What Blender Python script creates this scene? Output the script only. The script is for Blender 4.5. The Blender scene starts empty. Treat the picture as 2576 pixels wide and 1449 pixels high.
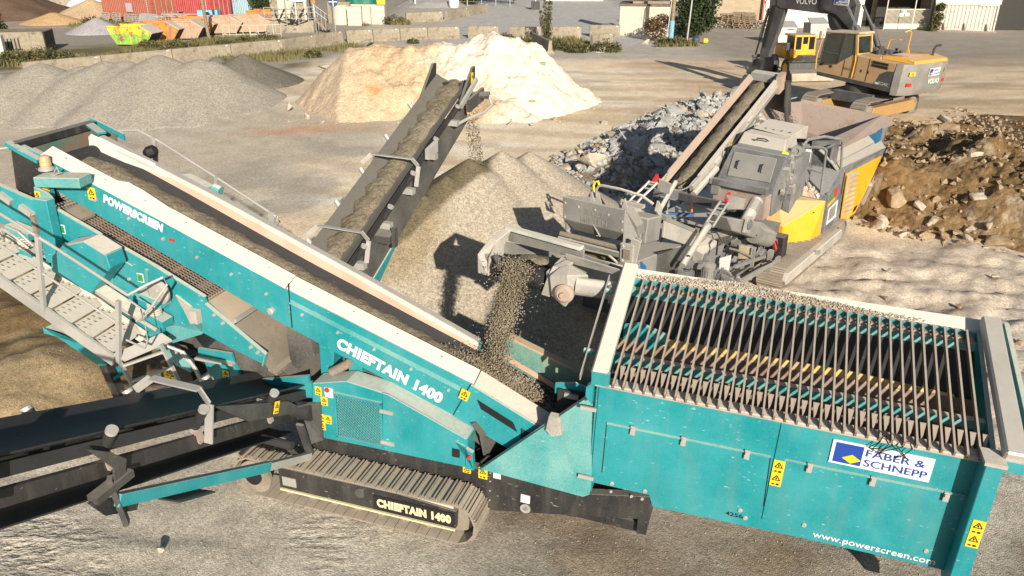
import bpy, bmesh, math, random
import numpy as np
from mathutils import Vector, Matrix
random.seed(7)
SC = bpy.context.scene
COL = SC.collection
R = math.radians
# ---------------------------------------------------------------- camera, sky, sun, exposure
cam = bpy.data.cameras.new('camera'); camo = bpy.data.objects.new('camera', cam); COL.objects.link(camo)
camo.location = (0, 0, 7.0); camo.rotation_euler = (R(90-23.6), 0, 0)
cam.sensor_width = 36; cam.angle = 2*math.atan(1288/1980.0); cam.clip_start = 0.1; cam.clip_end = 3000
SC.camera = camo
W = bpy.data.worlds.new("World"); SC.world = W; W.use_nodes = True
SUN_EL, SUN_AZ = R(20.5), (0.265, -0.964)          # where the sun stands
nt = W.node_tree; bg = nt.nodes['Background']; sk = nt.nodes.new('ShaderNodeTexSky')
sk.sky_type = 'NISHITA'; sk.sun_disc = False; sk.sun_elevation = SUN_EL
sk.sun_rotation = math.atan2(SUN_AZ[0], SUN_AZ[1]); sk.altitude = 150; sk.dust_density = 1.2
nt.links.new(sk.outputs[0], bg.inputs[0]); bg.inputs[1].default_value = 0.058
sl = bpy.data.lights.new('sun', 'SUN'); sl.energy = 5.0; sl.angle = R(0.55); sl.color = (1, 0.90, 0.76)
so = bpy.data.objects.new('sun', sl); COL.objects.link(so); so.location = (20, -40, 30)
d = Vector((-SUN_AZ[0]*math.cos(SUN_EL), -SUN_AZ[1]*math.cos(SUN_EL), -math.sin(SUN_EL)))
so.rotation_euler = d.to_track_quat('-Z', 'Y').to_euler()
SC.view_settings.view_transform = 'Standard'; SC.view_settings.look = 'None'
SC.view_settings.exposure = 0.46; SC.view_settings.gamma = 1.0
# measured outlines, metres in each machine's own frame
PTS = {
'boxplate': [(-7.169, 0.470, 3.738), (-7.034, 0.470, 3.707), (-6.082, 0.470, 3.479), (-5.312, 0.470, 3.178), (-4.573, 0.470, 2.897), (-3.853, 0.470, 2.582), (-3.832, 0.470, 2.507), (-2.975, 0.470, 1.922), (-3.032, 0.470, 1.741), (-3.567, 0.470, 1.902), (-3.977, 0.470, 2.046), (-4.634, 0.470, 2.084), (-5.324, 0.470, 2.390), (-7.335, 0.470, 3.206)],
'subframe': [(-7.261, 0.380, 3.105), (-7.135, 0.380, 3.033), (-5.222, 0.380, 2.365), (-4.573, 0.380, 2.117), (-4.562, 0.380, 1.871), (-4.786, 0.380, 1.699), (-5.329, 0.380, 1.972), (-7.197, 0.380, 2.832), (-7.331, 0.380, 2.882)],
'chute_lower': [(-4.626, 0.470, 2.002), (-3.947, 0.470, 2.175), (-3.971, 0.470, 2.017), (-4.634, 0.470, 1.706)],
'convnear': [(-6.475, 0.750, 4.167), (-0.152, 0.750, 2.076), (0.832, 0.750, 1.597), (0.407, 0.750, 1.093), (-2.064, 0.750, 1.962), (-2.944, 0.750, 2.277), (-6.366, 0.750, 3.657)],
'motorbox': [(-6.027, 0.200, 2.921), (-5.777, 0.200, 3.134), (-5.391, 0.200, 3.250), (-5.071, 0.200, 3.111), (-5.035, 0.200, 2.926), (-5.459, 0.200, 2.481), (-6.081, 0.200, 2.714)],
'undercrow': [(-7.150, 0.700, 1.382), (-6.067, 0.700, 0.859), (-5.949, 0.700, 0.704), (-6.159, 0.700, 1.235), (-7.145, 0.700, 1.302)],
'hopper_wall': [(1.486, 0.500, 2.439), (5.529, 0.500, 2.463), (5.509, 0.500, 0.968), (3.714, 0.500, 0.944), (2.258, 0.500, 0.896), (2.203, 0.500, 1.052), (1.484, 0.500, 1.044)],
'beam': [(-2.399, 0.500, 0.749), (0.081, 0.500, 0.857), (1.497, 0.500, 0.867), (2.215, 0.500, 1.032), (2.241, 0.500, 0.692), (0.082, 0.500, 0.200), (-1.115, 0.500, 0.532), (-2.417, 0.500, 0.527)],
'engdoor': [(-1.268, 0.450, 1.716), (-1.183, 0.450, 1.706), (-0.113, 0.450, 1.300), (-0.118, 0.450, 0.864), (-1.292, 0.450, 0.828)],
'engpanel': [(-2.310, 0.460, 1.613), (-1.795, 0.460, 1.758), (-1.296, 0.460, 1.704), (-0.109, 0.460, 1.293), (-0.121, 0.460, 0.843), (-2.373, 0.460, 0.768)],
'nc_bracket': [(-2.450, -2.909, 2.809), (-2.450, -2.678, 2.623), (-2.450, -2.527, 2.444), (-2.450, -2.597, 2.211), (-2.450, -2.718, 2.238), (-2.450, -2.672, 2.437)],
'nc_frame': [(-2.450, -1.211, 2.224), (-2.450, 0.136, 1.496), (-2.450, 0.533, 1.111), (-2.450, -0.664, 1.687)],
'boxes_under': [(-4.202, 0.600, 1.686), (-3.645, 0.600, 1.716), (-3.620, 0.600, 1.572), (-4.214, 0.600, 1.533)],
'panel_under': [(-4.184, 0.650, 1.470), (-3.664, 0.650, 1.515), (-3.560, 0.650, 1.300), (-4.026, 0.650, 1.159)],
'blackpost': [(-4.807, 0.500, 1.395), (-4.604, 0.500, 1.503), (-4.355, 0.500, 1.491), (-4.268, 0.500, 1.189), (-4.845, 0.500, 1.061)],
'dashbox': [(-2.942, 0.900, 2.186), (-2.576, 0.900, 2.073), (-2.519, 0.900, 1.753), (-2.914, 0.900, 1.369)],
'c_yellow': [(4.102, 0.020, 1.750), (7.326, 0.020, 1.565), (7.342, 0.020, 1.479), (6.042, 0.020, 0.564), (4.872, 0.020, 0.420), (4.212, 0.020, 0.425), (4.347, 0.020, 0.490)],
'c_hood': [(-5.800, 1.832, 3.182), (-5.800, 0.667, 3.208), (-5.800, 0.664, 2.807), (-5.800, 0.785, 2.619), (-5.800, 1.690, 2.636), (-5.800, 1.814, 2.800)],
'c_silver': [(-4.210, 0.900, 2.634), (-2.889, 0.900, 2.019), (-2.818, 0.900, 1.662), (-4.230, 0.900, 2.275)],
'c_tank': [(-2.437, 0.500, 2.252), (-0.477, 0.500, 1.624), (0.577, 0.500, 1.097), (0.275, 0.500, 0.914), (-0.783, 0.500, 1.362), (-2.058, 0.500, 1.876)],
'e_side': [(3.869, -0.000, 1.350), (3.813, -0.000, 1.683), (2.263, -0.000, 2.323), (2.014, 0.000, 2.367), (0.125, 0.000, 2.370), (0.102, -0.000, 2.291), (0.097, 0.000, 1.273)],
}
# ---------------------------------------------------------------- helpers
def V(p): return Vector(p)
class MB:
    def __init__(s): s.v = []; s.f = []
    def add(s, vs, fs):
        o = len(s.v); s.v += [tuple(v) for v in vs]; s.f += [[i+o for i in f] for f in fs]; return s
    def obox(s, c, ax, ay, az):
        c, ax, ay, az = V(c), V(ax), V(ay), V(az)
        vs = [c+sx*ax+sy*ay+sz*az for sz in (-1, 1) for sy in (-1, 1) for sx in (-1, 1)]
        return s.add(vs, [(0, 2, 3, 1), (4, 5, 7, 6), (0, 1, 5, 4), (2, 6, 7, 3), (0, 4, 6, 2), (1, 3, 7, 5)])
    def box(s, x0, x1, y0, y1, z0, z1):
        return s.obox(((x0+x1)/2, (y0+y1)/2, (z0+z1)/2), (abs(x1-x0)/2, 0, 0), (0, abs(y1-y0)/2, 0), (0, 0, abs(z1-z0)/2))
    def beam(s, p, q, w, h, up=(0, 0, 1)):
        p, q = V(p), V(q); d = (q-p); L = d.length
        if L < 1e-6: return s
        d /= L; u = V(up); sd = d.cross(u)
        if sd.length < 1e-4: sd = d.cross(V((1, 0, 0)))
        sd.normalize(); u = sd.cross(d)
        return s.obox((p+q)/2, d*L/2, sd*w/2, u*h/2)
    def tube(s, p, q, r, n=10, r2=None):
        return s.path([p, q], r, n, r2)
    def path(s, pts, r, n=8, r2=None):
        pts = [V(p) for p in pts]; m = len(pts); rings = []
        prev = None
        for i, p in enumerate(pts):
            d = (pts[min(i+1, m-1)]-pts[max(i-1, 0)]).normalized()
            a = prev if prev is not None else (V((0, 0, 1)) if abs(d.z) < .9 else V((1, 0, 0)))
            e1 = d.cross(a); e1.normalize(); e2 = d.cross(e1); prev = -e2 if False else a
            rr = r if r2 is None else r+(r2-r)*i/(m-1)
            rings.append([p+rr*(math.cos(2*math.pi*k/n)*e1+math.sin(2*math.pi*k/n)*e2) for k in range(n)])
        vs = [v for rg in rings for v in rg]; fs = []
        for i in range(m-1):
            for k in range(n):
                a, b = i*n+k, i*n+(k+1) % n; fs.append((a, b, b+n, a+n))
        fs.append(tuple(range(n-1, -1, -1))); fs.append(tuple(range((m-1)*n, m*n)))
        return s.add(vs, fs)
    def lathe(s, prof, o, ax=(0, 0, 1), n=20):
        o, ax = V(o), V(ax).normalized(); a = V((1, 0, 0)) if abs(ax.x) < .8 else V((0, 1, 0))
        e1 = ax.cross(a).normalized(); e2 = ax.cross(e1); vs = []; fs = []
        for r, z in prof:
            vs += [o+ax*z+r*(math.cos(2*math.pi*k/n)*e1+math.sin(2*math.pi*k/n)*e2) for k in range(n)]
        for i in range(len(prof)-1):
            for k in range(n):
                p, q = i*n+k, i*n+(k+1) % n; fs.append((p, q, q+n, p+n))
        fs.append(tuple(range(n))); fs.append(tuple(range((len(prof)-1)*n, len(prof)*n)))
        return s.add(vs, fs)
    def prism(s, poly, vec):
        n = len(poly); a = [V(p) for p in poly]; b = [p+V(vec) for p in a]
        fs = [tuple(range(n)), tuple(range(2*n-1, n-1, -1))]
        fs += [(i, (i+1) % n, n+(i+1) % n, n+i) for i in range(n)]
        return s.add(a+b, fs)
    def sheet(s, A, B, t):
        t = V(t); n = len(A); A = [V(p) for p in A]; B = [V(p) for p in B]
        vs = A+B+[p+t for p in A]+[p+t for p in B]; fs = []
        for i in range(n-1):
            fs += [(i, i+1, n+i+1, n+i), (2*n+i, 3*n+i, 3*n+i+1, 2*n+i+1),
                   (i, 2*n+i, 2*n+i+1, i+1), (n+i, n+i+1, 3*n+i+1, 3*n+i)]
        fs += [(0, n, 3*n, 2*n), (n-1, 3*n-1, 4*n-1, 2*n-1)]
        return s.add(vs, fs)
    def mesh(s, name):
        m = bpy.data.meshes.new(name); m.from_pydata(s.v, [], s.f); m.update()
        b = bmesh.new(); b.from_mesh(m); bmesh.ops.recalc_face_normals(b, faces=b.faces); b.to_mesh(m); b.free()
        return m
    def build(s, name, mat, parent=None, smooth=False, bevel=0):
        m = s.mesh(name); m.materials.append(mat)
        if smooth:
            for p in m.polygons: p.use_smooth = True
            try: m.set_sharp_from_angle(angle=R(40))
            except Exception: pass
        o = link(name, m, parent, bevel)
        if parent is not None and name in SPLIT: split(o)
        return o
SPLIT = {'bolt', 'hinge', 'hose', 'hose_bundle', 'machine_fitting', 'deck_fitting', 'hydraulic_hose', 'cross_member', 'brace', 'clamp', 'stiffener', 'idler_roller', 'mesh_support', 'bracket_plate',
         'lock_rod', 'bar_spring', 'roller_cap', 'arm', 'spray_bracket', 'hydraulic_block', 'door_joint', 'side_fitting', 'track_roller', 'case_bracket', 'hopper_support', 'side_frame', 'collecting_guard', 'tail_frame', 'lower_plate', 'adjuster', 'door_lip', 'cab_frame', 'steel_frame', 'guard_rail', 'lift_frame', 'belt_skirt', 'hood_side', 'cross_beam', 'tail_drum', 'pivot_frame', 'pipe', 'post', 'foot', 'slot', 'louvre_slots', 'hinge_bracket', 'tube_bracket', 'bar_bracket', 'discharge_hood', 'support_arm', 'white_unit', 'rail_post', 'head_bracket', 'side_plate', 'rib', 'adjuster', 'edge_flange', 'door_frame', 'rear_frame', 'frame', 'pale_trim', 'hood_step'}
def split(o):
    """each loose piece of the mesh becomes a part of its own"""
    m = o.data; par = list(range(len(m.vertices)))
    def f(i):
        while par[i] != i: par[i] = par[par[i]]; i = par[i]
        return i
    for e in m.edges: par[f(e.vertices[0])] = f(e.vertices[1])
    roots = sorted({f(i) for i in range(len(par))})
    if len(roots) < 2 or len(roots) > 100: return
    vs = [v.co.copy() for v in m.vertices]; mat = m.materials[0]; sm = m.polygons[0].use_smooth; first = True
    groups = {r: ([], []) for r in roots}; loc = {}
    for i in range(len(par)): g = groups[f(i)][0]; loc[i] = len(g); g.append(vs[i])
    for p in m.polygons: groups[f(p.vertices[0])][1].append([loc[i] for i in p.vertices])
    bev = o.modifiers[0].width if o.modifiers else 0
    for r in roots:
        k = bpy.data.meshes.new(o.name.split('.')[0]); k.from_pydata(groups[r][0], [], groups[r][1]); k.update(); k.materials.append(mat)
        for p in k.polygons: p.use_smooth = sm
        if sm:
            try: k.set_sharp_from_angle(angle=R(40))
            except Exception: pass
        if first: o.data = k; first = False
        else: link(o.name.split('.')[0], k, o.parent, bev)
def link(name, m, parent=None, bevel=0):
    o = bpy.data.objects.new(name, m); COL.objects.link(o)
    if parent: o.parent = parent
    if bevel:
        b = o.modifiers.new('bevel', 'BEVEL'); b.width = bevel; b.segments = 1; b.limit_method = 'ANGLE'; b.angle_limit = R(40)
    return o
def tag(o, label=None, cat=None, group=None, kind=None):
    if label: o['label'] = label
    if cat: o['category'] = cat
    if group: o['group'] = group
    if kind: o['kind'] = kind
    return o
def thing(name, label, cat, loc=(0, 0, 0), rz=0, group=None, mtx=None):
    o = bpy.data.objects.new(name, None); COL.objects.link(o); o.empty_display_size = .3
    if mtx is not None: o.matrix_world = mtx
    else: o.location = loc; o.rotation_euler = (0, 0, rz)
    return tag(o, label, cat, group)
def copy_tree(o, parent=None, children=None):
    c = o.copy(); COL.objects.link(c)
    if parent: c.parent = parent
    for ch in list(o.children): copy_tree(ch, c)
    return c
def frame(O, yaw, pitch=0):
    y, p = R(yaw), R(pitch)
    a = V((math.cos(y)*math.cos(p), math.sin(y)*math.cos(p), -math.sin(p))); n = V((-math.sin(y), math.cos(y), 0)); u = a.cross(n)
    m = Matrix.Identity(4)
    for i in range(3): m[i][0], m[i][1], m[i][2], m[i][3] = a[i], n[i], u[i], O[i]
    return m
def lerp(a, b, t): return tuple(a[i]+(b[i]-a[i])*t for i in range(3))
def off(pts, v): return [tuple(p[i]+v[i] for i in range(3)) for p in pts]
def sety(pts, y): return [(p[0], y, p[2]) for p in pts]
def setx(pts, x): return [(x, p[1], p[2]) for p in pts]
# numpy value noise
_T = np.random.RandomState(3).rand(256, 256)
def vn(x, y):
    xi = np.floor(x).astype(int); yi = np.floor(y).astype(int); fx = x-xi; fy = y-yi
    fx = fx*fx*(3-2*fx); fy = fy*fy*(3-2*fy); a = xi % 256; b = yi % 256; c = (xi+1) % 256; e = (yi+1) % 256
    return (_T[a, b]*(1-fx)+_T[c, b]*fx)*(1-fy)+(_T[a, e]*(1-fx)+_T[c, e]*fx)*fy
def fbm(x, y, s, o=4):
    r = 0; a = .5
    for k in range(o):
        r = r+a*(vn(x*s+17.3*k, y*s+9.1*k)-.5); s *= 2.03; a *= .5
    return r*2                                  # about -1..1
def sstep(t): t = np.clip(t, 0, 1); return t*t*(3-2*t)
def polysdf(x, y, P):                           # >0 inside
    dd = np.full(x.shape, 1e9); ins = np.zeros(x.shape, bool); n = len(P)
    for i in range(n):
        ax, ay = P[i]; bx, by = P[(i+1) % n]; ex, ey = bx-ax, by-ay
        t = np.clip(((x-ax)*ex+(y-ay)*ey)/(ex*ex+ey*ey), 0, 1)
        dd = np.minimum(dd, np.hypot(x-ax-t*ex, y-ay-t*ey))
        cr = ((ay > y) != (by > y)) & (x < (bx-ax)*(y-ay)/((by-ay) if by != ay else 1e-9)+ax); ins ^= cr
    return np.where(ins, dd, -dd)
def hfield(name, x0, x1, y0, y1, st, fn, mat, parent=None, col=None):
    xs = np.arange(x0, x1+st, st); ys = np.arange(y0, y1+st, st); X, Y = np.meshgrid(xs, ys, indexing='ij')
    Z = fn(X, Y); ok = Z > 0.005; nx, ny = X.shape
    cell = ok[:-1, :-1] | ok[1:, :-1] | ok[:-1, 1:] | ok[1:, 1:]
    Z = np.where(ok, Z, -0.06)
    idx = -np.ones(X.shape, int); use = np.zeros(X.shape, bool)
    use[:-1, :-1] |= cell; use[1:, :-1] |= cell; use[:-1, 1:] |= cell; use[1:, 1:] |= cell
    idx[use] = np.arange(use.sum()); cx, cy = (x0+x1)/2, (y0+y1)/2
    vs = np.stack([X[use]-cx, Y[use]-cy, Z[use]], 1); I, J = np.nonzero(cell)
    fs = np.stack([idx[I, J], idx[I+1, J], idx[I+1, J+1], idx[I, J+1]], 1)
    m = bpy.data.meshes.new(name); m.from_pydata(vs.tolist(), [], fs.tolist()); m.update(); m.materials.append(mat)
    m.polygons.foreach_set('use_smooth', [True]*len(m.polygons))
    if col is not None:
        c = col(X[use], Y[use], Z[use]); at = m.color_attributes.new('Col', 'FLOAT_COLOR', 'POINT')
        at.data.foreach_set('color', np.concatenate([c, np.zeros((len(c), 1))], 1).astype(np.float32).ravel())
    o = link(name, m, parent); o.location = (cx, cy, 0); return o
# ---------------------------------------------------------------- materials
def newmat(name):
    m = bpy.data.materials.new(name); m.use_nodes = True
    return m, m.node_tree, m.node_tree.nodes['Principled BSDF']
class NT:
    def __init__(s, nt): s.t = nt
    def n(s, typ, **k):
        nd = s.t.nodes.new('ShaderNode'+typ)
        for a, b in k.items(): setattr(nd, a, b)
        return nd
    def l(s, a, b): s.t.links.new(a, b)
    def noise(s, co, sc, de=5, ro=.55):
        nd = s.n('TexNoise'); nd.inputs['Scale'].default_value = sc; nd.inputs['Detail'].default_value = de
        nd.inputs['Roughness'].default_value = ro; s.l(co, nd.inputs['Vector']); return nd.outputs[0]
    def ramp(s, f, a, b, lo=0., hi=1.):
        nd = s.n('MapRange'); nd.inputs[1].default_value = a; nd.inputs[2].default_value = b
        nd.inputs[3].default_value = lo; nd.inputs[4].default_value = hi; s.l(f, nd.inputs[0]); return nd.outputs[0]
    def math(s, op, a, b):
        nd = s.n('Math', operation=op)
        for i, v in enumerate((a, b)):
            if hasattr(v, 'links'): s.l(v, nd.inputs[i])
            else: nd.inputs[i].default_value = v
        return nd.outputs[0]
    def mix(s, f, a, b, bt='MIX'):
        nd = s.n('Mix', data_type='RGBA', blend_type=bt)
        for i, v in ((0, f), (6, a), (7, b)):
            if hasattr(v, 'links'): s.l(v, nd.inputs[i])
            else: nd.inputs[i].default_value = v if i == 0 else (*v, 1)
        return nd.outputs[2]
    def bump(s, h, st, dist, bs, nrm=None):
        nd = s.n('Bump'); nd.inputs['Strength'].default_value = st; nd.inputs['Distance'].default_value = dist
        s.l(h, nd.inputs['Height']); 
        if nrm is not None: s.l(nrm, nd.inputs['Normal'])
        s.l(nd.outputs[0], bs.inputs['Normal']); return nd.outputs[0]
DUST = (.64, .585, .49)
def paint(name, col, dust=DUST, up=.8, allover=.25, scratch=.3, rough=.5, metal=0., rust=0., mottle=.12):
    """painted or bare sheet metal with settled dust, scuffs and rust"""
    m, t, b = newmat(name); N = NT(t); tc = N.n('TexCoord'); co = tc.outputs['Object']
    big = N.noise(co, 1.7, 6); fine = N.noise(co, 14, 6, .65); spk = N.noise(co, 55, 3, .6)
    base = N.mix(N.ramp(big, .3, .7), tuple(c*(1-mottle) for c in col), tuple(min(1, c*(1+mottle)) for c in col))
    if rust:
        base = N.mix(N.ramp(N.math('ADD', N.math('MULTIPLY', big, .6), N.math('MULTIPLY', fine, .5)), .62-.2*rust, .70-.12*rust), base, (.16, .065, .03))
    if scratch:
        mp = N.n('Mapping'); mp.inputs['Scale'].default_value = (7, 7, 22); mp.inputs['Rotation'].default_value = (0, .5, .3); N.l(co, mp.inputs[0])
        s1 = N.noise(mp.outputs[0], 1.6, 4, .6)
        base = N.mix(N.math('MULTIPLY', N.ramp(s1, .665, .70), scratch), base, (.62, .60, .55))
    mq = N.n('Mapping'); mq.inputs['Scale'].default_value = (5, 5, .7); N.l(co, mq.inputs[0]); st = N.noise(mq.outputs[0], 1.3, 5, .6)
    base = N.mix(N.ramp(st, .50, .74, 0, .30), base, tuple(.45*c+.22*d for c, d in zip(col, dust)))
    base = N.mix(N.ramp(N.noise(co, .9, 4), .52, .72, 0, .28), base, tuple(c*.62 for c in col))
    g = N.n('NewGeometry'); sp = N.n('SeparateXYZ'); N.l(g.outputs['Normal'], sp.inputs[0])
    upf = N.math('MULTIPLY', N.ramp(sp.outputs[2], .35, .9), N.math('MULTIPLY', N.ramp(fine, .28, .55, .72, 1), up))
    allf = N.math('MULTIPLY', N.ramp(N.math('ADD', N.math('MULTIPLY', big, .55), N.math('MULTIPLY', spk, .45)), .36, .66), allover)
    f = N.math('MAXIMUM', upf, allf)
    c = N.mix(f, base, dust); N.l(c, b.inputs['Base Color'])
    rg = N.math('ADD', N.math('MULTIPLY', f, .4), rough); N.l(rg, b.inputs['Roughness'])
    b.inputs['Metallic'].default_value = metal
    N.bump(fine, .12, .01, b)
    return m
def gravel(name, c1, c2, sc=30, bump=.6, dist=.03, big=.5, spread=.55, c3=None):
    m, t, b = newmat(name); N = NT(t); tc = N.n('TexCoord'); co = tc.outputs['Object']
    vo = N.n('TexVoronoi'); vo.inputs['Scale'].default_value = sc; N.l(co, vo.inputs['Vector'])
    vo2 = N.n('TexVoronoi'); vo2.inputs['Scale'].default_value = sc*.43; N.l(co, vo2.inputs['Vector'])
    sh = N.n('SeparateColor'); N.l(vo.outputs['Color'], sh.inputs[0]); sh2 = N.n('SeparateColor'); N.l(vo2.outputs['Color'], sh2.inputs[0])
    bn = N.noise(co, big, 5); mn = N.noise(co, 5, 5, .65)
    c = N.mix(N.ramp(N.math('ADD', N.math('MULTIPLY', bn, .6), N.math('MULTIPLY', mn, .4)), .38, .62), c1, c2)
    if c3: c = N.mix(N.ramp(N.noise(co, big*2.3, 4), .56, .68), c, c3)
    k = N.ramp(N.math('ADD', N.math('MULTIPLY', sh.outputs[0], .6), N.math('MULTIPLY', sh2.outputs[0], .4)), 0, 1, 1-spread, 1+spread*.75)
    cc = N.n('CombineColor'); [N.l(k, cc.inputs[i]) for i in range(3)]
    c = N.mix(1., c, cc.outputs[0], 'MULTIPLY'); N.l(c, b.inputs['Base Color'])
    b.inputs['Roughness'].default_value = .95; b.inputs['Specular IOR Level'].default_value = .15
    h = N.math('ADD', N.math('MULTIPLY', N.math('SUBTRACT', 1., vo.outputs['Distance']), .5), N.math('MULTIPLY', mn, 1.2))
    N.bump(h, bump, dist, b)
    return m
def plain(name, col, rough=.6, metal=0., var=.15, sc=6):
    m, t, b = newmat(name); N = NT(t); tc = N.n('TexCoord')
    f = N.noise(tc.outputs['Object'], sc, 5)
    N.l(N.mix(N.ramp(f, .3, .7), tuple(c*(1-var) for c in col), tuple(min(1, c*(1+var)) for c in col)), b.inputs['Base Color'])
    b.inputs['Roughness'].default_value = rough; b.inputs['Metallic'].default_value = metal
    return m
def attrmat(name, sc=25, spread=.5, bump=.5, dist=.03, mott=1.):
    """ground: per-vertex soil colour broken up by stones and dirt"""
    m, t, b = newmat(name); N = NT(t); tc = N.n('TexCoord'); co = tc.outputs['Object']
    at = N.n('Attribute', attribute_name='Col')
    mpr = N.n('Mapping'); mpr.inputs['Scale'].default_value = (4.0, 8.0, 1); mpr.inputs['Rotation'].default_value = (0, 0, .12); N.l(co, mpr.inputs[0])
    rp = N.math('MULTIPLY', N.math('MULTIPLY', N.ramp(N.noise(mpr.outputs[0], 1., 4, .55), .38, .62), at.outputs['Alpha']), 2.8)
    vo = N.n('TexVoronoi'); vo.inputs['Scale'].default_value = sc; N.l(co, vo.inputs['Vector'])
    vb = N.n('TexVoronoi'); vb.inputs['Scale'].default_value = sc*.4; N.l(co, vb.inputs['Vector'])
    s1 = N.n('SeparateColor'); N.l(vo.outputs['Color'], s1.inputs[0]); s2 = N.n('SeparateColor'); N.l(vb.outputs['Color'], s2.inputs[0])
    mn = N.noise(co, 1.3, 8, .65); fn = N.noise(co, 7, 6, .7)
    k = N.math('ADD', N.math('MULTIPLY', s1.outputs[0], .38), N.math('ADD', N.math('MULTIPLY', s2.outputs[0], .22), N.math('ADD', N.math('MULTIPLY', mn, .28*mott), N.math('MULTIPLY', fn, .42*mott))))
    k = N.ramp(k, .3*(.4+.6*mott), .6+.4*mott, 1-spread, 1+spread)
    cc = N.n('CombineColor'); [N.l(k, cc.inputs[i]) for i in range(3)]
    N.l(N.mix(1., at.outputs['Color'], cc.outputs[0], 'MULTIPLY'), b.inputs['Base Color'])
    b.inputs['Roughness'].default_value = .96; b.inputs['Specular IOR Level'].default_value = .1
    h = N.math('ADD', N.math('MULTIPLY', N.math('SUBTRACT', 1., vo.outputs['Distance']), .45), N.math('ADD', N.math('MULTIPLY', fn, .9*mott), N.math('ADD', N.math('MULTIPLY', mn, .8*mott), rp)))
    N.bump(h, bump, dist, b)
    return m
M = {}
M['teal'] = paint('teal_paint', (.001, .255, .295), up=.75, allover=.07, scratch=.55, rough=.42)
M['teal_dusty'] = paint('dusty_teal_paint', (.012, .285, .305), up=.9, allover=.32, scratch=.35, rough=.55)
M['cream'] = paint('dust_caked_teal_paint', (.42, .47, .43), dust=(.76, .70, .60), up=.95, allover=.75, scratch=.1, rough=.7)
M['pink'] = paint('faded_rubber_skirt', (.66, .34, .25), dust=(.66, .56, .46), up=.35, allover=.35, scratch=.1, rough=.8)
M['black'] = paint('black_chassis_paint', (.014, .015, .018), up=.32, allover=.05, scratch=.3, rough=.5)
M['darksteel'] = paint('dark_grey_steel', (.05, .052, .056), up=.35, allover=.12, scratch=.2, rough=.5, metal=.3)
M['galv'] = paint('galvanised_steel', (.42, .42, .41), up=.5, allover=.35, scratch=.1, rough=.5, metal=.35)
M['rubber'] = paint('conveyor_rubber', (.022, .023, .026), dust=(.13, .125, .115), up=.12, allover=.10, scratch=.08, rough=.65)
M['rubber_dusty'] = paint('dusty_conveyor_rubber', (.045, .045, .045), dust=(.26, .24, .2), up=.5, allover=.5, scratch=0, rough=.8)
M['hollow'] = plain('dark_liner_and_shade', (.03, .028, .026), .8)  # near-black: real dark liners, and shade painted into bays and hollows
M['liner'] = paint('worn_steel_liner', (.17, .15, .12), dust=(.42, .36, .28), up=.5, allover=.6, scratch=.2, rough=.6, rust=.2)
M['shoe'] = paint('worn_track_steel', (.17, .145, .12), dust=(.50, .44, .35), up=.75, allover=.6, scratch=0, rough=.7, rust=.25)
M['bar'] = paint('worn_grid_bar_steel', (.17, .135, .105), dust=(.48, .43, .36), up=.7, allover=.25, scratch=.1, rough=.55, rust=.45)
M['yellow'] = paint('yellow_paint', (.78, .37, .003), up=.5, allover=.05, scratch=.12, rough=.45)
M['sticker'] = plain('yellow_sticker', (.82, .55, .02), .5, var=.05)
M['ink'] = plain('black_print', (.012, .012, .014), .6)
M['white'] = plain('white_print', (.72, .72, .70), .6, var=.05)
M['creamprint'] = plain('cream_print', (.70, .62, .38), .6, var=.05)
M['blue'] = plain('blue_print', (.012, .055, .32), .5, var=.05)
M['red'] = plain('red_plastic', (.55, .03, .03), .5)
M['orange'] = paint('orange_skip_paint', (.72, .26, .02), up=.3, allover=.15, rust=.6)
M['cgrey'] = paint('dusty_grey_machine_paint', (.165, .168, .162), dust=(.52, .48, .41), up=.95, allover=.34, scratch=.15, rough=.6)
M['cdark'] = paint('dark_grey_machine_paint', (.07, .075, .082), dust=(.40, .40, .40), up=.7, allover=.5, scratch=.2, rough=.55)
M['clight'] = paint('dust_covered_machine_paint', (.27, .265, .245), dust=(.66, .60, .51), up=.95, allover=.5, scratch=.1, rough=.7)
M['rusty'] = paint('rust_worn_plate', (.29, .22, .185), dust=(.45, .38, .32), up=.5, allover=.5, scratch=.25, rough=.7, rust=.2)
M['tanrail'] = paint('tan_worn_rail', (.36, .27, .21), dust=(.47, .385, .31), up=.5, allover=.4, scratch=.1, rough=.7)
M['voltan'] = paint('sun_faded_ochre_paint', (.52, .33, .16), dust=(.50, .38, .26), up=.5, allover=.35, scratch=.12, rough=.5)
M['volgrey'] = paint('dusty_grey_cast_paint', (.20, .20, .19), dust=(.45, .39, .30), up=.6, allover=.4, scratch=.1, rough=.55)
M['volboom'] = paint('dark_slate_boom_paint', (.045, .048, .056), dust=(.34, .30, .25), up=.4, allover=.25, scratch=.25, rough=.5)
M['chrome'] = plain('hydraulic_rod_chrome', (.6, .6, .6), .25, .9)
M['glass'] = plain('dark_cab_glass', (.018, .026, .026), .08, 0, .3, 2)
M['greyprint'] = plain('faded_grey_print', (.25, .245, .22), .7)
M['pile'] = gravel('fine_grey_gravel', (.40, .34, .265), (.50, .43, .345), 24, .5, .04, .35, .5)
M['pilewet'] = gravel('fresh_damp_gravel', (.13, .11, .075), (.20, .165, .11), 26, .6, .04, .5, .5)
M['ridge'] = gravel('grey_crushed_gravel', (.36, .32, .27), (.44, .395, .335), 13, .45, .05, .12, .4)
M['darkgravel'] = gravel('dark_grit', (.14, .125, .095), (.20, .175, .13), 13, .4, .05, .3, .4)
M['beltload'] = gravel('moist_crushed_stone', (.17, .145, .10), (.26, .225, .165), 60, .6, .015, 1.4, .5)
M['stream'] = gravel('tumbling_gravel', (.22, .185, .13), (.34, .29, .215), 60, .5, .01, 1.4, .5)
M['rock'] = gravel('broken_limestone', (.42, .36, .28), (.58, .51, .42), 6, .5, .04, 1.5, .25)
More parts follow.
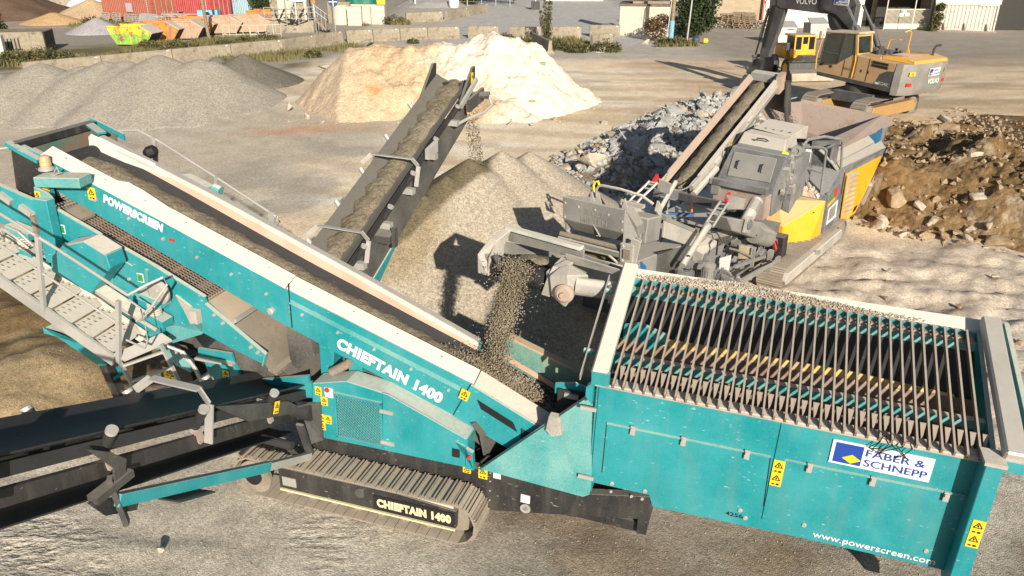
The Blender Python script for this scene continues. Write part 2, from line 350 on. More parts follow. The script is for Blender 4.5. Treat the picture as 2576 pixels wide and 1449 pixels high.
M['rockgrey'] = gravel('grey_broken_concrete', (.33, .335, .33), (.46, .455, .43), 6, .5, .04, 1.5, .25)
M['rockbrown'] = gravel('earth_stained_rock', (.27, .19, .11), (.42, .33, .23), 6, .5, .04, 1.5, .3)
M['concrete'] = gravel('weathered_concrete', (.25, .215, .16), (.36, .315, .245), 9, .2, .01, .8, .18, c3=(.17, .145, .11))
M['concreteL'] = gravel('pale_concrete', (.52, .475, .39), (.62, .57, .48), 9, .15, .01, .8, .12)
M['asph'] = gravel('asphalt', (.30, .29, .28), (.38, .37, .355), 20, .2, .01, .15, .2)
M['wood'] = plain('weathered_wood', (.25, .19, .13), .85, var=.35)
M['woodgrey'] = plain('grey_pallet_wood', (.33, .30, .26), .85, var=.3)
M['leaf'] = plain('leaves', (.055, .085, .025), .8, var=.45, sc=1.5)
M['leafdark'] = plain('dark_leaves', (.028, .048, .018), .8, var=.45, sc=1.5)
M['leafdry'] = plain('dry_foliage', (.16, .125, .05), .9, var=.4, sc=1.5)
M['leafred'] = plain('reddish_foliage', (.13, .05, .03), .9, var=.4, sc=1.5)
M['bark'] = plain('bark', (.10, .075, .05), .9)
def corrug(name, col, rust=.15):
    return paint(name, col, up=.2, allover=.12, scratch=.15, rough=.55, rust=rust)
# ---------------------------------------------------------------- writing
def text(parent, s, o, ux, uy, h, mat, bold=.0, width=None, name='lettering', shear=0, ext=.004, align='LEFT'):
    cu = bpy.data.curves.new('t', 'FONT'); cu.body = s; cu.size = 1; cu.offset = bold; cu.extrude = 0; cu.shear = shear; cu.align_x = align; cu.space_character = 1.0+bold*1.6
    ob = bpy.data.objects.new('t', cu); COL.objects.link(ob); bpy.context.view_layer.update()
    m = bpy.data.meshes.new_from_object(ob); bpy.data.objects.remove(ob); bpy.data.curves.remove(cu)
    ux, uy = V(ux).normalized(), V(uy).normalized(); nz = ux.cross(uy)
    xs = [v.co.x for v in m.vertices]; x0, x1 = min(xs), max(xs); ys = [v.co.y for v in m.vertices]
    hs = h/.73; ws = hs if width is None else width/(x1-x0)
    for v in m.vertices:
        p = V(o)+ux*((v.co.x-x0)*ws if align == 'LEFT' else v.co.x*ws)+uy*(v.co.y*hs)+nz*ext; v.co = p
    m.materials.clear(); m.materials.append(mat); m.name = name
    return link(name, m, parent)
def sticker(parent, c, ux, uy, w, h, rows=1, name='warning_sticker', col='sticker'):
    ux, uy = V(ux).normalized(), V(uy).normalized(); nz = ux.cross(uy).normalized(); c = V(c)
    st = MB().obox(c, ux*w/2, uy*h/2, nz*.003).build(name, M[col], parent)
    k = MB(); rh = h/rows
    for i in range(rows):
        cc = c+uy*(h/2-rh*(i+.36))+nz*.005; r = min(w, rh)*.40
        P = [cc+uy*r*.75, cc-uy*r*.6-ux*r*.85, cc-uy*r*.6+ux*r*.85]
        for a in range(3):
            k.beam(P[a], P[(a+1) % 3], r*.22, .002, nz)
        k.beam(cc-uy*r*.35, cc+uy*r*.2, r*.3, .002, nz)
        b0 = c+uy*(h/2-rh*(i+.84))+nz*.005
        k.obox(b0-ux*w*.2, ux*w*.12, uy*rh*.05, nz*.001); k.obox(b0+ux*w*.18, ux*w*.13, uy*rh*.07, nz*.001)
    k.build('pictogram', M['ink'], st)
    return st
def company_board(parent, o, ux, uy, w, h):
    ux, uy = V(ux).normalized(), V(uy).normalized(); nz = ux.cross(uy).normalized(); o = V(o)
    b = MB().obox(o+ux*w/2+uy*h/2, ux*w/2, uy*h/2, nz*.006).build('company_sign', M['white'], parent)
    MB().obox(o+ux*w*.175+uy*h*.5+nz*.007, ux*w*.14, uy*h*.42, nz*.003).build('emblem_field', M['blue'], b)
    c = o+ux*w*.215+uy*h*.32+nz*.011
    MB().prism([c-ux*w*.095, c-uy*h*.19, c+ux*w*.095, c+uy*h*.19], nz*.003).build('emblem_rhombus', M['sticker'], b)
    text(b, 'FABER &', o+ux*w*.345+uy*h*.56+nz*.007, ux, uy, h*.30, M['blue'], .012, w*.58)
    text(b, 'SCHNEPP', o+ux*w*.345+uy*h*.14+nz*.007, ux, uy, h*.30, M['blue'], .012, w*.62)
    return b
# ---------------------------------------------------------------- crawler track: shoes round a loop (local x along, z up), y0..y1
def crawler(parent, x0, x1, r, y0, y1, z0, pitch=.16, mat='shoe', zr=None, name='crawler_track', bars=2):
    """shoes follow a stadium from x0 to x1 with end radius r, lowest at z0"""
    L = (x1-x0-2*r); per = 2*L+2*math.pi*r; n = int(per/pitch); k = MB()
    for i in range(n):
        s = per*i/n
        if s < L: p = (x0+r+s, z0+2*r); t = 0
        elif s < L+math.pi*r: a = (s-L)/r; p = (x1-r+r*math.sin(a), z0+r+r*math.cos(a)); t = -a
        elif s < 2*L+math.pi*r: p = (x1-r-(s-L-math.pi*r), z0); t = -math.pi
        else: a = (s-2*L-math.pi*r)/r; p = (x0+r-r*math.sin(a), z0+r-r*math.cos(a)); t = -math.pi-a
        tx = V((math.cos(t), 0, math.sin(t))); nn = V((-math.sin(t), 0, math.cos(t))); c = V((p[0], (y0+y1)/2, p[1]))
        w = per/n
        k.obox(c-nn*.015, tx*w*.47, (0, (y1-y0)/2, 0), nn*.012)
        for b in range(bars):
            k.obox(c+nn*.012+tx*w*(b-(bars-1)/2)*.31, tx*w*.045, (0, (y1-y0)/2*.98, 0), nn*.016)
    return k.build(name, M[mat], parent)
# ================================================================ GROUND
def grow(a, b, s0, g):
    r = [a]; s = s0
    while r[-1] < b: r.append(r[-1]+s); s *= g
    return r
xs = np.array(sorted(set([-x for x in grow(15, 1500, .13, 1.06)]+list(np.arange(-14.9, 15, .10))+grow(15, 1500, .13, 1.06))))
ys = np.array([-60, -20, -5, 1]+list(np.arange(3.5, 15, .09))+grow(15, 2500, .1, 1.014))
GX, GY = np.meshgrid(xs, ys, indexing='ij')
def ground_z(X, Y):
    near = sstep((24-Y)/8)
    z = .05*fbm(X, Y, .35, 3)*sstep((40-Y)/20)+.03*fbm(X, Y, 2.1, 4)*near
    # ripples pressed by crawler tracks, lower left
    lw = sstep((X+9)/3)*sstep((-.5-X)/2.5)*sstep((8.9-Y+.25*X*0)/1.2)
    ph = (Y*2.35+X*.55+.9*fbm(X, Y, .5, 3))*2.9
    z = z+lw*.02*np.maximum(np.sin(ph), -.2)*(1+fbm(X, Y, 3, 3))*(.5+sstep(fbm(X, Y, .8, 2)+.5))
    # ruts and churned dirt in front of the crusher
    rg = sstep((X-4.5)/2)*sstep((20-Y)/3)*sstep((Y-9)/2)
    z = z+rg*(.26*np.abs(fbm(X, Y, .7, 5))+.09*fbm(X, Y, 2.6, 4)+.04*fbm(X, Y, 7, 3))
    # dirt bank below the walkway, far lower left
    bk = sstep((-5.2-X)/3)*sstep((Y-9.3)/1.2)*sstep((18-Y)/2.5)
    z = z+bk*(.55+.3*fbm(X, Y, .5, 4)+.07*fbm(X, Y, 3, 4))
    return z
GZ = ground_z(GX, GY)
def mixc(c, col, w): return c*(1-w[..., None])+np.array(col)*w[..., None]
def ground_col(X, Y):
    n1 = fbm(X, Y, .12, 5); n2 = fbm(X+40, Y*1.0, .45, 5); n3 = fbm(X*.35+9, Y*1.5, .5, 4); n4 = fbm(X, Y, 1.9, 4)
    c = np.zeros(X.shape+(3,))+np.array((.88, .75, .55))
    c = mixc(c, (.90, .72, .49), sstep((n3+.10)*2.2)*.75); c = mixc(c, (.92, .87, .76), sstep((fbm(X*.6+21, Y*1.6, .30, 4)-.02)*3)*.75)
    c = mixc(c, (.58, .45, .29), sstep((fbm(X*.30+3, Y*1.9+5, .35, 4)-.08)*3.5)*.55)
    # tyre streaks across the yard
    st = np.sin((Y-.12*(X-3)**2*.15+X*.25+.8*n1)*2.2+1.5*n2)
    c = mixc(c, (.58, .44, .29), sstep((st-.25)*2.2)*sstep((Y-19)/4)*sstep((52-Y)/4)*.5)
    # grey gravelly skirt of the long ridge, left
    w = sstep((-3.5-X+.35*(Y-28)+2.5*n2)/4)*sstep((Y-15)/3)*sstep((40-Y)/4)
    c = mixc(c, (.56, .495, .395), w*.8)
    c = mixc(c, (.40, .37, .31), sstep((n2-.12)*4)*sstep((-2-X)/4)*sstep((Y-18)/3)*sstep((34-Y)/4)*.5)
    # right of the yard: brown earth rolled flat
    w = sstep((X-6+3*n1)/5)*sstep((Y-24)/4)
    c = mixc(c, (.62, .47, .31), w*.6)
    c = mixc(c, (.36, .26, .165), w*sstep((n3-.1)*3)*.6)
    # red clay streak by the sand heap
    w = np.exp(-((X+8.5)/2.6)**2-((Y-32.4-.25*(X+8))/.8)**2); c = mixc(c, (.66, .36, .2), np.clip(w*.75, 0, 1))
    # foreground grey chippings
    w = sstep((13.5+.3*X*0-Y+1.2*n2)/2.2)
    c = mixc(c, (.52, .475, .395), w)
    c = mixc(c, (.43, .385, .315), w*sstep((n2-.05)*3)*.6)
    w = sstep((9.6-Y-.25*(X-1))/1.0+.6*n2)*sstep((X+1.2)/1.5)
    c = mixc(c, (.31, .275, .225), w*.8)
    c = mixc(c, (.28, .22, .155), w*sstep((n2+.05)*4)*.75)
    # pale dust in front of the crusher
    w = sstep((X-3.8)/2)*sstep((20.5-Y)/2.5)*sstep((Y-9.5)/1.5)
    c = mixc(c, (.66, .57, .46), w*.9); c = mixc(c, (.35, .285, .215), w*sstep((n4-.05)*3)*.5)
    # damp brown bank, far lower left
    w = sstep((-5.0-X+.6*n2)/1.6)*sstep((Y-9.3)/1.2)*sstep((18.5-Y)/2.5)
    c = mixc(c, (.22, .15, .075), w); c = mixc(c, (.42, .33, .2), w*sstep((n2-.02)*3)*.7)
    # far yard: worn asphalt and concrete
    w = sstep((Y-52-1.5*n1)/4); c = mixc(c, (.50, .455, .385), w)
    wa = w*sstep((X+9)/6)*sstep((Y-58)/6); c = mixc(c, (.52, .505, .48), wa*.9)
    c = mixc(c, (.62, .55, .44), w*sstep((n3-.05)*3)*.5*sstep((95-Y)/15))
    w = np.exp(-((X+9.5)/4.5)**2-((Y-71.5-.35*(X+9))/2.2)**2); c = mixc(c, (.23, .225, .23), np.clip(w*1.2, 0, 1)*sstep((n3+.35)*2.2))
    c = mixc(c, (.80, .74, .63), np.clip(np.exp(-((X+14)/3.5)**2-((Y-72)/4.0)**2)*1.2, 0, 1))
    w = sstep((X-12)/4)*sstep((Y-52)/4); c = mixc(c, (.34, .30, .245), w*.85)
    w = sstep((X-17)/5)*sstep((Y-47)/6)*sstep((60-Y)/5); c = mixc(c, (.34, .285, .23), w*.6)
    # left background: trodden dirt with weeds
    w = sstep((-11.5-X)/3)*sstep((Y-44-.2*(X+14))/3)*sstep((130-Y)/10); c = mixc(c, (.36, .325, .27), w*.9)
    gw = w*sstep((n2+n1*.8+.22)*3)*sstep((64-Y)/5)
    c = mixc(c, (.15, .135, .06), gw*.92)
    w = sstep((-33+.0*Y-X)/3)*sstep((Y-70)/5)*sstep((n3+.1)*3); c = mixc(c, (.52, .40, .27), w*.6)
    w = sstep((Y-110)/20); c = mixc(c, (.13, .14, .07), w)
    c = c*(1+.16*n4[..., None])
    return np.clip(c, .02, .92)
gm = bpy.data.meshes.new('ground'); nx, ny = GX.shape
I, J = np.meshgrid(np.arange(nx-1), np.arange(ny-1), indexing='ij'); a = (I*ny+J).ravel()
rip = sstep((-1.2-GX)/2.5)*sstep((9.2-GY)/1.2)*sstep((fbm(GX, GY, .6, 3)+.25)*2.5)+.12*sstep((GX-4.5)/2)*sstep((20-GY)/3)*sstep((GY-9)/2)*sstep((fbm(GX, GY, .6, 3)+.1)*2)
gm.from_pydata(np.stack([GX, GY, GZ], 2).reshape(-1, 3).tolist(), [], np.stack([a, a+ny, a+ny+1, a+1], 1).tolist()); gm.update()
at = gm.color_attributes.new('Col', 'FLOAT_COLOR', 'POINT')
at.data.foreach_set('color', np.concatenate([ground_col(GX, GY).reshape(-1, 3), rip.reshape(-1, 1)], 1).astype(np.float32).ravel())
gm.polygons.foreach_set('use_smooth', [True]*len(gm.polygons))
gm.materials.append(attrmat('ground_soil', 58, .44, .75, .016, .8)); g = link('ground', gm); tag(g, kind='structure')
# ================================================================ HEAPS
def cones(X, Y, L, sl, k=1.0):
    h = np.full(X.shape, -9.)
    for (x, y, hh) in L: h = np.maximum(h, hh-sl*np.hypot(X-x, (Y-y)*k))
    return h
MPILE = attrmat('heap_gravel', 60, .38, .5, .012, .08); MRIDGE = attrmat('ridge_gravel', 44, .42, .7, .02, .08)
MSAND = attrmat('heap_sand', 22, .30, .8, .08, .7); MSOIL = attrmat('heap_soil', 7, .45, 1., .08)
CP = [(-.9, 16.35, 2.86), (-.22, 17.0, 2.86), (.40, 17.5, 2.74)]
def h_center(X, Y):
    h = cones(X, Y, CP+[(-1.35, 15.83, 2.62), (-1.8, 15.32, 2.37), (-2.25, 14.8, 2.10), (-2.7, 14.28, 1.82)], .645)+.05*fbm(X, Y, .7, 3)+.008*fbm(X, Y, 4, 3)
    h2 = cones(X, Y, [(.3, 13.6, 1.35), (2.4, 15.2, 1.3)], .6)+.05*fbm(X, Y, .7, 3)
    return np.maximum(h, h2)
def c_center(X, Y, Z):
    c = np.zeros(X.shape+(3,))+np.array((.45, .395, .31)); n = fbm(X, Y, .9, 4)
    c = mixc(c, (.40, .345, .265), sstep((n+.1)*2)*.5)
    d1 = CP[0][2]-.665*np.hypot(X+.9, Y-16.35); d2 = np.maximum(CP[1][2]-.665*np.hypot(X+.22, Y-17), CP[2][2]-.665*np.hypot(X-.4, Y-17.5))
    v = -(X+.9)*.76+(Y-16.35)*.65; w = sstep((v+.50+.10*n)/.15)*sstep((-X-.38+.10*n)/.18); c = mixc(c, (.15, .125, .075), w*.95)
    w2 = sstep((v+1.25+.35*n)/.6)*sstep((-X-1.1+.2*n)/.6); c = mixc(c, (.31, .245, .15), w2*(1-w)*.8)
    return c
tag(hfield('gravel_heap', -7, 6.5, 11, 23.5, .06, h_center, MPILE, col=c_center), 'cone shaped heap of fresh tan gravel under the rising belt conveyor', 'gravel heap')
RP = [(-31, 40, 1.4), (-28, 39, 1.3), (-24.9, 39, 1.28), (-22.7, 39, 1.75), (-20.7, 39, 1.62), (-19.6, 39, 1.86), (-18.6, 39, 1.86), (-16.9, 39, 2.12), (-15.0, 39, 1.98), (-14.5, 39.2, 1.85)]
def h_ridge(X, Y):
    h = np.full(X.shape, -9.)
    for i, (x, y, hh) in enumerate(RP):
        dx = X-x; kx = np.where((dx > 0) & (i >= 8), .58, .42); ky = np.where(Y < y, .30, .6)
        h = np.maximum(h, hh-np.sqrt((dx*kx)**2+((Y-y)*ky)**2+.01)+.1)
    gul = .09*np.sin(X*2.6+.9*fbm(X, Y, .4, 3)+.35*(Y-39))*sstep((38.6-Y)/2)
    return h+gul+.05*fbm(X, Y, .6, 3)+.008*fbm(X, Y, 3, 2)
def c_ridge(X, Y, Z):
    c = np.zeros(X.shape+(3,))+np.array((.45, .405, .335)); n = fbm(X, Y, .4, 4); g_ = np.sin(X*2.6+.9*fbm(X, Y, .4, 3)+.35*(Y-39))
    return mixc(c, (.37, .34, .29), np.clip(sstep((n+.1)*2)*.3+sstep(-g_)*.35, 0, .6))
tag(hfield('gravel_ridge', -36, -9, 31, 44, .12, h_ridge, MRIDGE, col=c_ridge), 'long low ridge of pale grey crushed gravel with several rounded tops', 'gravel heap')
def h_dark(X, Y): return cones(X, Y, [(-14.7, 44.4, 1.55), (-16.4, 45, 1.3)], .5)+.08*fbm(X, Y, .8, 4)
tag(hfield('grit_heap', -21, -10, 40, 49, .15, h_dark, MRIDGE, col=lambda X, Y, Z: np.zeros(X.shape+(3,))+np.array((.20, .185, .15))*(1+.2*fbm(X, Y, .6, 3)[..., None])), 'dark brown grit heap behind the end of the pale gravel ridge', 'gravel heap')
SX = [-12, -10.6, -9.4, -8.4, -7.6, -6.4, -5.2, -3.7, -2.2, -1.0, .3, 1.2, 2.0, 2.9, 3.9, 5.2]; SH = [-.6, 0, .9, 1.85, 2.6, 2.9, 2.6, 2.75, 2.9, 3.15, 2.95, 2.6, 1.95, 1.25, .55, -.6]
def h_sand(X, Y):
    ch = np.interp(X, SX, SH); n = fbm(X, Y, .45, 5)
    d = Y-38.2-.5*fbm(X, X*0, .5, 3); h = ch-np.where(d < 0, .70, .62)*np.sqrt(d*d+.15)+.25
    rough = sstep((X+7.5)/3)
    return h+.30*n+(.10+.24*rough)*fbm(X, Y, 1.3, 5)+(.05+.14*rough)*np.abs(fbm(X, Y, 3.5, 4))
def c_sand(X, Y, Z):
    n = fbm(X, Y, .5, 5); n2 = fbm(X+7, Y, 1.7, 4)
    c = np.zeros(X.shape+(3,))+np.array((.62, .49, .345))
    c = mixc(c, (.62, .46, .29), sstep((X+8)/2)*sstep((-2.5-X+1.4*n)/1.5)*.8)
    c = mixc(c, (.80, .73, .60), sstep((X+4.2+3.0*n+.7*(Z-1.5)+1.2*n2)/2.6)*.97)
    c = mixc(c, (.42, .30, .18), sstep((n2-.12)*4)*sstep((-4-X)/2)*sstep((X+8)/1)*sstep((Z-1.2))*.6)
    w = sstep((Y-38.4)/.6)*sstep((X-1)/.6); c = mixc(c, (.42, .39, .35), w*.7)
    w = np.exp(-((X+1.6)/1.3)**2-((Y-34.4)/.9)**2); c = mixc(c, (.52, .37, .21), np.clip(w*1.1, 0, .9))
    w = np.exp(-((X+6.1)/.35)**2-((Y-35.4)/.25)**2); c = mixc(c, (.80, .28, .12), np.clip(w, 0, .8))
    return c
tag(hfield('sand_heap', -12, 6, 32.5, 43.5, .09, h_sand, MSAND, col=c_sand), 'big rugged heap of white and tan sandy limestone in the middle of the yard', 'sand heap')
SOIL = [(8.9, 21.2), (10.2, 19.6), (12.6, 18.0), (16, 16.5), (24, 17), (32, 26), (27, 35), (20.5, 36.3), (17.5, 33.2), (15, 36.5), (11.5, 37), (10.8, 31), (10.2, 26)]
def h_soil(X, Y):
    d = polysdf(X+.6*fbm(X, Y, .5, 3), Y+.6*fbm(X+50, Y, .5, 3), SOIL)
    hm = np.where(Y > 30.5, .30, 1.05)*1.0; hm = .12+1.35*sstep((31.6-Y)/4.5)
    lump = np.maximum(0, fbm(X, Y, .55, 4)+.15)*.75+.20*np.abs(fbm(X, Y, 1.6, 4))+.10*np.abs(fbm(X, Y, 4.5, 3))
    flat = sstep((np.hypot(X-16.5, Y-34.4)-3.2)/1.5)
    return sstep(d/1.9)*(hm*.55+(hm*lump)*(.25+.75*flat))-.01
def c_soil(X, Y, Z):
    n = fbm(X, Y, .6, 5); n2 = fbm(X, Y, 2.4, 4)
    c = np.zeros(X.shape+(3,))+np.array((.20, .13, .062)); c = mixc(c, (.28, .19, .098), sstep((n+.05)*2.2)*.8)
    c = mixc(c, (.13, .085, .045), sstep((n2-.1)*3)*.6); c = mixc(c, (.46, .38, .28), sstep((n2-.28)*5)*.6)
    return c
tag(hfield('soil_heap', 7, 32.5, 15.5, 38, .09, h_soil, MSOIL, col=c_soil), 'wide lumpy heap of brown earth and broken stone beside the crusher', 'earth heap')
RUB = [(1.3, 24.3), (1.7, 27.2), (3.6, 30.4), (6.2, 35), (8.5, 38.5), (12, 38.5), (12, 33), (9.2, 28), (6, 24.2), (3.4, 22.6)]
def h_rub(X, Y):
    d = polysdf(X, Y, RUB); return sstep(d/1.8)*(.55+.35*fbm(X, Y, .5, 4)+.12*fbm(X, Y, 2, 4))-.01
def c_rub(X, Y, Z):
    n = fbm(X, Y, .7, 4); c = np.zeros(X.shape+(3,))+np.array((.28, .23, .17)); return mixc(c, (.20, .14, .08), sstep((n+.02)*3+ (Y-31)*.15)*.8)
tag(hfield('rubble_heap', .8, 12.6, 22, 39, .1, h_rub, MSOIL, col=c_rub), 'low dark bank of rubble carrying the broken boulders behind the crusher', 'rubble heap')
def bgheap(name, x, y, h, r, col, label, n=.1):
    def f(X, Y): return np.minimum(h-(h/r)*np.hypot(X-x, Y-y)+n*fbm(X, Y, .5, 4), h*.93)
    tag(hfield(name, x-r*1.15, x+r*1.15, y-r*1.15, y+r*1.15, r/30, f, MRIDGE, col=lambda X, Y, Z: np.zeros(X.shape+(3,))+np.array(col)*(1+.18*fbm(X, Y, .7, 4)[..., None])), label, 'heap')
bgheap('earth_heap', -53.5, 88, 3.3, 7.5, (.15, .10, .07), 'large dark brown earth heap at the far left edge', .3)
bgheap('sand_heap', -44.6, 88.5, 1.75, 4.2, (.58, .43, .27), 'pale tan sand heap next to the brown container')
bgheap('sand_heap', -44.4, 80.3, 1.0, 3.0, (.62, .42, .22), 'small orange sand heap in front of the dark earth heap')
bgheap('grit_heap', -35.8, 71.3, 1.25, 2.6, (.44, .42, .43), 'small pointed cone of blue grey grit by the row of skips', .03)
bgheap('stone_heap', -10.2, 104, 1.9, 4.5, (.36, .35, .34), 'far grey stone heap behind the green tarpaulin', .2)
# ================================================================ BOULDERS
def boulder_mesh(seed):
    rs = np.random.RandomState(seed); b = bmesh.new()
    ax = np.array((1, rs.uniform(.6, .95), rs.uniform(.42, .75)))
    for i in range(13):
        p = rs.normal(size=3); p /= np.linalg.norm(p); p = np.sign(p)*np.abs(p)**.75; b.verts.new((p*ax*rs.uniform(.36, .5)).tolist())
    r = bmesh.ops.convex_hull(b, input=b.verts); bmesh.ops.delete(b, geom=[v for v in b.verts if not v.link_faces], context='VERTS')
    bmesh.ops.bevel(b, geom=list(b.edges), offset=.045, segments=2, profile=.6, affect='EDGES')
    bmesh.ops.triangulate(b, faces=b.faces); bmesh.ops.subdivide_edges(b, edges=[e for e in b.edges if e.calc_length() > .14], cuts=1); bmesh.ops.triangulate(b, faces=b.faces)
    for v in b.verts:
        c = v.co; k = .03*math.sin(c.x*9+seed)*math.cos(c.y*11+c.z*7+seed*2)+.018*math.sin(c.y*23+c.x*17+c.z*19+seed); v.co = c*(1+k*1.6)
    m = bpy.data.meshes.new('boulder'); b.to_mesh(m); b.free()
    for p in m.polygons: p.use_smooth = True
    try: m.set_sharp_from_angle(angle=R(26))
    except Exception: pass
    return m
BM = {}
for k in ('rock', 'rockgrey', 'rockbrown'):
    BM[k] = []
    for s in range(6):
        m = boulder_mesh(s+{'rock': 0, 'rockgrey': 20, 'rockbrown': 40}[k]); m.materials.append(M[k]); BM[k].append(m)
def boulder(x, y, z, s, label, group, mats, name='boulder', cat='boulder', sink=.28):
    k = random.choice(mats); o = bpy.data.objects.new(name, random.choice(BM[k])); COL.objects.link(o)
    o.scale = (s*random.uniform(.85, 1.3), s*random.uniform(.8, 1.15), s*random.uniform(.75, 1.15))
    o.rotation_euler = (random.uniform(-.5, .5), random.uniform(-.5, .5), random.uniform(0, 6.28)); o.location = (x, y, z+s*(.5-sink)*.55)
    return tag(o, label, cat, group)
def scatter(n, poly, hf, smin, smax, label, group, mats, cond=None, pw=2.2):
    xsn = [p[0] for p in poly]; ysn = [p[1] for p in poly]; placed = []; tries = 0
    while len(placed) < n and tries < n*60:
        tries += 1; x = random.uniform(min(xsn), max(xsn)); y = random.uniform(min(ysn), max(ysn))
        A = (np.array([x]), np.array([y]))
        if polysdf(*A, poly)[0] < .05 or (cond and not cond(x, y)): continue
        s = smin+(smax-smin)*random.random()**pw
        if any(math.hypot(x-a, y-b) < .36*(s+c) for a, b, c in placed): continue
        placed.append((x, y, s)); boulder(x, y, max(0, float(hf(*A)[0])), s, label, group, mats)
scatter(128, RUB, h_rub, .38, 1.3, 'broken pale boulder lying in the rubble bank behind the crusher', 'boulders on the rubble bank', ['rockgrey', 'rockgrey', 'rock'], pw=2.0)
scatter(30, [(.9, 24.2), (1.2, 27.3), (3.2, 30.6), (4.2, 29.6), (2.6, 26.6), (2.3, 24)], h_rub, .35, .95, 'sunlit tan boulder at the yard side edge of the rubble bank', 'boulders along the rubble edge', ['rock', 'rockbrown'])
scatter(46, SOIL, h_soil, .18, .8, 'stone half buried in the brown earth heap', 'stones in the earth heap', ['rockbrown', 'rock', 'rockbrown'], cond=lambda x, y: y < 31.5 and x < 23, pw=2.6)
scatter(22, [(9.0, 20.6), (10.2, 19.2), (12.2, 18.2), (12.8, 19.6), (10.8, 21.2), (9.4, 22.2)], h_soil, .4, .95, 'rounded boulder at the foot of the brown earth heap', 'boulders at the foot of the earth heap', ['rockbrown', 'rock'])
scatter(12, [(13.2, 36), (14.6, 38.4), (12.6, 40), (11.4, 38)], h_soil, .6, 1.25, 'grey boulder lying between the crusher hopper and the wheel loader', 'boulders before the loader', ['rockgrey', 'rock'])
scatter(32, [(-11, 32.8), (4, 33), (5.2, 39.5), (4, 40), (-2, 35), (-9.5, 35)], h_sand, .14, .55, 'white limestone lump lying loose at the foot of the sand heap', 'loose lumps round the sand heap', ['rock'], pw=3)
for (x, y, s) in [(-9.2, 39.2, .9), (-8.9, 38.2, .8), (-10.2, 36.2, .7)]:
    boulder(x, y, max(.1, float(h_sand(np.array([x]), np.array([y]))[0])), s, 'white limestone block stuck in the left flank of the sand heap', 'white blocks on the left flank of the sand heap', ['rock'])
o = boulder(-4.38, 7.68, float(ground_z(np.array([-4.4]), np.array([7.7]))[0])-.01, .15, 'lone white stone on the grey gravel in the foreground', None, ['rock'], 'stone', 'stone'); o.scale = (.17, .17, .30)
o.location.z += .09
random.seed(11)
for i in range(26):
    x = random.uniform(5.2, 11.5); y = random.uniform(11.5, 18.5)
    if (x-5.8)*.79-(y-15.9)*.62 < .5: continue
    boulder(x, y, float(ground_z(np.array([x]), np.array([y]))[0]), random.uniform(.06, .22), 'small loose stone on the pale dirt in front of the crusher', 'loose stones before the crusher', ['rock', 'rockbrown'], 'stone', 'stone')
# ================================================================ SCREENING MACHINE (local x along, y away from the camera side, z up)
FS = frame((-0.65, 7.85, 0), -18.5, 2.0)
S = thing('screening_machine', 'large teal screening machine with slatted hopper, white lettering and long belts', 'screening machine', mtx=FS)
X, Y_, Z_ = (1, 0, 0), (0, 1, 0), (0, 0, 1)
NS = (0, -1, 0)
# ---- chassis and tracks
MB().prism(PTS['beam'], (0, .12, 0)).build('chassis_beam', M['black'], S, bevel=.006)
MB().prism(sety(PTS['beam'], 2.15), (0, .12, 0)).build('chassis_beam', M['black'], S)
b = MB(); [b.box(x, x+.12, .62, 2.15, .35, .6) for x in (-2.4, -1.2, 0, 1.2, 2.1)]; b.box(-2.4, 2.2, .7, 2.1, .3, .45); b.build('cross_member', M['black'], S)
for yy in (0, 2.28):
    tr = crawler(S, -3.36, .2, .31, yy, yy+.46, .0, .15); tr.rotation_euler = (0, -R(1.7), 0)
    fr = MB().prism([(-2.72, yy+.12, .13), (-.12, yy+.12, .13), (-.10, yy+.12, .42), (-.9, yy+.12, .49), (-2.72, yy+.12, .48)], (0, .30, 0)).build('track_frame', M['black'], tr, bevel=.01)
    MB().prism([(-2.7, yy+.09, .12), (-.12, yy+.09, .12), (-.12, yy+.09, .145), (-2.7, yy+.09, .145)], (0, .03, 0)).build('edge_strip', M['creamprint'], tr)
    k = MB(); k.prism([(-2.6, yy+.14, .485), (-1.0, yy+.14, .495), (-.15, yy+.14, .43), (-.4, yy+.3, .48), (-2.5, yy+.3, .54)], (0, .02, .015)).build('caked_dirt', M['clight'], tr)
    MB().lathe([(.25, 0), (.25, .05), (.17, .06), (.16, -.01), (.0, -.01)], (-3.03, yy+.02, .31), Y_, 24).build('sprocket', M['shoe'], tr)
    MB().lathe([(.12, -.03), (.12, .04), (.1, .05)], (-3.03, yy-.0, .33), Y_, 20).build('hub', M['ink'], tr)
    MB().lathe([(.26, 0), (.26, .06)], (-.13, yy+.2, .31), Y_, 24).build('idler_wheel', M['shoe'], tr)
    k = MB(); [k.lathe([(.08, 0), (.08, .1)], (x, yy+.16, .10), Y_, 12) for x in np.linspace(-2.6, -.5, 7)]; k.build('track_roller', M['shoe'], tr)
    if yy == 0:
        MB().lathe([(.07, -.008), (.07, .01), (.05, .01), (.05, .0)], (-1.47, .11, .36), Y_, 20).build('frame_port', M['darksteel'], tr)
        MB().box(-1.27, -.13, .108, .12, .16, .385).build('name_plate', M['ink'], tr)
        text(tr, 'CHIEFTAIN 1400', (-1.22, .104, .228), X, Z_, .115, M['creamprint'], .075, 1.05, ext=.002)
        k = MB(); k.box(-2.66, -2.45, .11, .12, .20, .34); k.build('vent_plate', M['galv'], tr)
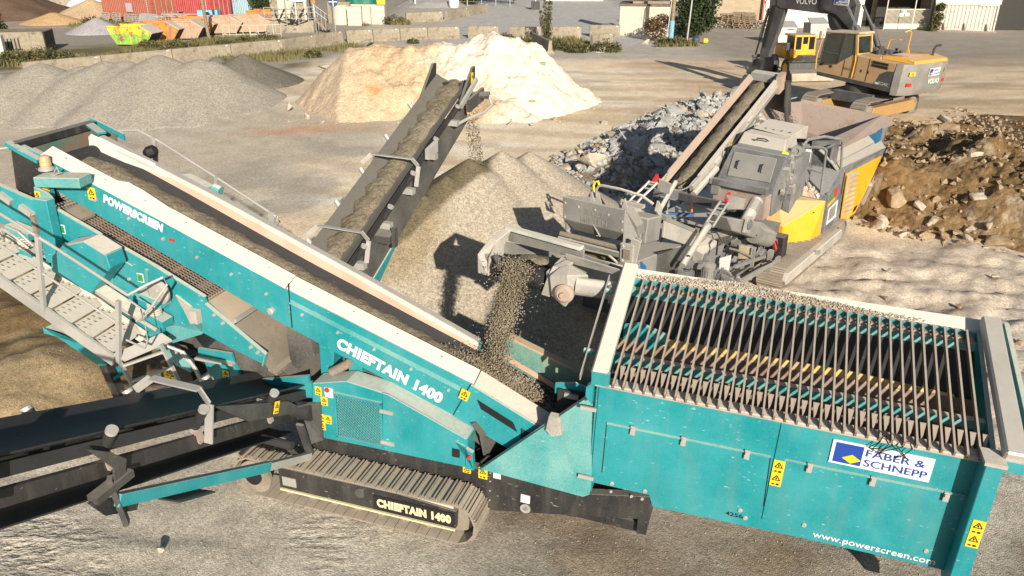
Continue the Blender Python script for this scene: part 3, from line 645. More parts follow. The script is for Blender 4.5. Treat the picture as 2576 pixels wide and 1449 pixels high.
# beam details
MB().lathe([(.07, 0), (.065, .02), (.035, .02), (.035, .0)], (.69, .475, .42), Y_, 18).build('tie_down_eye', M['galv'], S)
MB().box(.62, .74, .488, .499, .50, .62).build('label_plate', M['white'], S)
k = MB()
for x in (1.75, 2.0, 2.13): k.lathe([(.022, 0), (.016, .015)], (x, .498, .98), NS, 8)
for z in (.83, .70, .55, .40): k.lathe([(.012, 0), (.012, .004)], (.20, .498, z), NS, 8)
k.build('bolt', M['galv'], S)
sticker(S, (.10, .496, .80), X, Z_, .12, .17); sticker(S, (-.12, .496, .80), X, Z_, .11, .11)
MB().box(.24, .34, .493, .499, .77, .86).build('label_plate', M['white'], S)
# ---- engine housing
ep = PTS['engpanel']
MB().prism(sety([(p[0], 0, p[2]) for p in ep], .47), (0, .30, 0)).build('engine_housing', M['teal'], S, bevel=.01)
d = MB().prism(sety(PTS['engdoor'], .445), (0, .022, 0)).build('engine_door', M['teal'], S, bevel=.006)
k = MB(); k.box(-1.31, -1.12, .425, .445, 1.42, 1.47); k.box(-1.31, -1.12, .425, .445, .94, .99); k.build('hinge', M['galv'], d)
k = MB(); k.box(-.30, -.20, .43, .446, 1.0, 1.12); k.build('latch', M['ink'], d)
k = MB(); k.prism([(-.26, .43, 1.24), (-.02, .43, 1.12), (-.0, .43, .86), (-.11, .43, .86), (-.12, .43, 1.2)], (0, .06, 0)); k.build('control_pillar', M['teal'], S)
MB().lathe([(.028, 0), (.028, .03), (.02, .04)], (-.06, .43, 1.06), NS, 14).build('stop_button', M['red'], S)
gr = MB().box(-1.95, -1.31, .455, .468, .89, 1.53).build('radiator_grille', M['ink'], S)
k = MB()
for i in range(-14, 30):
    for sg in (1, -1):
        p = (-1.95+.045*i, .45, .89) if sg > 0 else (-1.95+.045*i, .45, 1.53); q = (p[0]+.64, .45, 1.53) if sg > 0 else (p[0]+.64, .45, .89)
        # clip to the frame
        t0 = max(0, (-1.95-p[0])/.64); t1 = min(1, (-1.31-p[0])/.64)
        if t1 > t0+.02: k.beam(lerp(p, q, t0), lerp(p, q, t1), .012, .009, Y_)
k.build('grille_mesh', M['teal'], gr)
k = MB(); k.box(-1.98, -1.95, .44, .47, .87, 1.55); k.box(-1.31, -1.285, .44, .47, .87, 1.55); k.box(-1.98, -1.285, .44, .47, 1.53, 1.56); k.box(-1.98, -1.285, .44, .47, .86, .89); k.build('grille_frame', M['teal'], gr)
for (x, z) in ((-2.22, 1.52), (-2.14, 1.38), (-2.20, 1.10), (-2.10, 1.10), (-2.20, .98)): sticker(S, (x, .462, z), X, Z_, .095, .13)
MB().box(-2.12, -2.0, .455, .468, 1.46, 1.60).build('notice_plate', M['white'], S)
MB().lathe([(.035, 0), (.035, .012)], (-2.08, .455, 1.57), NS, 14).build('stop_button', M['red'], S)
# rubber sheet sagging over the engine deck
A = [(-1.85, .72, 1.62), (-1.55, .68, 1.66), (-1.2, .68, 1.62), (-.7, .68, 1.42), (-.2, .68, 1.20), (.0, .70, 1.05)]
MB().sheet(A, [(p[0]+.1, 1.3, p[2]+.12-.03*i) for i, p in enumerate(A)], (0, 0, .03)).build('deck_cover', M['rubber_dusty'], S, smooth=True)
k = MB().sheet([(-.12, .62, 1.42), (.0, .6, 1.3), (.06, .6, 1.0)], [(.1, 1.2, 1.4), (.2, 1.2, 1.2), (.2, 1.2, .8)], (.02, 0, 0)); k.build('rubber_flap', M['rubber_dusty'], S)
MB().tube((-2.12, .66, 1.72), (-1.86, .68, 1.90), .06, 14).build('exhaust_pipe', M['liner'], S, smooth=True)
for px in (-2.38, -1.95): MB().prism([(px, .80, 2.10), (px+.24, .80, 2.05), (px+.2, .80, 1.75), (px+.22, .80, 1.55), (px, .80, 1.5)], (0, .25, 0)).build('support_post', M['teal'], S, bevel=.008)
k = MB(); k.box(-2.5, -.3, .75, 2.0, .5, .9); k.box(-.2, .5, 1.0, 2.0, .45, .8); k.build('engine_bay', M['hollow'], S)
k = MB(); k.path([(.05, .55, .92), (.12, .6, 1.0), (.2, .7, .95), (.3, .8, .9)], .02); k.path([(.02, .6, .9), (.15, .6, .93), (.3, .65, .97)], .016); k.build('hose', M['ink'], S)
# ---- main conveyor
zn = lambda x: float(np.interp(x, (-6.5, -5.25, -2.78, -.14, .9), (4.18, 3.735, 2.84, 1.975, 1.60)))
zf = lambda x: float(np.interp(x, (-6.3, -4.4, -2.2, -.4), (4.215, 3.57, 2.745, 2.04)))
zb = lambda x: float(np.interp(x, (-6.4, -5, -3, -1, 1.7), (4.09, 3.58, 2.80, 2.09, 1.14)))
xe = (-6.47, -.15)
cn = PTS['convnear']; low = [cn[3], cn[4], cn[5], cn[6]]
pl = MB()
pl.prism([(xe[0], .75, zn(xe[0])-.06), (-5.25, .75, zn(-5.25)-.06), (-2.76, .75, zn(-2.76)-.06), (xe[1], .75, zn(xe[1])-.06), (.72, .75, 1.48), (.41, .75, 1.09)]+[tuple(p) for p in (cn[4], cn[5], cn[6])], (0, .03, 0))
side = pl.build('side_plate', M['teal'], S)
MB().sheet([(-2.74, .742, zn(-2.74)-.25), (xe[1], .742, zn(xe[1])-.25)], [(-2.74, .765, zn(-2.74)-.055), (xe[1], .765, zn(xe[1])-.055)], (0, .012, -.012)).build('chamfer_plate', M['teal_dusty'], side)
for (a, c, w, y0_) in ((-6.50, -5.25, .97, .735), (-5.25, -2.78, 1.0, .735), (-2.77, -.14, .985, .755)):
    MB().sheet([(a, y0_, zn(a)-.055), (c, y0_, zn(c)-.055)], [(a, w, zn(a)+.02), (c, w, zn(c)+.02)], (0, 0, .015)).build('top_flange', M['cream'], side, bevel=.004)
MB().prism([(-5.5, .965, zn(-5.5)+.02), (-5.3, .965, zn(-5.3)+.09), (-5.05, .965, zn(-5.05)+.09), (-4.6, .965, zn(-4.6)+.03)], (0, .02, 0)).build('top_flange', M['cream'], side)
# lower cover with louvres
MB().sheet([(-.12, .72, 1.91), (.30, .72, 1.72), (.84, .72, 1.49)], [(-.12, .97, 1.98), (.30, .97, 1.79), (.86, .97, 1.54)], (0, 0, .03)).build('tail_cover', M['clight'], side)
MB().prism([(-.16, .70, 1.94), (.86, .70, 1.49), (.42, .70, 1.08), (-.40, .70, 1.42)], (0, .05, 0)).build('tail_plate', M['teal'], side, bevel=.006)
k = MB()
for i in range(6): k.beam((-.07+.01*i, .695, 1.74-.022*i), (.42+.01*i, .695, 1.515-.022*i), .012, .011, NS)
for i in range(5): k.beam((.52+.0*i, .695, 1.46-.025*i), (.66-.03*i, .695, 1.395-.02*i), .012, .011, NS)
k.build('louvre_slots', M['ink'], side)
k = MB()
for x in np.arange(-6.2, -.2, .52): k.lathe([(.024, 0), (.02, .02)], (x, .746, zn(x)-.30-.02*math.sin(x*9)), NS, 8)
for x in np.arange(-6.2, -.2, .62): k.lathe([(.014, 0), (.012, .012)], (x, .87, zn(x)+.02), Z_, 8)
k.lathe([(.05, 0), (.05, .05), (.03, .06)], (-3.02, .745, 2.43), NS, 14)
k.build('bolt', M['galv'], side)
k = MB(); k.box(-2.74, -2.725, .744, .76, 2.22, 2.86); k.build('panel_joint', M['ink'], side)
sd = V((1, 0, -.3306)).normalized(); su = V((.3306, 0, 1)).normalized()
text(side, 'POWERSCREEN', (-5.55, .744, zn(-5.55)-.235), sd, su, .112, M['white'], .07, .97)
text(side, 'CHIEFTAIN 1400', (-2.08, .744, 2.075), (1, 0, -.357), (.357, 0, 1), .155, M['white'], .06, 1.58)
sticker(side, (-5.73, .745, zn(-5.73)-.22), X, Z_, .13, .18); sticker(side, (-.24, .690, 1.78), sd, su, .12, .15)
k = MB(); k.box(-4.55, -4.45, .743, .75, 3.18, 3.22); k.build('red_decal', M['red'], side)
# far side plates
FX = (-6.3, -4.4, -2.2, -.4)
MB().sheet([(x, 1.60, zf(x)) for x in FX], [(x, 1.69, zf(x)) for x in FX], (0, 0, .02)).build('far_flange', M['galv'], S)
MB().sheet([(x, 1.595, zf(x)+.005) for x in FX], [(x, 1.59, zf(x)-.06) for x in FX], (0, .01, 0)).build('far_flange', M['cream'], S)
MB().sheet([(x, 1.60, zf(x)-.055) for x in FX], [(x, 1.57, zb(x)+.035) for x in FX], (0, .02, 0)).build('skirt_strip', M['pink'], S)
MB().sheet([(x, 1.69, zf(x)) for x in FX], [(x, 1.69, zf(x)-.55) for x in FX], (0, .02, 0)).build('far_plate', M['teal'], S)
MB().prism([(-6.42, 1.52, 4.23), (-5.4, 1.56, zf(-5.4)), (-5.2, 1.59, zf(-5.2)-.08), (-6.4, 1.48, 4.05)], (0, .06, .03)).build('wear_plate', M['cream'], S)
for (x, z) in ((-4.3, 3.47), (-4.75, 3.66)): pass
k = MB(); k.prism([(-5.05, 1.70, zf(-5.05)), (-4.62, 1.70, zf(-4.62)), (-4.62, 1.86, zf(-4.62)), (-5.0, 1.86, zf(-5.0))], (0, 0, -.1)); k.lathe([(.07, 0), (.07, .12)], (-4.62, 1.86, zf(-4.62)-.04), (1, 0, -.3), 14); k.build('lift_bracket', M['teal_dusty'], S)
# belt
bx = np.linspace(-6.3, 1.7, 17); prof = [(.975, .0), (1.02, -.03), (1.12, -.08), (1.36, -.08), (1.46, -.02), (1.57, .055)]
def strip(xs, prof, zfun, mat, name, parent, th=.02, jit=0):
    vs = []; fs = []; m = len(prof)
    for x in xs:
        for (y, z) in prof: vs.append((x, y, zfun(x)+z+random.uniform(-jit, jit)))
    for i in range(len(xs)-1):
        for j in range(m-1): fs.append((i*m+j, i*m+j+1, (i+1)*m+j+1, (i+1)*m+j))
    n = len(vs); vs += [(x, y, z-th) for x, y, z in vs]; fs += [tuple(a+n for a in f) for f in fs]
    for i in range(len(xs)-1): fs += [(i*m, (i+1)*m, (i+1)*m+n, i*m+n), (i*m+m-1, (i+1)*m+m-1, (i+1)*m+m-1+n, i*m+m-1+n)]
    for j in range(m-1): fs += [(j, j+1, j+1+n, j+n), ((len(xs)-1)*m+j, (len(xs)-1)*m+j+1, (len(xs)-1)*m+j+1+n, (len(xs)-1)*m+j+n)]
    return MB().add(vs, fs).build(name, mat, parent, smooth=True)
strip(bx, prof, zb, M['rubber'], 'main_belt', S)
MB().tube((-6.35, .95, 3.98), (-6.35, 1.55, 3.98), .14, 20).build('head_drum', M['rubber'], S)
k = MB()
for x in np.arange(-6.0, 1.2, .62): k.tube((x, .99, zb(x)-.20), (x, 1.5, zb(x)-.20), .05, 8)
k.build('idler_roller', M['darksteel'], S)
# ---- discharge box at the high end
hb = MB().prism([(-7.0, .74, 4.22), (-7.08, .74, 3.6), (-6.85, .74, 3.3), (-6.3, .74, 3.5), (-6.36, .74, 3.7), (-6.5, .74, 4.06)], (0, .03, 0)).build('discharge_box', M['black'], S)
MB().beam((-7.02, .72, 4.25), (-6.50, .72, 4.06), .10, .06, Z_).build('edge_flange', M['teal'], hb)
MB().prism([(-6.98, .78, 4.16), (-6.93, 2.12, 4.20), (-6.93, 2.12, 3.6), (-6.98, .78, 3.5)], (.03, 0, 0)).build('back_plate', paint('worn_teal_liner', (.05, .16, .14), up=.3, allover=.5, rust=.75, dust=(.30, .27, .2)), hb)
MB().beam((-6.98, .74, 4.20), (-6.93, 2.14, 4.24), .14, .10, Z_).build('top_beam', M['black'], hb)
MB().prism([(-6.93, 2.10, 4.24), (-6.50, 2.10, 4.12), (-6.2, 1.75, 3.7), (-6.93, 2.10, 3.6)], (0, .03, 0)).build('far_wall', M['rubber_dusty'], hb)
k = MB(); k.beam((-6.86, .80, 4.2), (-6.5, .83, 4.08), .07, .05, Z_); k.beam((-6.8, .90, 4.15), (-6.45, .93, 4.02), .06, .04, Z_); k.beam((-6.9, 2.02, 4.27), (-6.45, 1.80, 4.22), .13, .03, Z_); k.prism([(-7.02, 2.15, 4.34), (-6.4, 2.15, 4.14), (-6.4, 2.15, 4.04), (-6.97, 2.15, 4.24)], (0, .03, 0)); k.build('brace', M['teal'], hb)
# ---- screen box
sb = MB().prism(PTS['boxplate'], (0, .03, 0)).build('screen_box', M['teal'], S)
MB().prism(sety(PTS['boxplate'], 2.0), (0, .03, 0)).build('far_side_plate', M['teal'], sb)
bp = PTS['boxplate']
k = MB(); [k.beam(V(bp[i])+V((0, .02, .005)), V(bp[i+1])+V((0, .02, .005)), .06, .014, Z_) for i in range(0, 5)]; [k.beam(V(bp[i])+V((0, -.01, .0)), V(bp[i+1])+V((0, -.01, 0)), .06, .016, Z_) for i in (6, 7)]; k.build('edge_flange', M['teal_dusty'], sb)
k = MB(); k.beam((-5.36, .455, 3.05), (-5.36, .455, 2.45), .07, .03, NS); k.beam((-6.12, .455, 3.4), (-6.12, .455, 2.85), .07, .03, NS); k.beam((-4.72, .455, 2.85), (-4.80, .455, 2.25), .05, .03, NS); k.beam((-5.62, .455, 3.12), (-4.95, .455, 2.86), .012, .02, NS); k.build('stiffener', M['teal_dusty'], sb)
sticker(sb, (-5.42, .465, 2.99), X, Z_, .11, .17); 
for (x, z) in ((-6.07, 3.22), (-4.86, 2.70)):
    g2 = sticker(sb, (x, .465, z), X, Z_, .10, .13, name='green_sign'); g2.data.materials[0] = M['white']
    MB().box(x-.04, x+.04, .455, .461, z-.05, z+.05).build('green_field', plain('sign_green', (.02, .25, .06)), g2)
k = MB(); k.prism([(-4.30, .44, 2.55), (-4.08, .44, 2.42), (-4.0, .44, 2.2), (-4.12, .44, 2.15), (-4.2, .44, 2.35)], (0, .03, 0)); k.box(-4.06, -3.93, .36, .46, 2.22, 2.4); k.build('adjuster', M['clight'], sb)
k = MB()
for (x, z) in ((-3.72, 2.36), (-3.60, 2.26), (-3.1, 1.92), (-3.2, 1.98), (-4.52, 2.62), (-4.7, 2.45), (-5.05, 2.65)): k.lathe([(.028, 0), (.02, .03)], (x, .465, z), NS, 8)
k.build('bolt', M['galv'], sb)
zm = lambda x: 3.42-.40*(x+6.21)
mw = MB()
for y in np.arange(.53, 1.98, .052): mw.beam((-6.4, y, zm(-6.4)), (-3.9, y, zm(-3.9)), .013, .013)
for x in np.arange(-6.4, -3.88, .056): mw.beam((x, .51, zm(x)+.008), (x, 1.98, zm(x)+.008), .013, .013)
mw.build('screen_mesh', M['bar'], sb)
k = MB()
for x in np.arange(-6.25, -3.9, .42): k.beam((x, .5, zm(x)-.06), (x, 1.98, zm(x)-.06), .05, .08)
k.build('mesh_support', M['rusty'], sb)
k = MB().sheet([(-6.6, .5, zm(-6.6)-.30), (-3.6, .5, zm(-3.6)-.30)], [(-6.6, 2.0, zm(-6.6)-.30), (-3.6, 2.0, zm(-3.6)-.30)], (0, 0, -.02)); k.build('lower_deck', M['hollow'], sb)
MB().prism([(-6.1, .6, 3.40), (-5.85, .6, 3.31), (-5.85, .85, 3.32), (-6.1, .85, 3.42)], (0, 0, .04)).build('rubber_patch', M['liner'], sb)
k = MB().sheet([(-3.92, .5, 2.50), (-3.70, .5, 2.40), (-3.46, .5, 2.27)], [(-3.92, 2, 2.50), (-3.70, 2, 2.40), (-3.46, 2, 2.27)], (0, 0, -.02)); k.build('discharge_lip', paint('dusty_tan_lip', (.42, .33, .24), up=.6, allover=.5, dust=(.5, .41, .31)), sb)
MB().beam((-3.45, .52, 2.29), (-3.45, 2.0, 2.29), .035, .05).build('cross_bar', M['galv'], sb)
MB().sheet([(-3.44, .5, 2.25), (-3.2, .5, 2.0), (-2.95, .5, 1.62)], [(-3.44, 2, 2.25), (-3.2, 2, 2.0), (-2.95, 2, 1.62)], (0, 0, -.02)).build('wear_chute', M['liner'], sb)
MB().prism([(-3.02, .55, 1.68), (-2.9, .55, 1.60), (-2.9, .55, 1.55), (-3.04, .55, 1.60)], (0, 1.4, 0)).build('chute_lip', M['liner'], sb)
# motor guard on the screen box
mb = PTS['motorbox']
mg = MB().prism(sety(mb, .16), (0, .30, 0)).build('drive_guard', M['teal'], sb, bevel=.012)
MB().sheet([(mb[1][0], .16, mb[1][2]+.004), (mb[2][0], .16, mb[2][2]+.004), (mb[3][0], .16, mb[3][2]+.004)], [(mb[1][0], .46, mb[1][2]+.004), (mb[2][0], .46, mb[2][2]+.004), (mb[3][0], .46, mb[3][2]+.004)], (0, 0, .006)).build('guard_lid', M['clight'], mg)
MB().prism([(p[0]*1.0+(.02 if p[0] > -5.6 else -.02), .455, p[2]+.01) for p in mb], (0, .012, 0)).build('guard_backing', M['ink'], mg)
# subframe
sf = MB().prism(PTS['subframe'], (0, .07, 0)).build('subframe', M['teal'], S, bevel=.006)
sp_ = PTS['subframe']
MB().path([(-7.2, .33, 2.96), (-5.3, .33, 2.30), (-4.6, .33, 2.02)], .03, 8).build('top_pipe', M['galv'], sf)
k = MB().sheet([(-7.2, .30, 2.86), (-4.8, .30, 1.74)], [(-7.2, .42, 2.88), (-4.8, .42, 1.76)], (0, 0, .02)); k.build('ledge', M['cream'], sf)
k = MB(); k.sheet([(-5.50, .22, 2.52), (-4.75, .22, 2.17)], [(-5.5, .40, 2.54), (-4.75, .40, 2.19)], (0, 0, .03)); k.build('dusty_ledge', M['clight'], sf)
k = MB(); k.prism(PTS['chute_lower'], (0, .05, 0)); k.prism([(-4.62, .4, 1.75), (-4.2, .4, 1.55), (-4.2, .4, 1.40), (-4.4, .4, 1.45), (-4.75, .4, 1.66)], (0, .1, 0)); k.build('arm', M['teal_dusty'], sf)
MB().prism(PTS['boxes_under'], (0, .04, 0)).build('lower_plate', M['teal'], sf)
MB().beam((-4.22, .56, 1.55), (-3.60, .56, 1.58), .08, .03, Z_).build('rubber_clamp', M['clight'], sf)
k = MB().prism(PTS['panel_under'], (0, .05, 0)); k.build('lower_panel', M['teal'], sf); sticker(sf, (-3.82, .64, 1.33), X, Z_, .1, .12)
bpst = MB().prism(PTS['blackpost'], (0, .3, 0)).build('leg_post', M['black'], S); sticker(bpst, (-4.66, .492, 1.18), X, Z_, .22, .30, 2)
MB().prism(PTS['dashbox'], (0, .9, 0)).build('transfer_chute', M['rubber_dusty'], S)
k = MB(); k.prism([(-3.75, .7, 2.0), (-3.0, .7, 1.6), (-2.5, .7, 1.3), (-2.5, .7, 1.0), (-3.6, .7, 1.0), (-4.3, .7, 1.5)], (0, 1.3, 0)); k.build('collecting_hopper', M['rubber_dusty'], S)
k = MB(); k.prism([(-3.2, .6, 1.40), (-2.45, .6, 1.62), (-2.45, .6, 1.48), (-2.9, .6, 1.28)], (0, .05, 0)); k.prism([(-2.9, .58, 1.3), (-2.4, .58, 1.55), (-2.35, .58, 1.3)], (0, .05, 0)); k.build('collecting_guard', M['teal'], S)
MB().prism(PTS['undercrow'], (0, .25, .0)).build('tail_beam', M['teal'], S, bevel=.01)
k = MB(); k.beam((-7.4, .9, 1.75), (-5.9, .9, 1.0), .25, .2); k.beam((-6.1, .75, .95), (-5.85, .75, .1), .14, .14); k.beam((-5.2, .9, 1.9), (-4.5, .9, 1.1), .3, .4); k.build('tail_frame', M['black'], S)
# post, bracket, beacon
ps = MB().box(-6.30, -6.06, .30, .44, 2.75, 3.68).build('tall_post', M['teal'], S, bevel=.01)
MB().box(-6.38, -6.31, .28, .36, 2.95, 3.42).build('damper', M['liner'], ps)
MB().obox((-5.98, .56, 3.90), (.36, .03, .03), (-.03, .14, 0), (0, 0, .07)).build('cross_box', M['teal_dusty'], ps, bevel=.01)
MB().prism([(-6.34, .40, 3.80), (-6.14, .40, 3.74), (-6.06, .40, 3.66), (-6.10, .40, 3.52), (-6.34, .40, 3.58)], (0, .04, 0)).build('bracket_plate', M['teal_dusty'], ps)
sticker(ps, (-6.29, .392, 3.69), X, Z_, .09, .12)
bc = MB().box(-6.35, -6.29, .62, .66, 3.60, 3.98).build('beacon_bracket', M['teal'], S)
MB().lathe([(.105, 0), (.105, .02), (.07, .05), (.06, .06)], (-6.32, .64, 3.98), Z_, 20).build('beacon_base', M['galv'], bc)
MB().lathe([(.068, .05), (.075, .07), (.068, .11), (.072, .12), (.058, .19), (.03, .205)], (-6.32, .64, 3.98), Z_, 20).build('beacon_lens', plain('amber_dusty_plastic', (.50, .36, .20), .5), bc)
es = MB().box(-6.40, -6.30, .52, .60, 3.66, 3.78).build('stop_switch', M['sticker'], S); MB().lathe([(.035, 0), (.035, .03), (.02, .045)], (-6.36, .52, 3.72), (-.5, -1, 0), 12).build('stop_button', M['red'], es)
MB().path([(-6.28, .55, 3.74), (-6.1, .5, 3.95), (-5.95, .5, 4.02), (-6.0, .52, 4.08), (-6.25, .6, 3.85)], .012, 6).build('cable', M['galv'], S)
# springs, drive wheel, hoses
for (x, z) in ((-6.62, 2.92), (-4.55, 2.28)):
    k = MB(); [k.lathe([(.07, 0), (.09, .015), (.07, .03)], (x, .30, z+.032*i), Z_, 16) for i in range(6)]; k.build('coil_spring', M['clight'], S)
    MB().obox((x, .32, z+.24), (.17, .02, -.05), (0, .1, 0), (0, 0, .05)).build('spring_seat', M['teal_dusty'], S)
    MB().obox((x+.05, .32, z-.06), (.12, .0, -.04), (0, .1, 0), (0, 0, .05)).build('spring_foot', M['teal'], S)
MB().lathe([(.17, 0), (.17, .03), (.13, .05), (.05, .05), (.05, .08)], (-4.42, .30, 2.64), NS, 22).build('drive_wheel', M['clight'], S)
k = MB(); k.path([(-6.9, .25, 3.1), (-6.75, .2, 3.25), (-6.55, .2, 3.2), (-6.4, .25, 3.0)], .018); k.path([(-6.95, .25, 3.0), (-6.85, .2, 3.2), (-6.65, .2, 3.12), (-6.5, .25, 2.95)], .018); k.path([(-4.5, .2, 1.9), (-4.25, .3, 1.8), (-4.1, .35, 1.55), (-4.05, .4, 1.3)], .022); k.path([(-4.4, .2, 1.9), (-4.18, .3, 1.78), (-4.05, .35, 1.5), (-4.0, .4, 1.25)], .022); k.build('hose', M['galv'], S)
for (x, z) in ((-6.95, 3.55), (-6.62, 3.42), (-6.42, 3.33)): MB().obox((x, .44, z), (.09, 0, -.05), (0, .03, 0), (.02, 0, .035)).build('clamp', M['galv'], S)
# ---- walkway
wo = [(-7.6, -.3, 3.28), (-6.5, -.3, 2.72), (-4.77, -.3, 1.84)]; wi = [(p[0]-.02, .30, p[2]+.07) for p in wo]
wk = MB(); [wk.beam(V(wo[i])+V((0, 0, .0)), V(wo[i+1]), .04, .17) for i in range(2)]; walk = wk.build('walkway', M['galv'], S)
k = MB(); [k.beam(V(wi[i]), V(wi[i+1]), .04, .12) for i in range(2)]; k.build('stringer', M['cream'], walk)
def tread(x):
    t = (x+6.5)/1.73; z = 2.72-.88*t+.08
    k = MB(); c = V((x, 0, z)); ux = V((.99, 0, -.12)); uy = V((0, 1, .06)); L, Wd = .235, .54
    def bar(u0, u1, v0, v1): k.obox(c+ux*(u0+u1)/2+uy*(v0+v1)/2, ux*(u1-u0)/2, uy*(v1-v0)/2, (0, 0, .006))
    us = [-L/2, -L/2+.035, -.025, .025, L/2-.035, L/2]
    for a in (0, 2, 4): bar(us[a], us[a+1], -Wd/2, Wd/2)
    for r0, r1 in ((us[1], us[2]), (us[3], us[4])):
        n = 6; w = Wd/(2*n+1)*1.25; gap = (Wd-n*w)/(n+1)
        for i in range(n): v = -Wd/2+gap*.35+i*(w+gap); bar(r0, r1, v, v+w)
    k.obox(c+ux*(L/2+.035)+V((0, 0, -.035)), (.045, 0, -.05), uy*Wd/2, (.005, 0, .005))
    return k.build('tread', M['clight'], walk)
for i in range(8): tread(-7.15+.305*i)
rl = MB(); rl.path([(-7.5, -.3, 4.22), (-6.28, -.3, 3.72), (-5.42, -.3, 3.36), (-4.34, -.3, 2.86)], .02, 8); rl.path([(-7.5, -.3, 3.72), (-6.28, -.3, 3.22), (-4.55, -.3, 2.40)], .016, 8)
rl.path([(-4.34, -.3, 2.86), (-4.15, -.2, 2.98), (-3.99, -.05, 3.06), (-3.94, -.05, 2.98), (-4.1, -.2, 2.70), (-4.3, -.28, 2.5)], .018, 8); rl.path([(-4.34, -.3, 2.80), (-4.15, -.32, 2.72), (-4.12, -.32, 2.3), (-4.2, -.32, 2.15), (-4.5, -.3, 2.2)], .014, 8)
hr = rl.build('handrail', M['galv'], walk, smooth=True)
for (x, z0, z1) in ((-5.78, 2.36, 3.44), (-4.68, 1.84, 2.74), (-6.95, 2.95, 4.0)): MB().beam((x, -.32, z0), (x+.18, -.31, z1+.02), .055, .05, Y_).build('rail_post', M['galv'], walk)
ld = MB(); ld.beam((-4.70, -.3, 1.88), (-4.42, -.3, 1.25), .05, .03); ld.beam((-4.30, .05, 2.0), (-4.05, .05, 1.35), .05, .03)
for i in range(3): ld.beam(lerp((-4.66, -.3, 1.78), (-4.46, -.3, 1.35), i/2), lerp((-4.27, .05, 1.9), (-4.1, .05, 1.45), i/2), .04, .03)
ld.prism([(-4.75, -.3, 1.92), (-4.6, -.3, 1.86), (-4.25, .2, 1.98), (-4.4, .2, 2.05)], (0, 0, .03)); ld.build('ladder', M['galv'], walk)
# far handrail
fr = MB(); fr.path([(-7.9, 1.2, 3.95), (-7.41, 2.1, 3.97), (-6.75, 2.2, 4.137), (-6.15, 2.2, 4.212), (-5.83, 2.2, 4.10), (-4.83, 2.2, 3.638), (-3.85, 2.2, 3.163), (-3.80, 2.2, 3.09), (-3.86, 2.2, 3.05)], .02, 8)
frl = fr.build('far_handrail', M['galv'], S, smooth=True)
for x, z in ((-5.87, 4.14), (-4.83, 3.66)): MB().beam((x, 2.2, z), (x-.05, 2.2, z-.42), .06, .05, Y_).build('rail_post', M['galv'], frl)
MB().beam((-3.92, 2.2, 3.23), (-3.93, 2.2, 3.08), .1, .05, Y_).build('rail_post', M['galv'], frl)
MB().lathe([(.05, 0), (.09, .06), (.09, .16), (.04, .2)], (-5.75, 1.82, 3.98), (.5, .3, .2), 12).build('lamp_housing', M['ink'], S)
# ---- hopper
hw = PTS['hopper_wall']
hop = MB().prism(hw, (0, .06, 0)).build('hopper', M['teal'], S, bevel=.008)
MB().prism([(5.40, .26, 2.52), (5.56, .26, 2.53), (5.60, .26, .60), (5.42, .26, .60)], (0, .235, 0)).build('corner_post', M['teal'], hop, bevel=.008)
MB().obox((5.48, .38, 2.545), (.10, 0, 0), (0, .14, 0), (0, 0, .02)).build('post_cap', M['clight'], hop)
MB().box(1.44, 5.55, .44, .62, 2.425, 2.475).build('wall_lip', M['clight'], hop, bevel=.01)
MB().prism([(1.46, .52, 2.5), (1.46, 2.15, 3.12), (1.46, 2.15, 1.2), (1.46, .52, .9)], (.05, 0, 0)).build('end_wall', M['teal'], hop)
MB().prism([(5.5, .52, 2.5), (5.5, 2.15, 3.12), (5.5, 2.15, 1.2), (5.5, .52, .6)], (.05, 0, 0)).build('end_wall', M['teal'], hop)
MB().box(1.46, 5.55, 2.12, 2.17, 1.0, 3.10).build('far_wall', M['teal'], hop)
MB().sheet([(1.5, 2.11, 3.0), (5.5, 2.11, 3.0)], [(1.5, 1.52, 2.60), (5.5, 1.52, 2.60)], (0, .02, -.02)).build('rubber_liner', M['rubber'], hop)
MB().sheet([(2.0, 1.50, 2.64), (4.2, 1.50, 2.64), (5.3, 1.50, 2.58)], [(2.0, 1.46, 2.56), (4.2, 1.46, 2.56), (5.3, 1.46, 2.50)], (0, .02, 0)).build('inner_strip', paint('ochre_sunlit_strip', (.62, .40, .08), up=.3, allover=.3, rust=.4), hop)  # ochre lip; the sunlit look of this plate edge is in its colour
MB().sheet([(1.5, 1.47, 2.56), (5.5, 1.47, 2.56)], [(1.5, 1.20, 1.7), (5.5, 1.20, 1.7)], (0, .02, 0)).build('wear_plate', paint('brown_worn_plate', (.26, .19, .145), up=.2, allover=.3, dust=(.34, .26, .2), rust=.3), hop)
MB().sheet([(1.5, .58, 2.42), (5.5, .58, 2.42)], [(1.5, .95, 1.7), (5.5, .95, 1.7)], (0, .02, 0)).build('near_liner', M['hollow'], hop)
MB().box(1.2, 5.5, .8, 1.5, 1.45, 1.55).build('feeder_belt', M['rubber_dusty'], hop)
MB().prism([(1.55, 1.44, 2.3), (1.55, 1.55, 2.72), (1.75, 1.55, 2.78), (2.1, 1.5, 2.70), (2.1, 1.44, 2.6)], (0, .02, 0)).build('inner_plate', M['teal'], hop)
for (y, z) in ((.98, 2.56), (2.03, 2.97)): MB().beam((1.5, y, z), (5.5, y, z), .09, .10).build('grid_rail', M['teal_dusty'], hop)
barm = MB().beam((0, .42, 2.485), (0, 2.10, 3.105), .021, .07).mesh('grid_bar'); barm.materials.append(M['bar'])
toothm = MB().prism([(-.030, .66, 2.63), (.030, .66, 2.63), (.006, .55, 2.50), (-.006, .55, 2.50)], (0, .012, 0)).mesh('tooth'); toothm.materials.append(M['bar'])
lugm = MB().box(-.028, .028, 2.02, 2.12, 2.99, 3.06).mesh('grid_lug'); lugm.materials.append(M['rusty'])
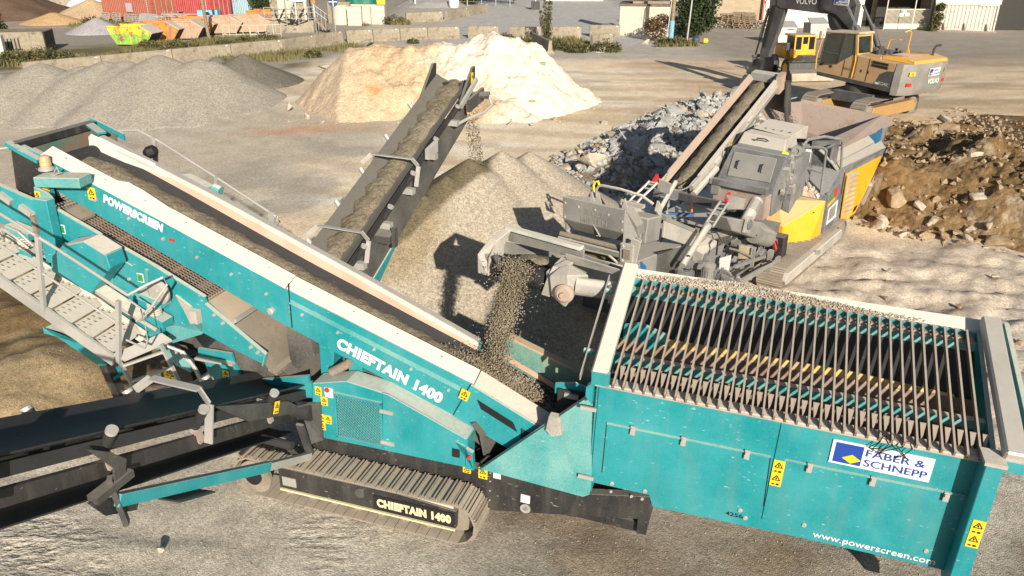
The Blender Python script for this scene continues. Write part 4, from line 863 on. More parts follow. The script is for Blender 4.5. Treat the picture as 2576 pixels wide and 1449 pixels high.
for i in range(33):
    x = 1.66+i*.1165; o = link('grid_bar', barm, hop); o.location.x = x; o = link('tooth', toothm, hop); o.location.x = x+.058; o = link('grid_lug', lugm, hop); o.location.x = x+.058
MB().beam((1.50, .38, 2.60), (1.46, 2.20, 3.24), .19, .13).build('left_rim', M['cream'], hop, bevel=.02)
MB().box(1.42, 1.62, .36, .42, 2.50, 2.66).build('rim_end', M['teal'], hop)
MB().beam((5.66, .36, 2.60), (5.62, 2.22, 3.24), .20, .13).build('right_rim', M['galv'], hop, bevel=.02)
MB().box(5.55, 5.76, .34, .40, 2.44, 2.56).build('rim_end', M['teal'], hop)
MB().beam((5.82, .5, 2.66), (5.78, 2.2, 3.2), .05, .12).build('rim_guard', M['teal'], hop)
MB().sheet([(1.40, 2.14, 3.07), (5.62, 2.14, 3.09)], [(1.40, 2.34, 3.16), (5.62, 2.34, 3.18)], (0, .02, -.03)).build('spill_wing', M['cream'], hop)
sbar = MB().beam((1.27, .45, 2.50), (1.22, 2.05, 3.10), .012, .09).build('side_bar', M['galv'], hop)
k = MB(); [k.lathe([(.035, -.09), (.035, .02), (.02, .04)], (1.30, y, z), X, 12) for y, z in ((.85, 2.64), (1.85, 3.0))]; k.build('bar_spring', M['teal_dusty'], sbar)
MB().prism([(1.36, .40, 2.42), (1.44, .40, 2.5), (1.44, .40, 2.2), (1.36, .40, 2.3)], (0, .1, 0)).build('bracket_plate', M['teal'], hop)
# doors, hinges, seams on the near wall
def seam(pts, nm='door_seam'):
    k = MB(); [k.beam(pts[i], pts[i+1], .008, .008, NS) for i in range(len(pts)-1)]; return k.build(nm, M['ink'], hop)
seam([(1.62, .497, 1.23), (1.62, .497, 1.925), (3.46, .497, 1.935), (3.49, .497, 1.27)]); seam([(3.61, .497, 1.27), (3.60, .497, 1.935), (5.38, .497, 1.955)])
k = MB(); k.beam((1.62, .488, 1.94), (3.46, .488, 1.95), .02, .018, NS); k.beam((3.60, .488, 1.95), (5.38, .488, 1.97), .02, .018, NS); k.build('door_lip', M['teal_dusty'], hop)
k = MB(); k.box(3.50, 3.62, .485, .5, 1.1, 2.42); k.build('centre_strip', M['teal'], hop)
hg = MB(); hg.box(-.028, .028, .465, .49, -.07, .045); hg.box(-.02, .02, .45, .475, -.01, .03); hgm = hg.mesh('hinge'); hgm.materials.append(M['galv'])
for x in (1.93, 2.51, 3.21, 3.87, 4.51, 5.22): o = link('hinge', hgm, hop); o.location = (x, 0, 1.935)
hm = MB().box(0, .19, .46, .485, -.02, .025).mesh('door_handle'); hm.materials.append(M['galv'])
for (x, z) in ((1.30, 2.10), (1.34, 1.13)): o = link('door_handle', hm, hop); o.location = (x, -.012, z)
sticker(hop, (3.56, .482, 1.76), X, Z_, .12, .34, 2); sticker(hop, (5.51, .256, 1.70), X, Z_, .12, .34, 2)
k = MB(); [k.lathe([(.03, 0), (.022, .012)], (x, .497, z), NS, 10) for x, z in ((1.75, 1.1), (3.25, 1.14), (3.95, 1.14), (5.2, 1.17), (2.15, 1.1), (3.32, 1.05))]; k.build('bolt', M['galv'], hop)
k = MB()
for i in range(7):
    x0 = 4.45+.05*i+random.uniform(-.05, .05); k.path([(x0, .52, 2.44), (x0+random.uniform(-.1, .05), .45, 2.52+random.uniform(0, .05)), (x0+random.uniform(-.12, .1), .43, 2.44), (x0-random.uniform(.0, .15), .455, 2.36-random.uniform(0, .08)), (x0+random.uniform(-.15, .1), .46, 2.30+random.uniform(-.05, .06))], .006, 5)
o = k.build('wire_tangle', M['ink'], None); o.matrix_world = FS; tag(o, 'tangle of thin black wire snagged on the teal hopper lip above the company sign', 'wire')
company_board(hop, (4.04, .489, 2.045), X, Z_, .985, .29)
text(hop, '4256', (3.10, .497, 1.035), X, Z_, .055, M['ink'], .01, .19)
text(hop, 'www.powerscreen.com', (4.06, .497, 1.015), X, Z_, .085, M['white'], .012, 1.26)
# gusset panel and feed boot
gp = [(.08, .47, .87), (.93, .56, 1.78), (1.47, .60, 2.26), (1.50, .47, .95), (1.49, .47, .87), (1.42, .47, .82)]
gs = MB().prism(gp, (0, .025, 0)).build('boot_panel', M['teal_dusty'], S, bevel=.006)  # dusty teal; the paler tone also carries sun caught by the slant
MB().beam((.08, .48, .88), (1.45, .62, 2.27), .10, .02, (-.7, 0, .7)).build('panel_flange', M['teal_dusty'], gs)
MB().prism([(.92, .50, 1.86), (1.06, .50, 1.86), (1.10, .46, 1.66), (.98, .44, 1.62), (.90, .46, 1.68)], (0, .10, 0)).build('lifting_lug', M['clight'], gs)
MB().box(.90, 1.38, .95, .98, 1.60, 1.98).build('boot_skirt', M['rubber'], S)
MB().prism([(.85, 1.0, 2.02), (1.10, 1.0, 2.08), (1.45, 1.0, 2.0), (1.45, 1.0, 1.85), (.85, 1.0, 1.88)], (0, .03, 0)).build('boot_plate', M['teal'], S)
MB().obox((1.08, .94, 1.92), (.09, 0, 0), (0, .02, 0), (0, 0, .03)).build('clamp', M['galv'], S)
k = MB(); k.prism([(-.12, 1.66, 2.16), (.1, 1.66, 2.12), (1.35, 1.66, 1.72), (1.4, 1.66, 1.2), (-.1, 1.66, 1.80)], (0, .04, 0)); k.build('boot_side', paint('dusty_boot_plate', (.03, .24, .23), up=.8, allover=.5, dust=(.55, .42, .25)), S)
MB().beam((-.05, 1.62, 1.9), (1.3, 1.60, 1.35), .03, .06).build('skirt_strip', M['pink'], S)
MB().beam((0, 1.72, 2.17), (1.35, 1.72, 1.73), .12, .03).build('boot_flange', paint('dust_flange', (.38, .30, .19), up=.8, allover=.7, dust=(.5, .4, .27)), S)
MB().box(.2, 1.5, 1.0, 2.1, .5, 1.15).build('boot_floor', M['hollow'], S)
MB().prism([(1.2, 1.9, 2.2), (1.45, 1.9, 2.2), (1.45, 1.9, .9), (1.1, 1.9, .9)], (0, .3, 0)).build('boot_post', M['teal'], S)
# ---- near side conveyor (runs towards the camera, left)
zc = lambda y: 1.43-.412*(y-.5)
def belt_y(x0, x1, y0, y1, zfun, name, mat, lip=.05, off_=0, n=12):
    ysn = np.linspace(y0, y1, n); prof = [(x0, lip), (x0+.12*(x1-x0), lip*.3), (x0+.3*(x1-x0), -.03), (x0+.7*(x1-x0), -.03), (x0+.88*(x1-x0), lip*.3), (x1, lip)]
    vs = []; fs = []; m = len(prof)
    for y in ysn: vs += [(x, y, zfun(y)+z+off_) for x, z in prof]
    for i in range(n-1):
        for j in range(m-1): fs.append((i*m+j, i*m+j+1, (i+1)*m+j+1, (i+1)*m+j))
    q = len(vs); vs += [(x, y, z-.018) for x, y, z in vs]; fs += [tuple(a+q for a in f) for f in fs]
    for i in range(n-1): fs += [(i*m, (i+1)*m, (i+1)*m+q, i*m+q), (i*m+m-1, (i+1)*m+m-1, (i+1)*m+m-1+q, i*m+m-1+q)]
    return MB().add(vs, fs).build(name, mat, S, smooth=True)
nb = belt_y(-3.34, -2.50, .7, -4.2, zc, 'near_belt', M['rubber'], .09)
belt_y(-3.3, -2.55, .3, -4.2, zc, 'return_belt', M['rubber'], .0, -.62)
for x in (-2.50, -3.36): MB().beam((x, .6, zc(.6)-.06), (x, -4.2, zc(-4.2)-.06), .012, .13).build('belt_skirt', M['rubber'], nb)
for x in (-2.56, -3.28): MB().beam((x, .5, zc(.5)-.34), (x, -4.2, zc(-4.2)-.34), .06, .16).build('conveyor_frame', M['black'], nb)
for y in (-2.62, -1.43, -.2, -3.85):
    for sx, x in ((1, -2.52), (-1, -3.32)):
        r = MB().tube((x-sx*.06, y, zc(y)-.17), (x+sx*.10, y, zc(y)+.10), .055, 14).build('wing_roller', M['rubber'], nb, smooth=True)
        k = MB(); k.tube((x+sx*.095, y, zc(y)+.09), (x+sx*.115, y, zc(y)+.125), .057, 14); k.tube((x-sx*.075, y, zc(y)-.20), (x-sx*.045, y, zc(y)-.15), .056, 14); k.build('roller_cap', M['galv'], r)
        MB().prism([(x-sx*.05, y-.05, zc(y)-.18), (x-sx*.05, y+.05, zc(y)-.18), (x+sx*.0, y+.04, zc(y)-.34), (x+sx*.0, y-.04, zc(y)-.34)], (sx*.03, 0, 0)).build('roller_bracket', M['rusty'], r)
for y in (-1.35, -3.75):
    zz = zc(y); h = MB(); P_ = [(-2.40, y-.1, zz-.28), (-2.40, y, zz+.16), (-2.56, y+.06, zz+.28), (-3.2, y+.06, zz+.28), (-3.42, y, zz+.1)]
    [h.beam(P_[i], P_[i+1], .10, .02, (0, 1, .3) if i != 2 else Z_) for i in range(4)]; h.build('belt_hoop', M['galv'], nb)
bk = MB().prism(setx([(p[0], p[1], p[2]) for p in PTS['nc_bracket']], -2.44), (.03, 0, 0)); bk.box(-2.5, -2.38, -2.95, -2.5, zc(-2.7)-.52, zc(-2.7)-.44); bk.beam((-2.45, -2.72, zc(-2.7)-.4), (-2.4, -2.68, zc(-2.7)-.95), .1, .05); bk.build('hinge_bracket', M['darksteel'], nb)
MB().prism([(-2.46, -3.0, zc(-3.0)-.60), (-2.46, -2.4, zc(-2.4)-.66), (-2.46, -2.5, zc(-2.5)-.86), (-2.46, -2.85, zc(-2.85)-.80)], (.02, 0, 0)).build('guard_plate', M['black'], nb)
MB().prism(setx(PTS['nc_frame'], -2.46), (-.08, 0, 0)).build('tail_frame', M['darksteel'], nb); sticker(nb, (-2.44, -.15, 1.58), (0, 1, -.45), (0, .45, 1), .10, .16)
st1 = MB().beam((-2.42, -2.72, 2.10), (-2.35, -.55, .98), .08, .13).build('lift_strut', M['teal'], nb, bevel=.006)
MB().beam((-2.35, -.56, .985), (-2.3, .25, .60), .07, .10).build('strut_end', M['galv'], st1)
MB().beam((-3.3, -2.3, 1.85), (-3.2, -.2, .82), .08, .12).build('lift_strut', M['teal'], nb)
MB().obox((-2.42, -1.85, 1.50), (0, .26, -.13), (.14, 0, .02), (0, 0, .012)).build('strut_flap', M['black'], nb)
MB().obox((-2.42, -1.6, 1.52), (.03, .12, -.06), (.05, 0, 0), (0, 0, .02)).build('strut_lug', M['teal'], nb)
k = MB(); k.tube((-2.9, .4, 1.2), (-2.3, .4, 1.2), .12, 16); k.tube((-2.75, -.1, 1.0), (-2.3, -.1, 1.0), .06, 12); k.build('tail_drum', M['rubber'], nb)
k = MB(); k.prism([(-2.5, .3, 1.3), (-2.2, .45, 1.35), (-2.2, .45, .75), (-2.4, .3, .7)], (.03, .1, 0)); k.beam((-2.45, -.05, .95), (-2.35, .2, .5), .06, .06); k.beam((-2.3, .1, 1.2), (-2.32, .3, .6), .1, .04); k.build('pivot_frame', M['darksteel'], S)
# ---- far side conveyor (runs away, rising)
zq = lambda y: 2.45+.385*(y-2.0)
fb = belt_y(-3.46, -2.72, 1.9, 7.28, zq, 'far_belt', M['rubber_dusty'], .08)
for x in (-2.705, -3.475): MB().beam((x, 1.9, zq(1.9)-.03), (x, 7.0, zq(7.0)-.03), .014, .15).build('belt_skirt', M['rubber'], fb)
MB().sheet([(-2.76, 2.0, zq(2.0)-.12), (-2.76, 7.0, zq(7.0)-.12)], [(-2.70, 2.05, zq(2.05)-.85), (-2.70, 7.0, zq(7.0)-.62)], (-.03, 0, 0)).build('return_belt', M['rubber_dusty'], fb)
MB().sheet([(-2.74, 2.0, zq(2.0)-.85), (-2.74, 7.0, zq(7.0)-.62)], [(-3.4, 2.0, zq(2.0)-.85), (-3.4, 7.0, zq(7.0)-.62)], (0, 0, -.02)).build('return_belt', M['rubber'], fb)
MB().tube((-3.45, 7.2, zq(7.2)-.17), (-2.73, 7.2, zq(7.2)-.17), .15, 18).build('head_drum', M['rubber'], fb)
for y in (2.55, 3.45, 4.30, 5.25, 6.25):
    r = MB().tube((-2.74, y, zq(y)-.12), (-2.60, y, zq(y)+.10), .05, 12).build('wing_roller', M['rubber'], fb, smooth=True)
    MB().tube((-2.61, y, zq(y)+.085), (-2.595, y, zq(y)+.115), .052, 12).build('roller_cap', M['galv'], r)
    MB().obox((-2.66, y-.05, zq(y)-.20), (.09, 0, 0), (0, .06, 0), (0, 0, .05)).build('roller_bracket', M['galv'], r)
    MB().tube((-3.46, y, zq(y)-.1), (-3.58, y, zq(y)+.07), .045, 10).build('wing_roller', M['galv'], fb, smooth=True)
for y in (2.62, 4.42):
    zz = zq(y); h = MB(); P_ = [(-2.56, y-.1, zz-.18), (-2.56, y, zz+.14), (-2.70, y+.05, zz+.24), (-3.45, y+.05, zz+.24), (-3.62, y, zz+.08)]
    [h.beam(P_[i], P_[i+1], .075, .015, (0, 1, .3) if i != 2 else Z_) for i in range(4)]; h.build('belt_hoop', M['galv'], fb)
MB().prism([(-2.70, 6.55, zq(6.55)), (-2.70, 7.12, zq(7.12)+.33), (-2.70, 7.25, zq(7.25)+.30), (-2.70, 7.25, zq(7.25)-.1), (-2.70, 6.6, zq(6.6)-.12)], (.05, 0, 0)).build('head_guard', M['black'], fb)
MB().prism([(-3.52, 6.55, zq(6.55)), (-3.52, 7.15, zq(7.15)+.33), (-3.52, 7.28, zq(7.28)+.28), (-3.52, 7.25, zq(7.25)-.1), (-3.52, 6.6, zq(6.6)-.12)], (.05, 0, 0)).build('head_guard', M['black'], fb)
sticker(fb, (-2.645, 7.08, zq(7.08)+.16), Y_, Z_, .10, .22)
MB().beam((-2.62, 6.45, zq(6.45)-.02), (-2.60, 7.2, zq(7.2)+.08), .05, .09).build('head_rail', M['galv'], fb)
dm = MB().tube((-2.62, 7.05, zq(7.05)-.14), (-2.30, 7.12, zq(7.1)-.14), .07, 12); dm.obox((-2.52, 6.95, zq(7)-.18), (.05, .25, .08), (.03, 0, 0), (0, 0, .12)); dm.build('drive_motor', M['darksteel'], fb)
MB().path([(-2.32, 7.1, zq(7.1)-.14), (-2.22, 7.05, zq(7.1)-.3), (-2.3, 6.8, zq(7.1)-.42), (-2.5, 6.5, zq(6.5)-.26), (-2.62, 6.2, zq(6.2)-.22)], .03, 8).build('hose', M['galv'], fb, smooth=True)
MB().obox((-2.6, 5.05, zq(5.05)+.02), (.03, .12, .05), (.04, 0, 0), (0, 0, .09)).build('speed_sensor', M['galv'], fb)
k = MB(); k.obox((-2.58, 3.15, zq(3.15)-.18), (.14, 0, 0), (0, .08, .03), (0, 0, .06)); k.obox((-2.42, 3.2, zq(3.2)-.2), (.03, 0, 0), (0, .05, 0), (0, 0, .16)); k.build('hinge_bracket', M['darksteel'], fb)
MB().prism([(-2.68, 3.7, zq(3.7)-.82), (-2.68, 3.76, zq(3.76)-.72), (-2.68, 2.1, zq(2.1)-.80), (-2.68, 2.1, zq(2.1)-1.25)], (-.06, 0, 0)).build('support_arm', M['teal'], fb)
MB().prism([(-3.4, 3.7, zq(3.7)-.52), (-3.4, 3.76, zq(3.76)-.46), (-3.4, 2.1, zq(2.1)-.62), (-3.4, 2.1, zq(2.1)-1.1)], (-.06, 0, 0)).build('support_arm', M['teal'], fb)
# ================================================================ material on the belts and in the air
def sw(p): return FS @ V(p)
def loadstrip(name, pts_w, w, h, label, mat='beltload', seg=60, zig=0, skew=0, jit=.006, zfun=None):
    """heap of stone lying along a belt from world point a to b, cross direction c"""
    a, b, c = (V(p) for p in pts_w); L = (b-a).length; n = int(L/.055); up = V((0, 0, 1)); vs = []; fs = []; m = 9; c = c.normalized()
    for i in range(n+1):
        t = i/n; ww = w*(1+.10*math.sin(i*.7)+random.uniform(-.06, .06)); e = min(1, t*12+.35, (1-t)*12+.3)
        zz = (zig*(abs((i % 8)-4)/4-.5)) if zig else 0
        for j in range(m):
            s = j/(m-1)*2-1; lft = zz if s < 0 else 0
            q_ = a+(b-a)*t
            if zfun: q_ = zfun(t)
            vs.append(q_+c*(s*ww/2*e+lft*abs(s)+skew)+up*(h*e*(1-s*s)**.8+random.uniform(-jit, jit)))
    for i in range(n):
        for j in range(m-1): fs.append((i*m+j, i*m+j+1, (i+1)*m+j+1, (i+1)*m+j))
    o = MB().add(vs, fs).build(name, M[mat], None, smooth=False); return tag(o, label, 'gravel', None, 'stuff')
cx = FS.to_3x3() @ V((0, 1, 0)); ax_ = FS.to_3x3() @ V((1, 0, 0))
loadstrip('belt_gravel', (sw((-6.35, 1.24, zb(-6.35)-.07)), sw((.9, 1.24, zb(.9)-.07)), cx), .50, .12, 'layer of moist crushed stone travelling up the main belt', zfun=lambda t: sw((-6.35+7.25*t, 1.24, zb(-6.35+7.25*t)-.07)))
loadstrip('belt_gravel', (sw((-3.10, 2.1, zq(2.1)-.02)), sw((-3.05, 7.25, zq(7.25)-.0)), ax_), .38, .075, 'strip of wet gravel riding on the far rising belt', zig=.12)
def stones(name, fn, n, r0, r1, label, mat='beltload'):
    k = MB(); T = [(1, 1, 1), (1, -1, -1), (-1, 1, -1), (-1, -1, 1)]
    O8 = [(1, 0, 0), (-1, 0, 0), (0, 1, 0), (0, -1, 0), (0, 0, 1), (0, 0, -1)]; F8 = [(0, 2, 4), (2, 1, 4), (1, 3, 4), (3, 0, 4), (2, 0, 5), (1, 2, 5), (3, 1, 5), (0, 3, 5)]
    for i in range(n):
        c = V(fn()); r = random.uniform(r0, r1); q = Matrix.Rotation(random.uniform(0, 6.3), 3, V((random.random()-.5, random.random()-.5, random.random()-.5)).normalized())
        s = (random.uniform(.7, 1.3), random.uniform(.7, 1.2), random.uniform(.6, 1.1))
        k.add([c+q @ V((v[0]*r*s[0], v[1]*r*s[1], v[2]*r*s[2])) for v in O8], F8)
    o = k.build(name, M[mat], None); return tag(o, label, 'gravel', None, 'stuff')
p0 = sw((-3.08, 7.38, zq(7.3)-.02))
def fall_far():
    t = random.random()**.8; g_ = random.gauss(0, 1); v = FS.to_3x3() @ V((0, 1, 0))
    z = p0.z-(p0.z-2.75)*t; return p0.lerp(p0+v*.62, math.sqrt(t))+ax_*(random.uniform(-.12, .24)*(.5+.4*t)+g_*.02+.09)+V((0, random.gauss(0, .03), 0))+V((0, 0, z-p0.z))
stones('falling_gravel', fall_far, 900, .008, .020, 'thin shower of gravel dropping from the rising belt onto the tan heap')
# ================================================================ CRUSHER (local x along, away from camera; y to its left; z up)
FC_ = frame((5.85, 15.9, 0), 52)
K = thing('crushing_machine', 'dusty grey and yellow tracked crusher with wide feed hopper and grey discharge belts', 'crushing machine', mtx=FC_)
NX = (-1, 0, 0); NY = (0, -1, 0)
def hull(pts):
    b = bmesh.new(); [b.verts.new(p) for p in pts]; r = bmesh.ops.convex_hull(b, input=b.verts)
    bmesh.ops.delete(b, geom=[v for v in b.verts if not v.link_faces], context='VERTS')
    b.verts.index_update(); o = MB(); o.add([v.co.copy() for v in b.verts], [[v.index for v in f.verts] for f in b.faces]); b.free(); return o
def box8(x0, x1, y0, y1, z0, z1): return MB().box(x0, x1, y0, y1, z0, z1)
for y in (0, 2.1):
    t = crawler(K, -.15, 4.4, .27, y-.12, y+.45, 0, .17, 'shoe')
    MB().prism([(.15, y-.14, .10), (3.9, y-.14, .10), (4.05, y-.14, .20), (3.95, y-.14, .36), (.2, y-.14, .36), (.05, y-.14, .22)], (0, .22, 0)).build('track_frame', M['clight'], t, bevel=.02)
    MB().beam((1.9, y-.145, .34), (2.3, y-.145, .24), .10, .02, NY).build('step_plate', M['cgrey'], t)
    MB().lathe([(.22, 0), (.22, .06), (.1, .08)], (4.12, y-.1, .27), Y_, 20).build('idler_wheel', M['shoe'], t)
box8(-3.2, 7.2, .65, 2.05, .4, 1.0).build('chassis', M['cdark'], K)
# engine house
eh = MB().prism([(2.75, .05, .50), (2.75, .05, 1.50), (3.55, .05, 1.95), (7.75, .05, 1.72), (7.85, .05, 1.48), (6.35, .05, .36), (4.25, .05, .42)], (0, .9, 0)).build('engine_house', M['cdark'], K, bevel=.01)
MB().prism(PTS['c_yellow'], (0, .04, 0)).build('side_panel', M['yellow'], eh)
lf = MB().prism([(4.1, .0, 1.72), (5.1, .0, 1.60), (5.15, .0, .52), (4.2, .0, .55)], (0, .03, 0)).build('louvre_frame', M['clight'], eh)
for i in range(8): MB().beam((4.25, -.012, 1.58-.128*i), (5.05, -.012, 1.50-.128*i), .03, .075, NY).build('louvre', M['yellow'], lf)
MB().beam((4.12, -.005, 1.7), (4.2, -.005, .5), .07, .02, NY).build('panel_edge', M['yellow'], eh)
MB().prism([(5.3, .01, .62), (5.95, .01, .62), (5.6, .01, .36), (4.9, .01, .36)], (0, .02, 0)).build('step_panel', M['yellow'], eh)
MB().prism([(5.35, -.0, .56), (5.65, -.0, .56), (5.5, -.0, .44), (5.25, -.0, .44)], (0, .02, 0)).build('step_opening', M['ink'], eh)
k = MB(); k.beam((6.1, .0, .45), (7.95, .0, 1.6), .05, .08, NY); k.build('end_frame', M['rusty'], eh)
steps = [(.05, 1.86, 1.68), (.22, 2.03, 1.86), (.24, 2.06, 1.9), (.42, 2.2, 2.05), (.44, 2.24, 2.08), (.62, 2.36, 2.22)]
A = [(3.5, y, z0) for y, z0, z1 in steps]; B = [(7.8, y, z1) for y, z0, z1 in steps]
MB().sheet(A, B, (0, 0, .03)).build('house_roof', M['cgrey'], eh)
MB().box(7.2, 7.7, .2, .6, 1.9, 2.25).build('blue_box', plain('blue_paint', (.02, .12, .25)), eh)
MB().box(3.95, 4.02, .04, .06, .5, 1.8).build('door_joint', M['ink'], eh)
# control panel between cabinet and engine
cp = MB().prism([(2.75, .0, 1.55), (3.55, .0, 1.65), (3.95, .0, 1.1), (3.95, .0, .5), (2.8, .0, .5)], (0, .06, 0)).build('control_panel', M['cdark'], K)
MB().prism([(2.85, -.008, 1.48), (3.15, -.008, 1.53), (3.15, -.008, 1.36), (2.85, -.008, 1.3)], (0, .01, 0)).build('green_decal', plain('decal_green', (.05, .22, .08)), cp)
MB().prism([(3.16, -.008, 1.53), (3.45, -.008, 1.58), (3.45, -.008, 1.38), (3.16, -.008, 1.34)], (0, .01, 0)).build('red_decal', M['red'], cp)
MB().prism([(2.82, -.008, 1.28), (3.3, -.008, 1.34), (3.3, -.008, 1.26), (2.82, -.008, 1.2)], (0, .01, 0)).build('orange_decal', M['yellow'], cp)
MB().prism([(2.95, -.01, 1.14), (3.6, -.01, 1.2), (3.65, -.01, .74), (2.95, -.01, .72)], (0, .012, 0)).build('instrument_window', M['white'], cp)
MB().prism([(3.0, -.016, 1.10), (3.5, -.016, 1.15), (3.5, -.016, .82), (3.0, -.016, .80)], (0, .012, 0)).build('instrument_face', M['cgrey'], cp)
# yellow cabinet
cab = hull([(1.7, .97, .46), (1.7, .99, 1.20), (1.62, .52, 1.16), (1.62, .50, .60), (1.95, .05, .36), (2.75, -.03, .52), (2.75, -.03, 1.62), (2.2, .95, 1.60), (2.75, .95, 1.62), (2.75, .95, .5), (1.9, .8, .4)]).build('yellow_cabinet', M['yellow'], K, bevel=.01)
# bright face runs from (1.62,.52) to (2.75,-.03)
fx = V((1.13, -.55, 0)).normalized(); fo = V((1.62, .52, 0)); fn = fx.cross(V(Z_)) 
text(cab, 'RM', fo+fx*.86+V((0, 0, 1.26))+fn*.02, fx, Z_, .15, M['ink'], .02, .24, ext=.012)
k = MB(); k.beam(fo+fx*.84+V((0, 0, 1.22))+fn*.02, fo+fx*1.12+V((0, 0, 1.22))+fn*.02, .01, .02, fn); k.build('underline', M['ink'], cab)
for i in range(3): MB().lathe([(.045, 0), (.045, .006)], fo+fx*.98+V((0, 0, 1.02-.155*i))+fn*.012, fn, 16).build('round_decal', M['white'], cab); 
for i in range(3): MB().lathe([(.03, 0), (.03, .004)], fo+fx*.98+V((0, 0, 1.02-.155*i))+fn*.02, fn, 14).build('round_symbol', M['blue'], cab)
k = MB(); [k.obox(fo+fx*1.17+V((0, 0, z))+fn*.02, fx*.05, (0, 0, .03), fn*.01) for z in (1.36, 1.02, .72)]; k.build('hinge', M['tanrail'], cab)
MB().obox((1.66, .56, .80), (.0, .035, 0), (.02, 0, 0), (0, 0, .055)).build('label_plate', M['white'], cab)
cab.location = (-.10, .05, -.22)
# feed hopper
hp = MB().sheet([(9.0, 3.0, 2.50), (9.0, .3, 2.30)], [(7.3, 2.2, 1.55), (7.3, .75, 1.55)], (.04, 0, 0)).build('feed_hopper', M['rusty'], K)
MB().sheet([(5.3, 3.0, 2.95), (7.2, 3.05, 2.7), (9.0, 3.0, 2.50)], [(5.2, 2.0, 2.0), (6.3, 2.1, 1.7), (7.3, 2.2, 1.55)], (0, .04, 0)).build('hopper_wing', M['rusty'], hp)
MB().sheet([(4.35, .22, 2.42), (9.2, .22, 2.16)], [(4.35, .62, 2.50), (9.0, .60, 2.36)], (0, .02, -.05)).build('hopper_rim', M['rusty'], hp)
MB().sheet([(4.35, .5, 2.44), (9.0, .45, 2.28)], [(4.5, .85, 1.7), (7.3, .75, 1.55)], (0, .03, 0)).build('hopper_wing', M['liner'], hp)
MB().beam((9.02, 3.0, 2.52), (9.05, .3, 2.28), .06, .10).build('rim_bar', M['tanrail'], hp)
ib = MB().beam((3.75, .75, 2.58), (3.95, 1.75, 2.75), .06, .16).build('inlet_bar', M['tanrail'], hp)
MB().sheet([(3.9, .6, 2.45), (3.9, 1.9, 2.6)], [(4.6, .7, 2.0), (4.6, 1.9, 2.0)], (0, 0, -.03)).build('inlet_plate', M['cgrey'], hp)
MB().box(4.2, 7.3, .8, 2.1, 1.4, 1.55).build('hopper_floor', M['liner'], hp)
k = MB(); k.beam((7.0, .35, .5), (9.0, .4, 2.2), .15, .15); k.beam((7.0, 2.3, .5), (8.8, 2.8, 2.3), .15, .15); k.box(6.8, 7.4, .4, 2.3, .5, 1.4); k.build('hopper_support', M['cdark'], hp)
# crusher housing
ch = hull([(1.25, .80, 1.85), (1.25, 2.22, 1.88), (1.62, .74, 2.56), (1.62, 2.06, 2.62), (3.2, .74, 2.56), (3.2, 2.1, 2.62), (3.2, .8, 1.2), (1.3, .8, 1.2), (1.3, 2.2, 1.2), (3.2, 2.2, 1.2)]).build('crusher_housing', M['cdark'], K, bevel=.02)
cdn = V((-.72, 0, .33)).normalized(); cdu = V((.37, 0, .72)).normalized(); cc = V((1.435, 1.45, 2.235))
dp = MB().obox(cc+cdn*.02, (0, .52, 0), cdu*.29, cdn*.014).build('inspection_door', M['cgrey'], ch, bevel=.01)
for y in (1.78, 1.2): MB().path([cc+V((0, y-1.45, 0))+cdu*.1+cdn*.03, cc+V((0, y-1.45, 0))+cdu*.09+cdn*.09, cc+V((0, y-1.45, 0))-cdu*.08+cdn*.09, cc+V((0, y-1.45, 0))-cdu*.09+cdn*.03], .016, 6).build('handle', M['ink'], dp)
hull([(2.0, .95, 2.55), (2.0, 2.1, 2.6), (2.2, 1.0, 2.80), (2.2, 2.05, 2.85), (2.9, 1.0, 2.80), (2.9, 2.05, 2.85), (2.9, .95, 2.4), (2.9, 2.1, 2.4)]).build('housing_hood', M['clight'], ch, bevel=.015)
lid = hull([(2.55, 1.0, 2.84), (2.55, 1.95, 2.9), (3.5, .95, 2.92), (3.5, 1.95, 2.98), (2.55, 1.0, 2.78), (3.5, .95, 2.6), (3.5, 1.95, 2.6)]).build('top_lid', M['clight'], ch, bevel=.01)
MB().path([(2.05, 1.65, 2.74), (1.98, 1.62, 2.80), (2.0, 1.42, 2.80), (2.08, 1.38, 2.74)], .015, 6).build('handle', M['ink'], ch)
k = MB(); [k.lathe([(.03, 0), (.03, .015)], (2.7+.2*(i % 2)*0+.0, 1.1+.2*i, 2.875+.008*i), Z_, 8) for i in range(4)]; k.build('bolt', M['cdark'], lid)
MB().beam((.9, .82, 1.90), (.9, 2.12, 1.92), .15, .15).build('square_tube', M['cdark'], K, bevel=.01)
k = MB(); k.obox((.9, 2.16, 1.92), (.09, 0, 0), (0, .03, 0), (0, 0, .06)); k.obox((.9, 2.05, 1.72), (.06, 0, 0), (0, .1, 0), (0, 0, .1)); k.build('tube_bracket', M['cgrey'], K)
MB().box(.9, 1.3, .85, 2.1, 1.2, 1.75).build('lower_housing', M['rusty'], K)
# side column with warning light
sc = MB(); sc.box(1.9, 3.1, .60, .78, .9, 2.45); sc.obox((1.7, .72, 2.0), (.05, 0, .2), (0, .07, 0), (-.05, 0, .3)); sc.build('side_column', M['cdark'], K, bevel=.01)
k = MB()
for i in range(18): k.obox((1.45+random.random()*.5, .62+.15*random.random(), 1.72+random.random()*.75), (random.uniform(.03, .10), 0, .02), (0, random.uniform(.03, .09), 0), (0, .01, random.uniform(.03, .10)))
k.build('hydraulic_block', M['cgrey'], K)
MB().lathe([(.10, 0), (.10, .08), (.06, .1)], (1.9, .88, 2.50), (-1, -.2, .3), 16).build('yellow_lamp', plain('bright_yellow', (.85, .75, .02)), K)
MB().lathe([(.12, 0), (.12, .05), (.06, .05), (.06, .02)], (2.2, .72, 2.58), (-1, -.1, .2), 18).build('ring_flange', M['cgrey'], K)
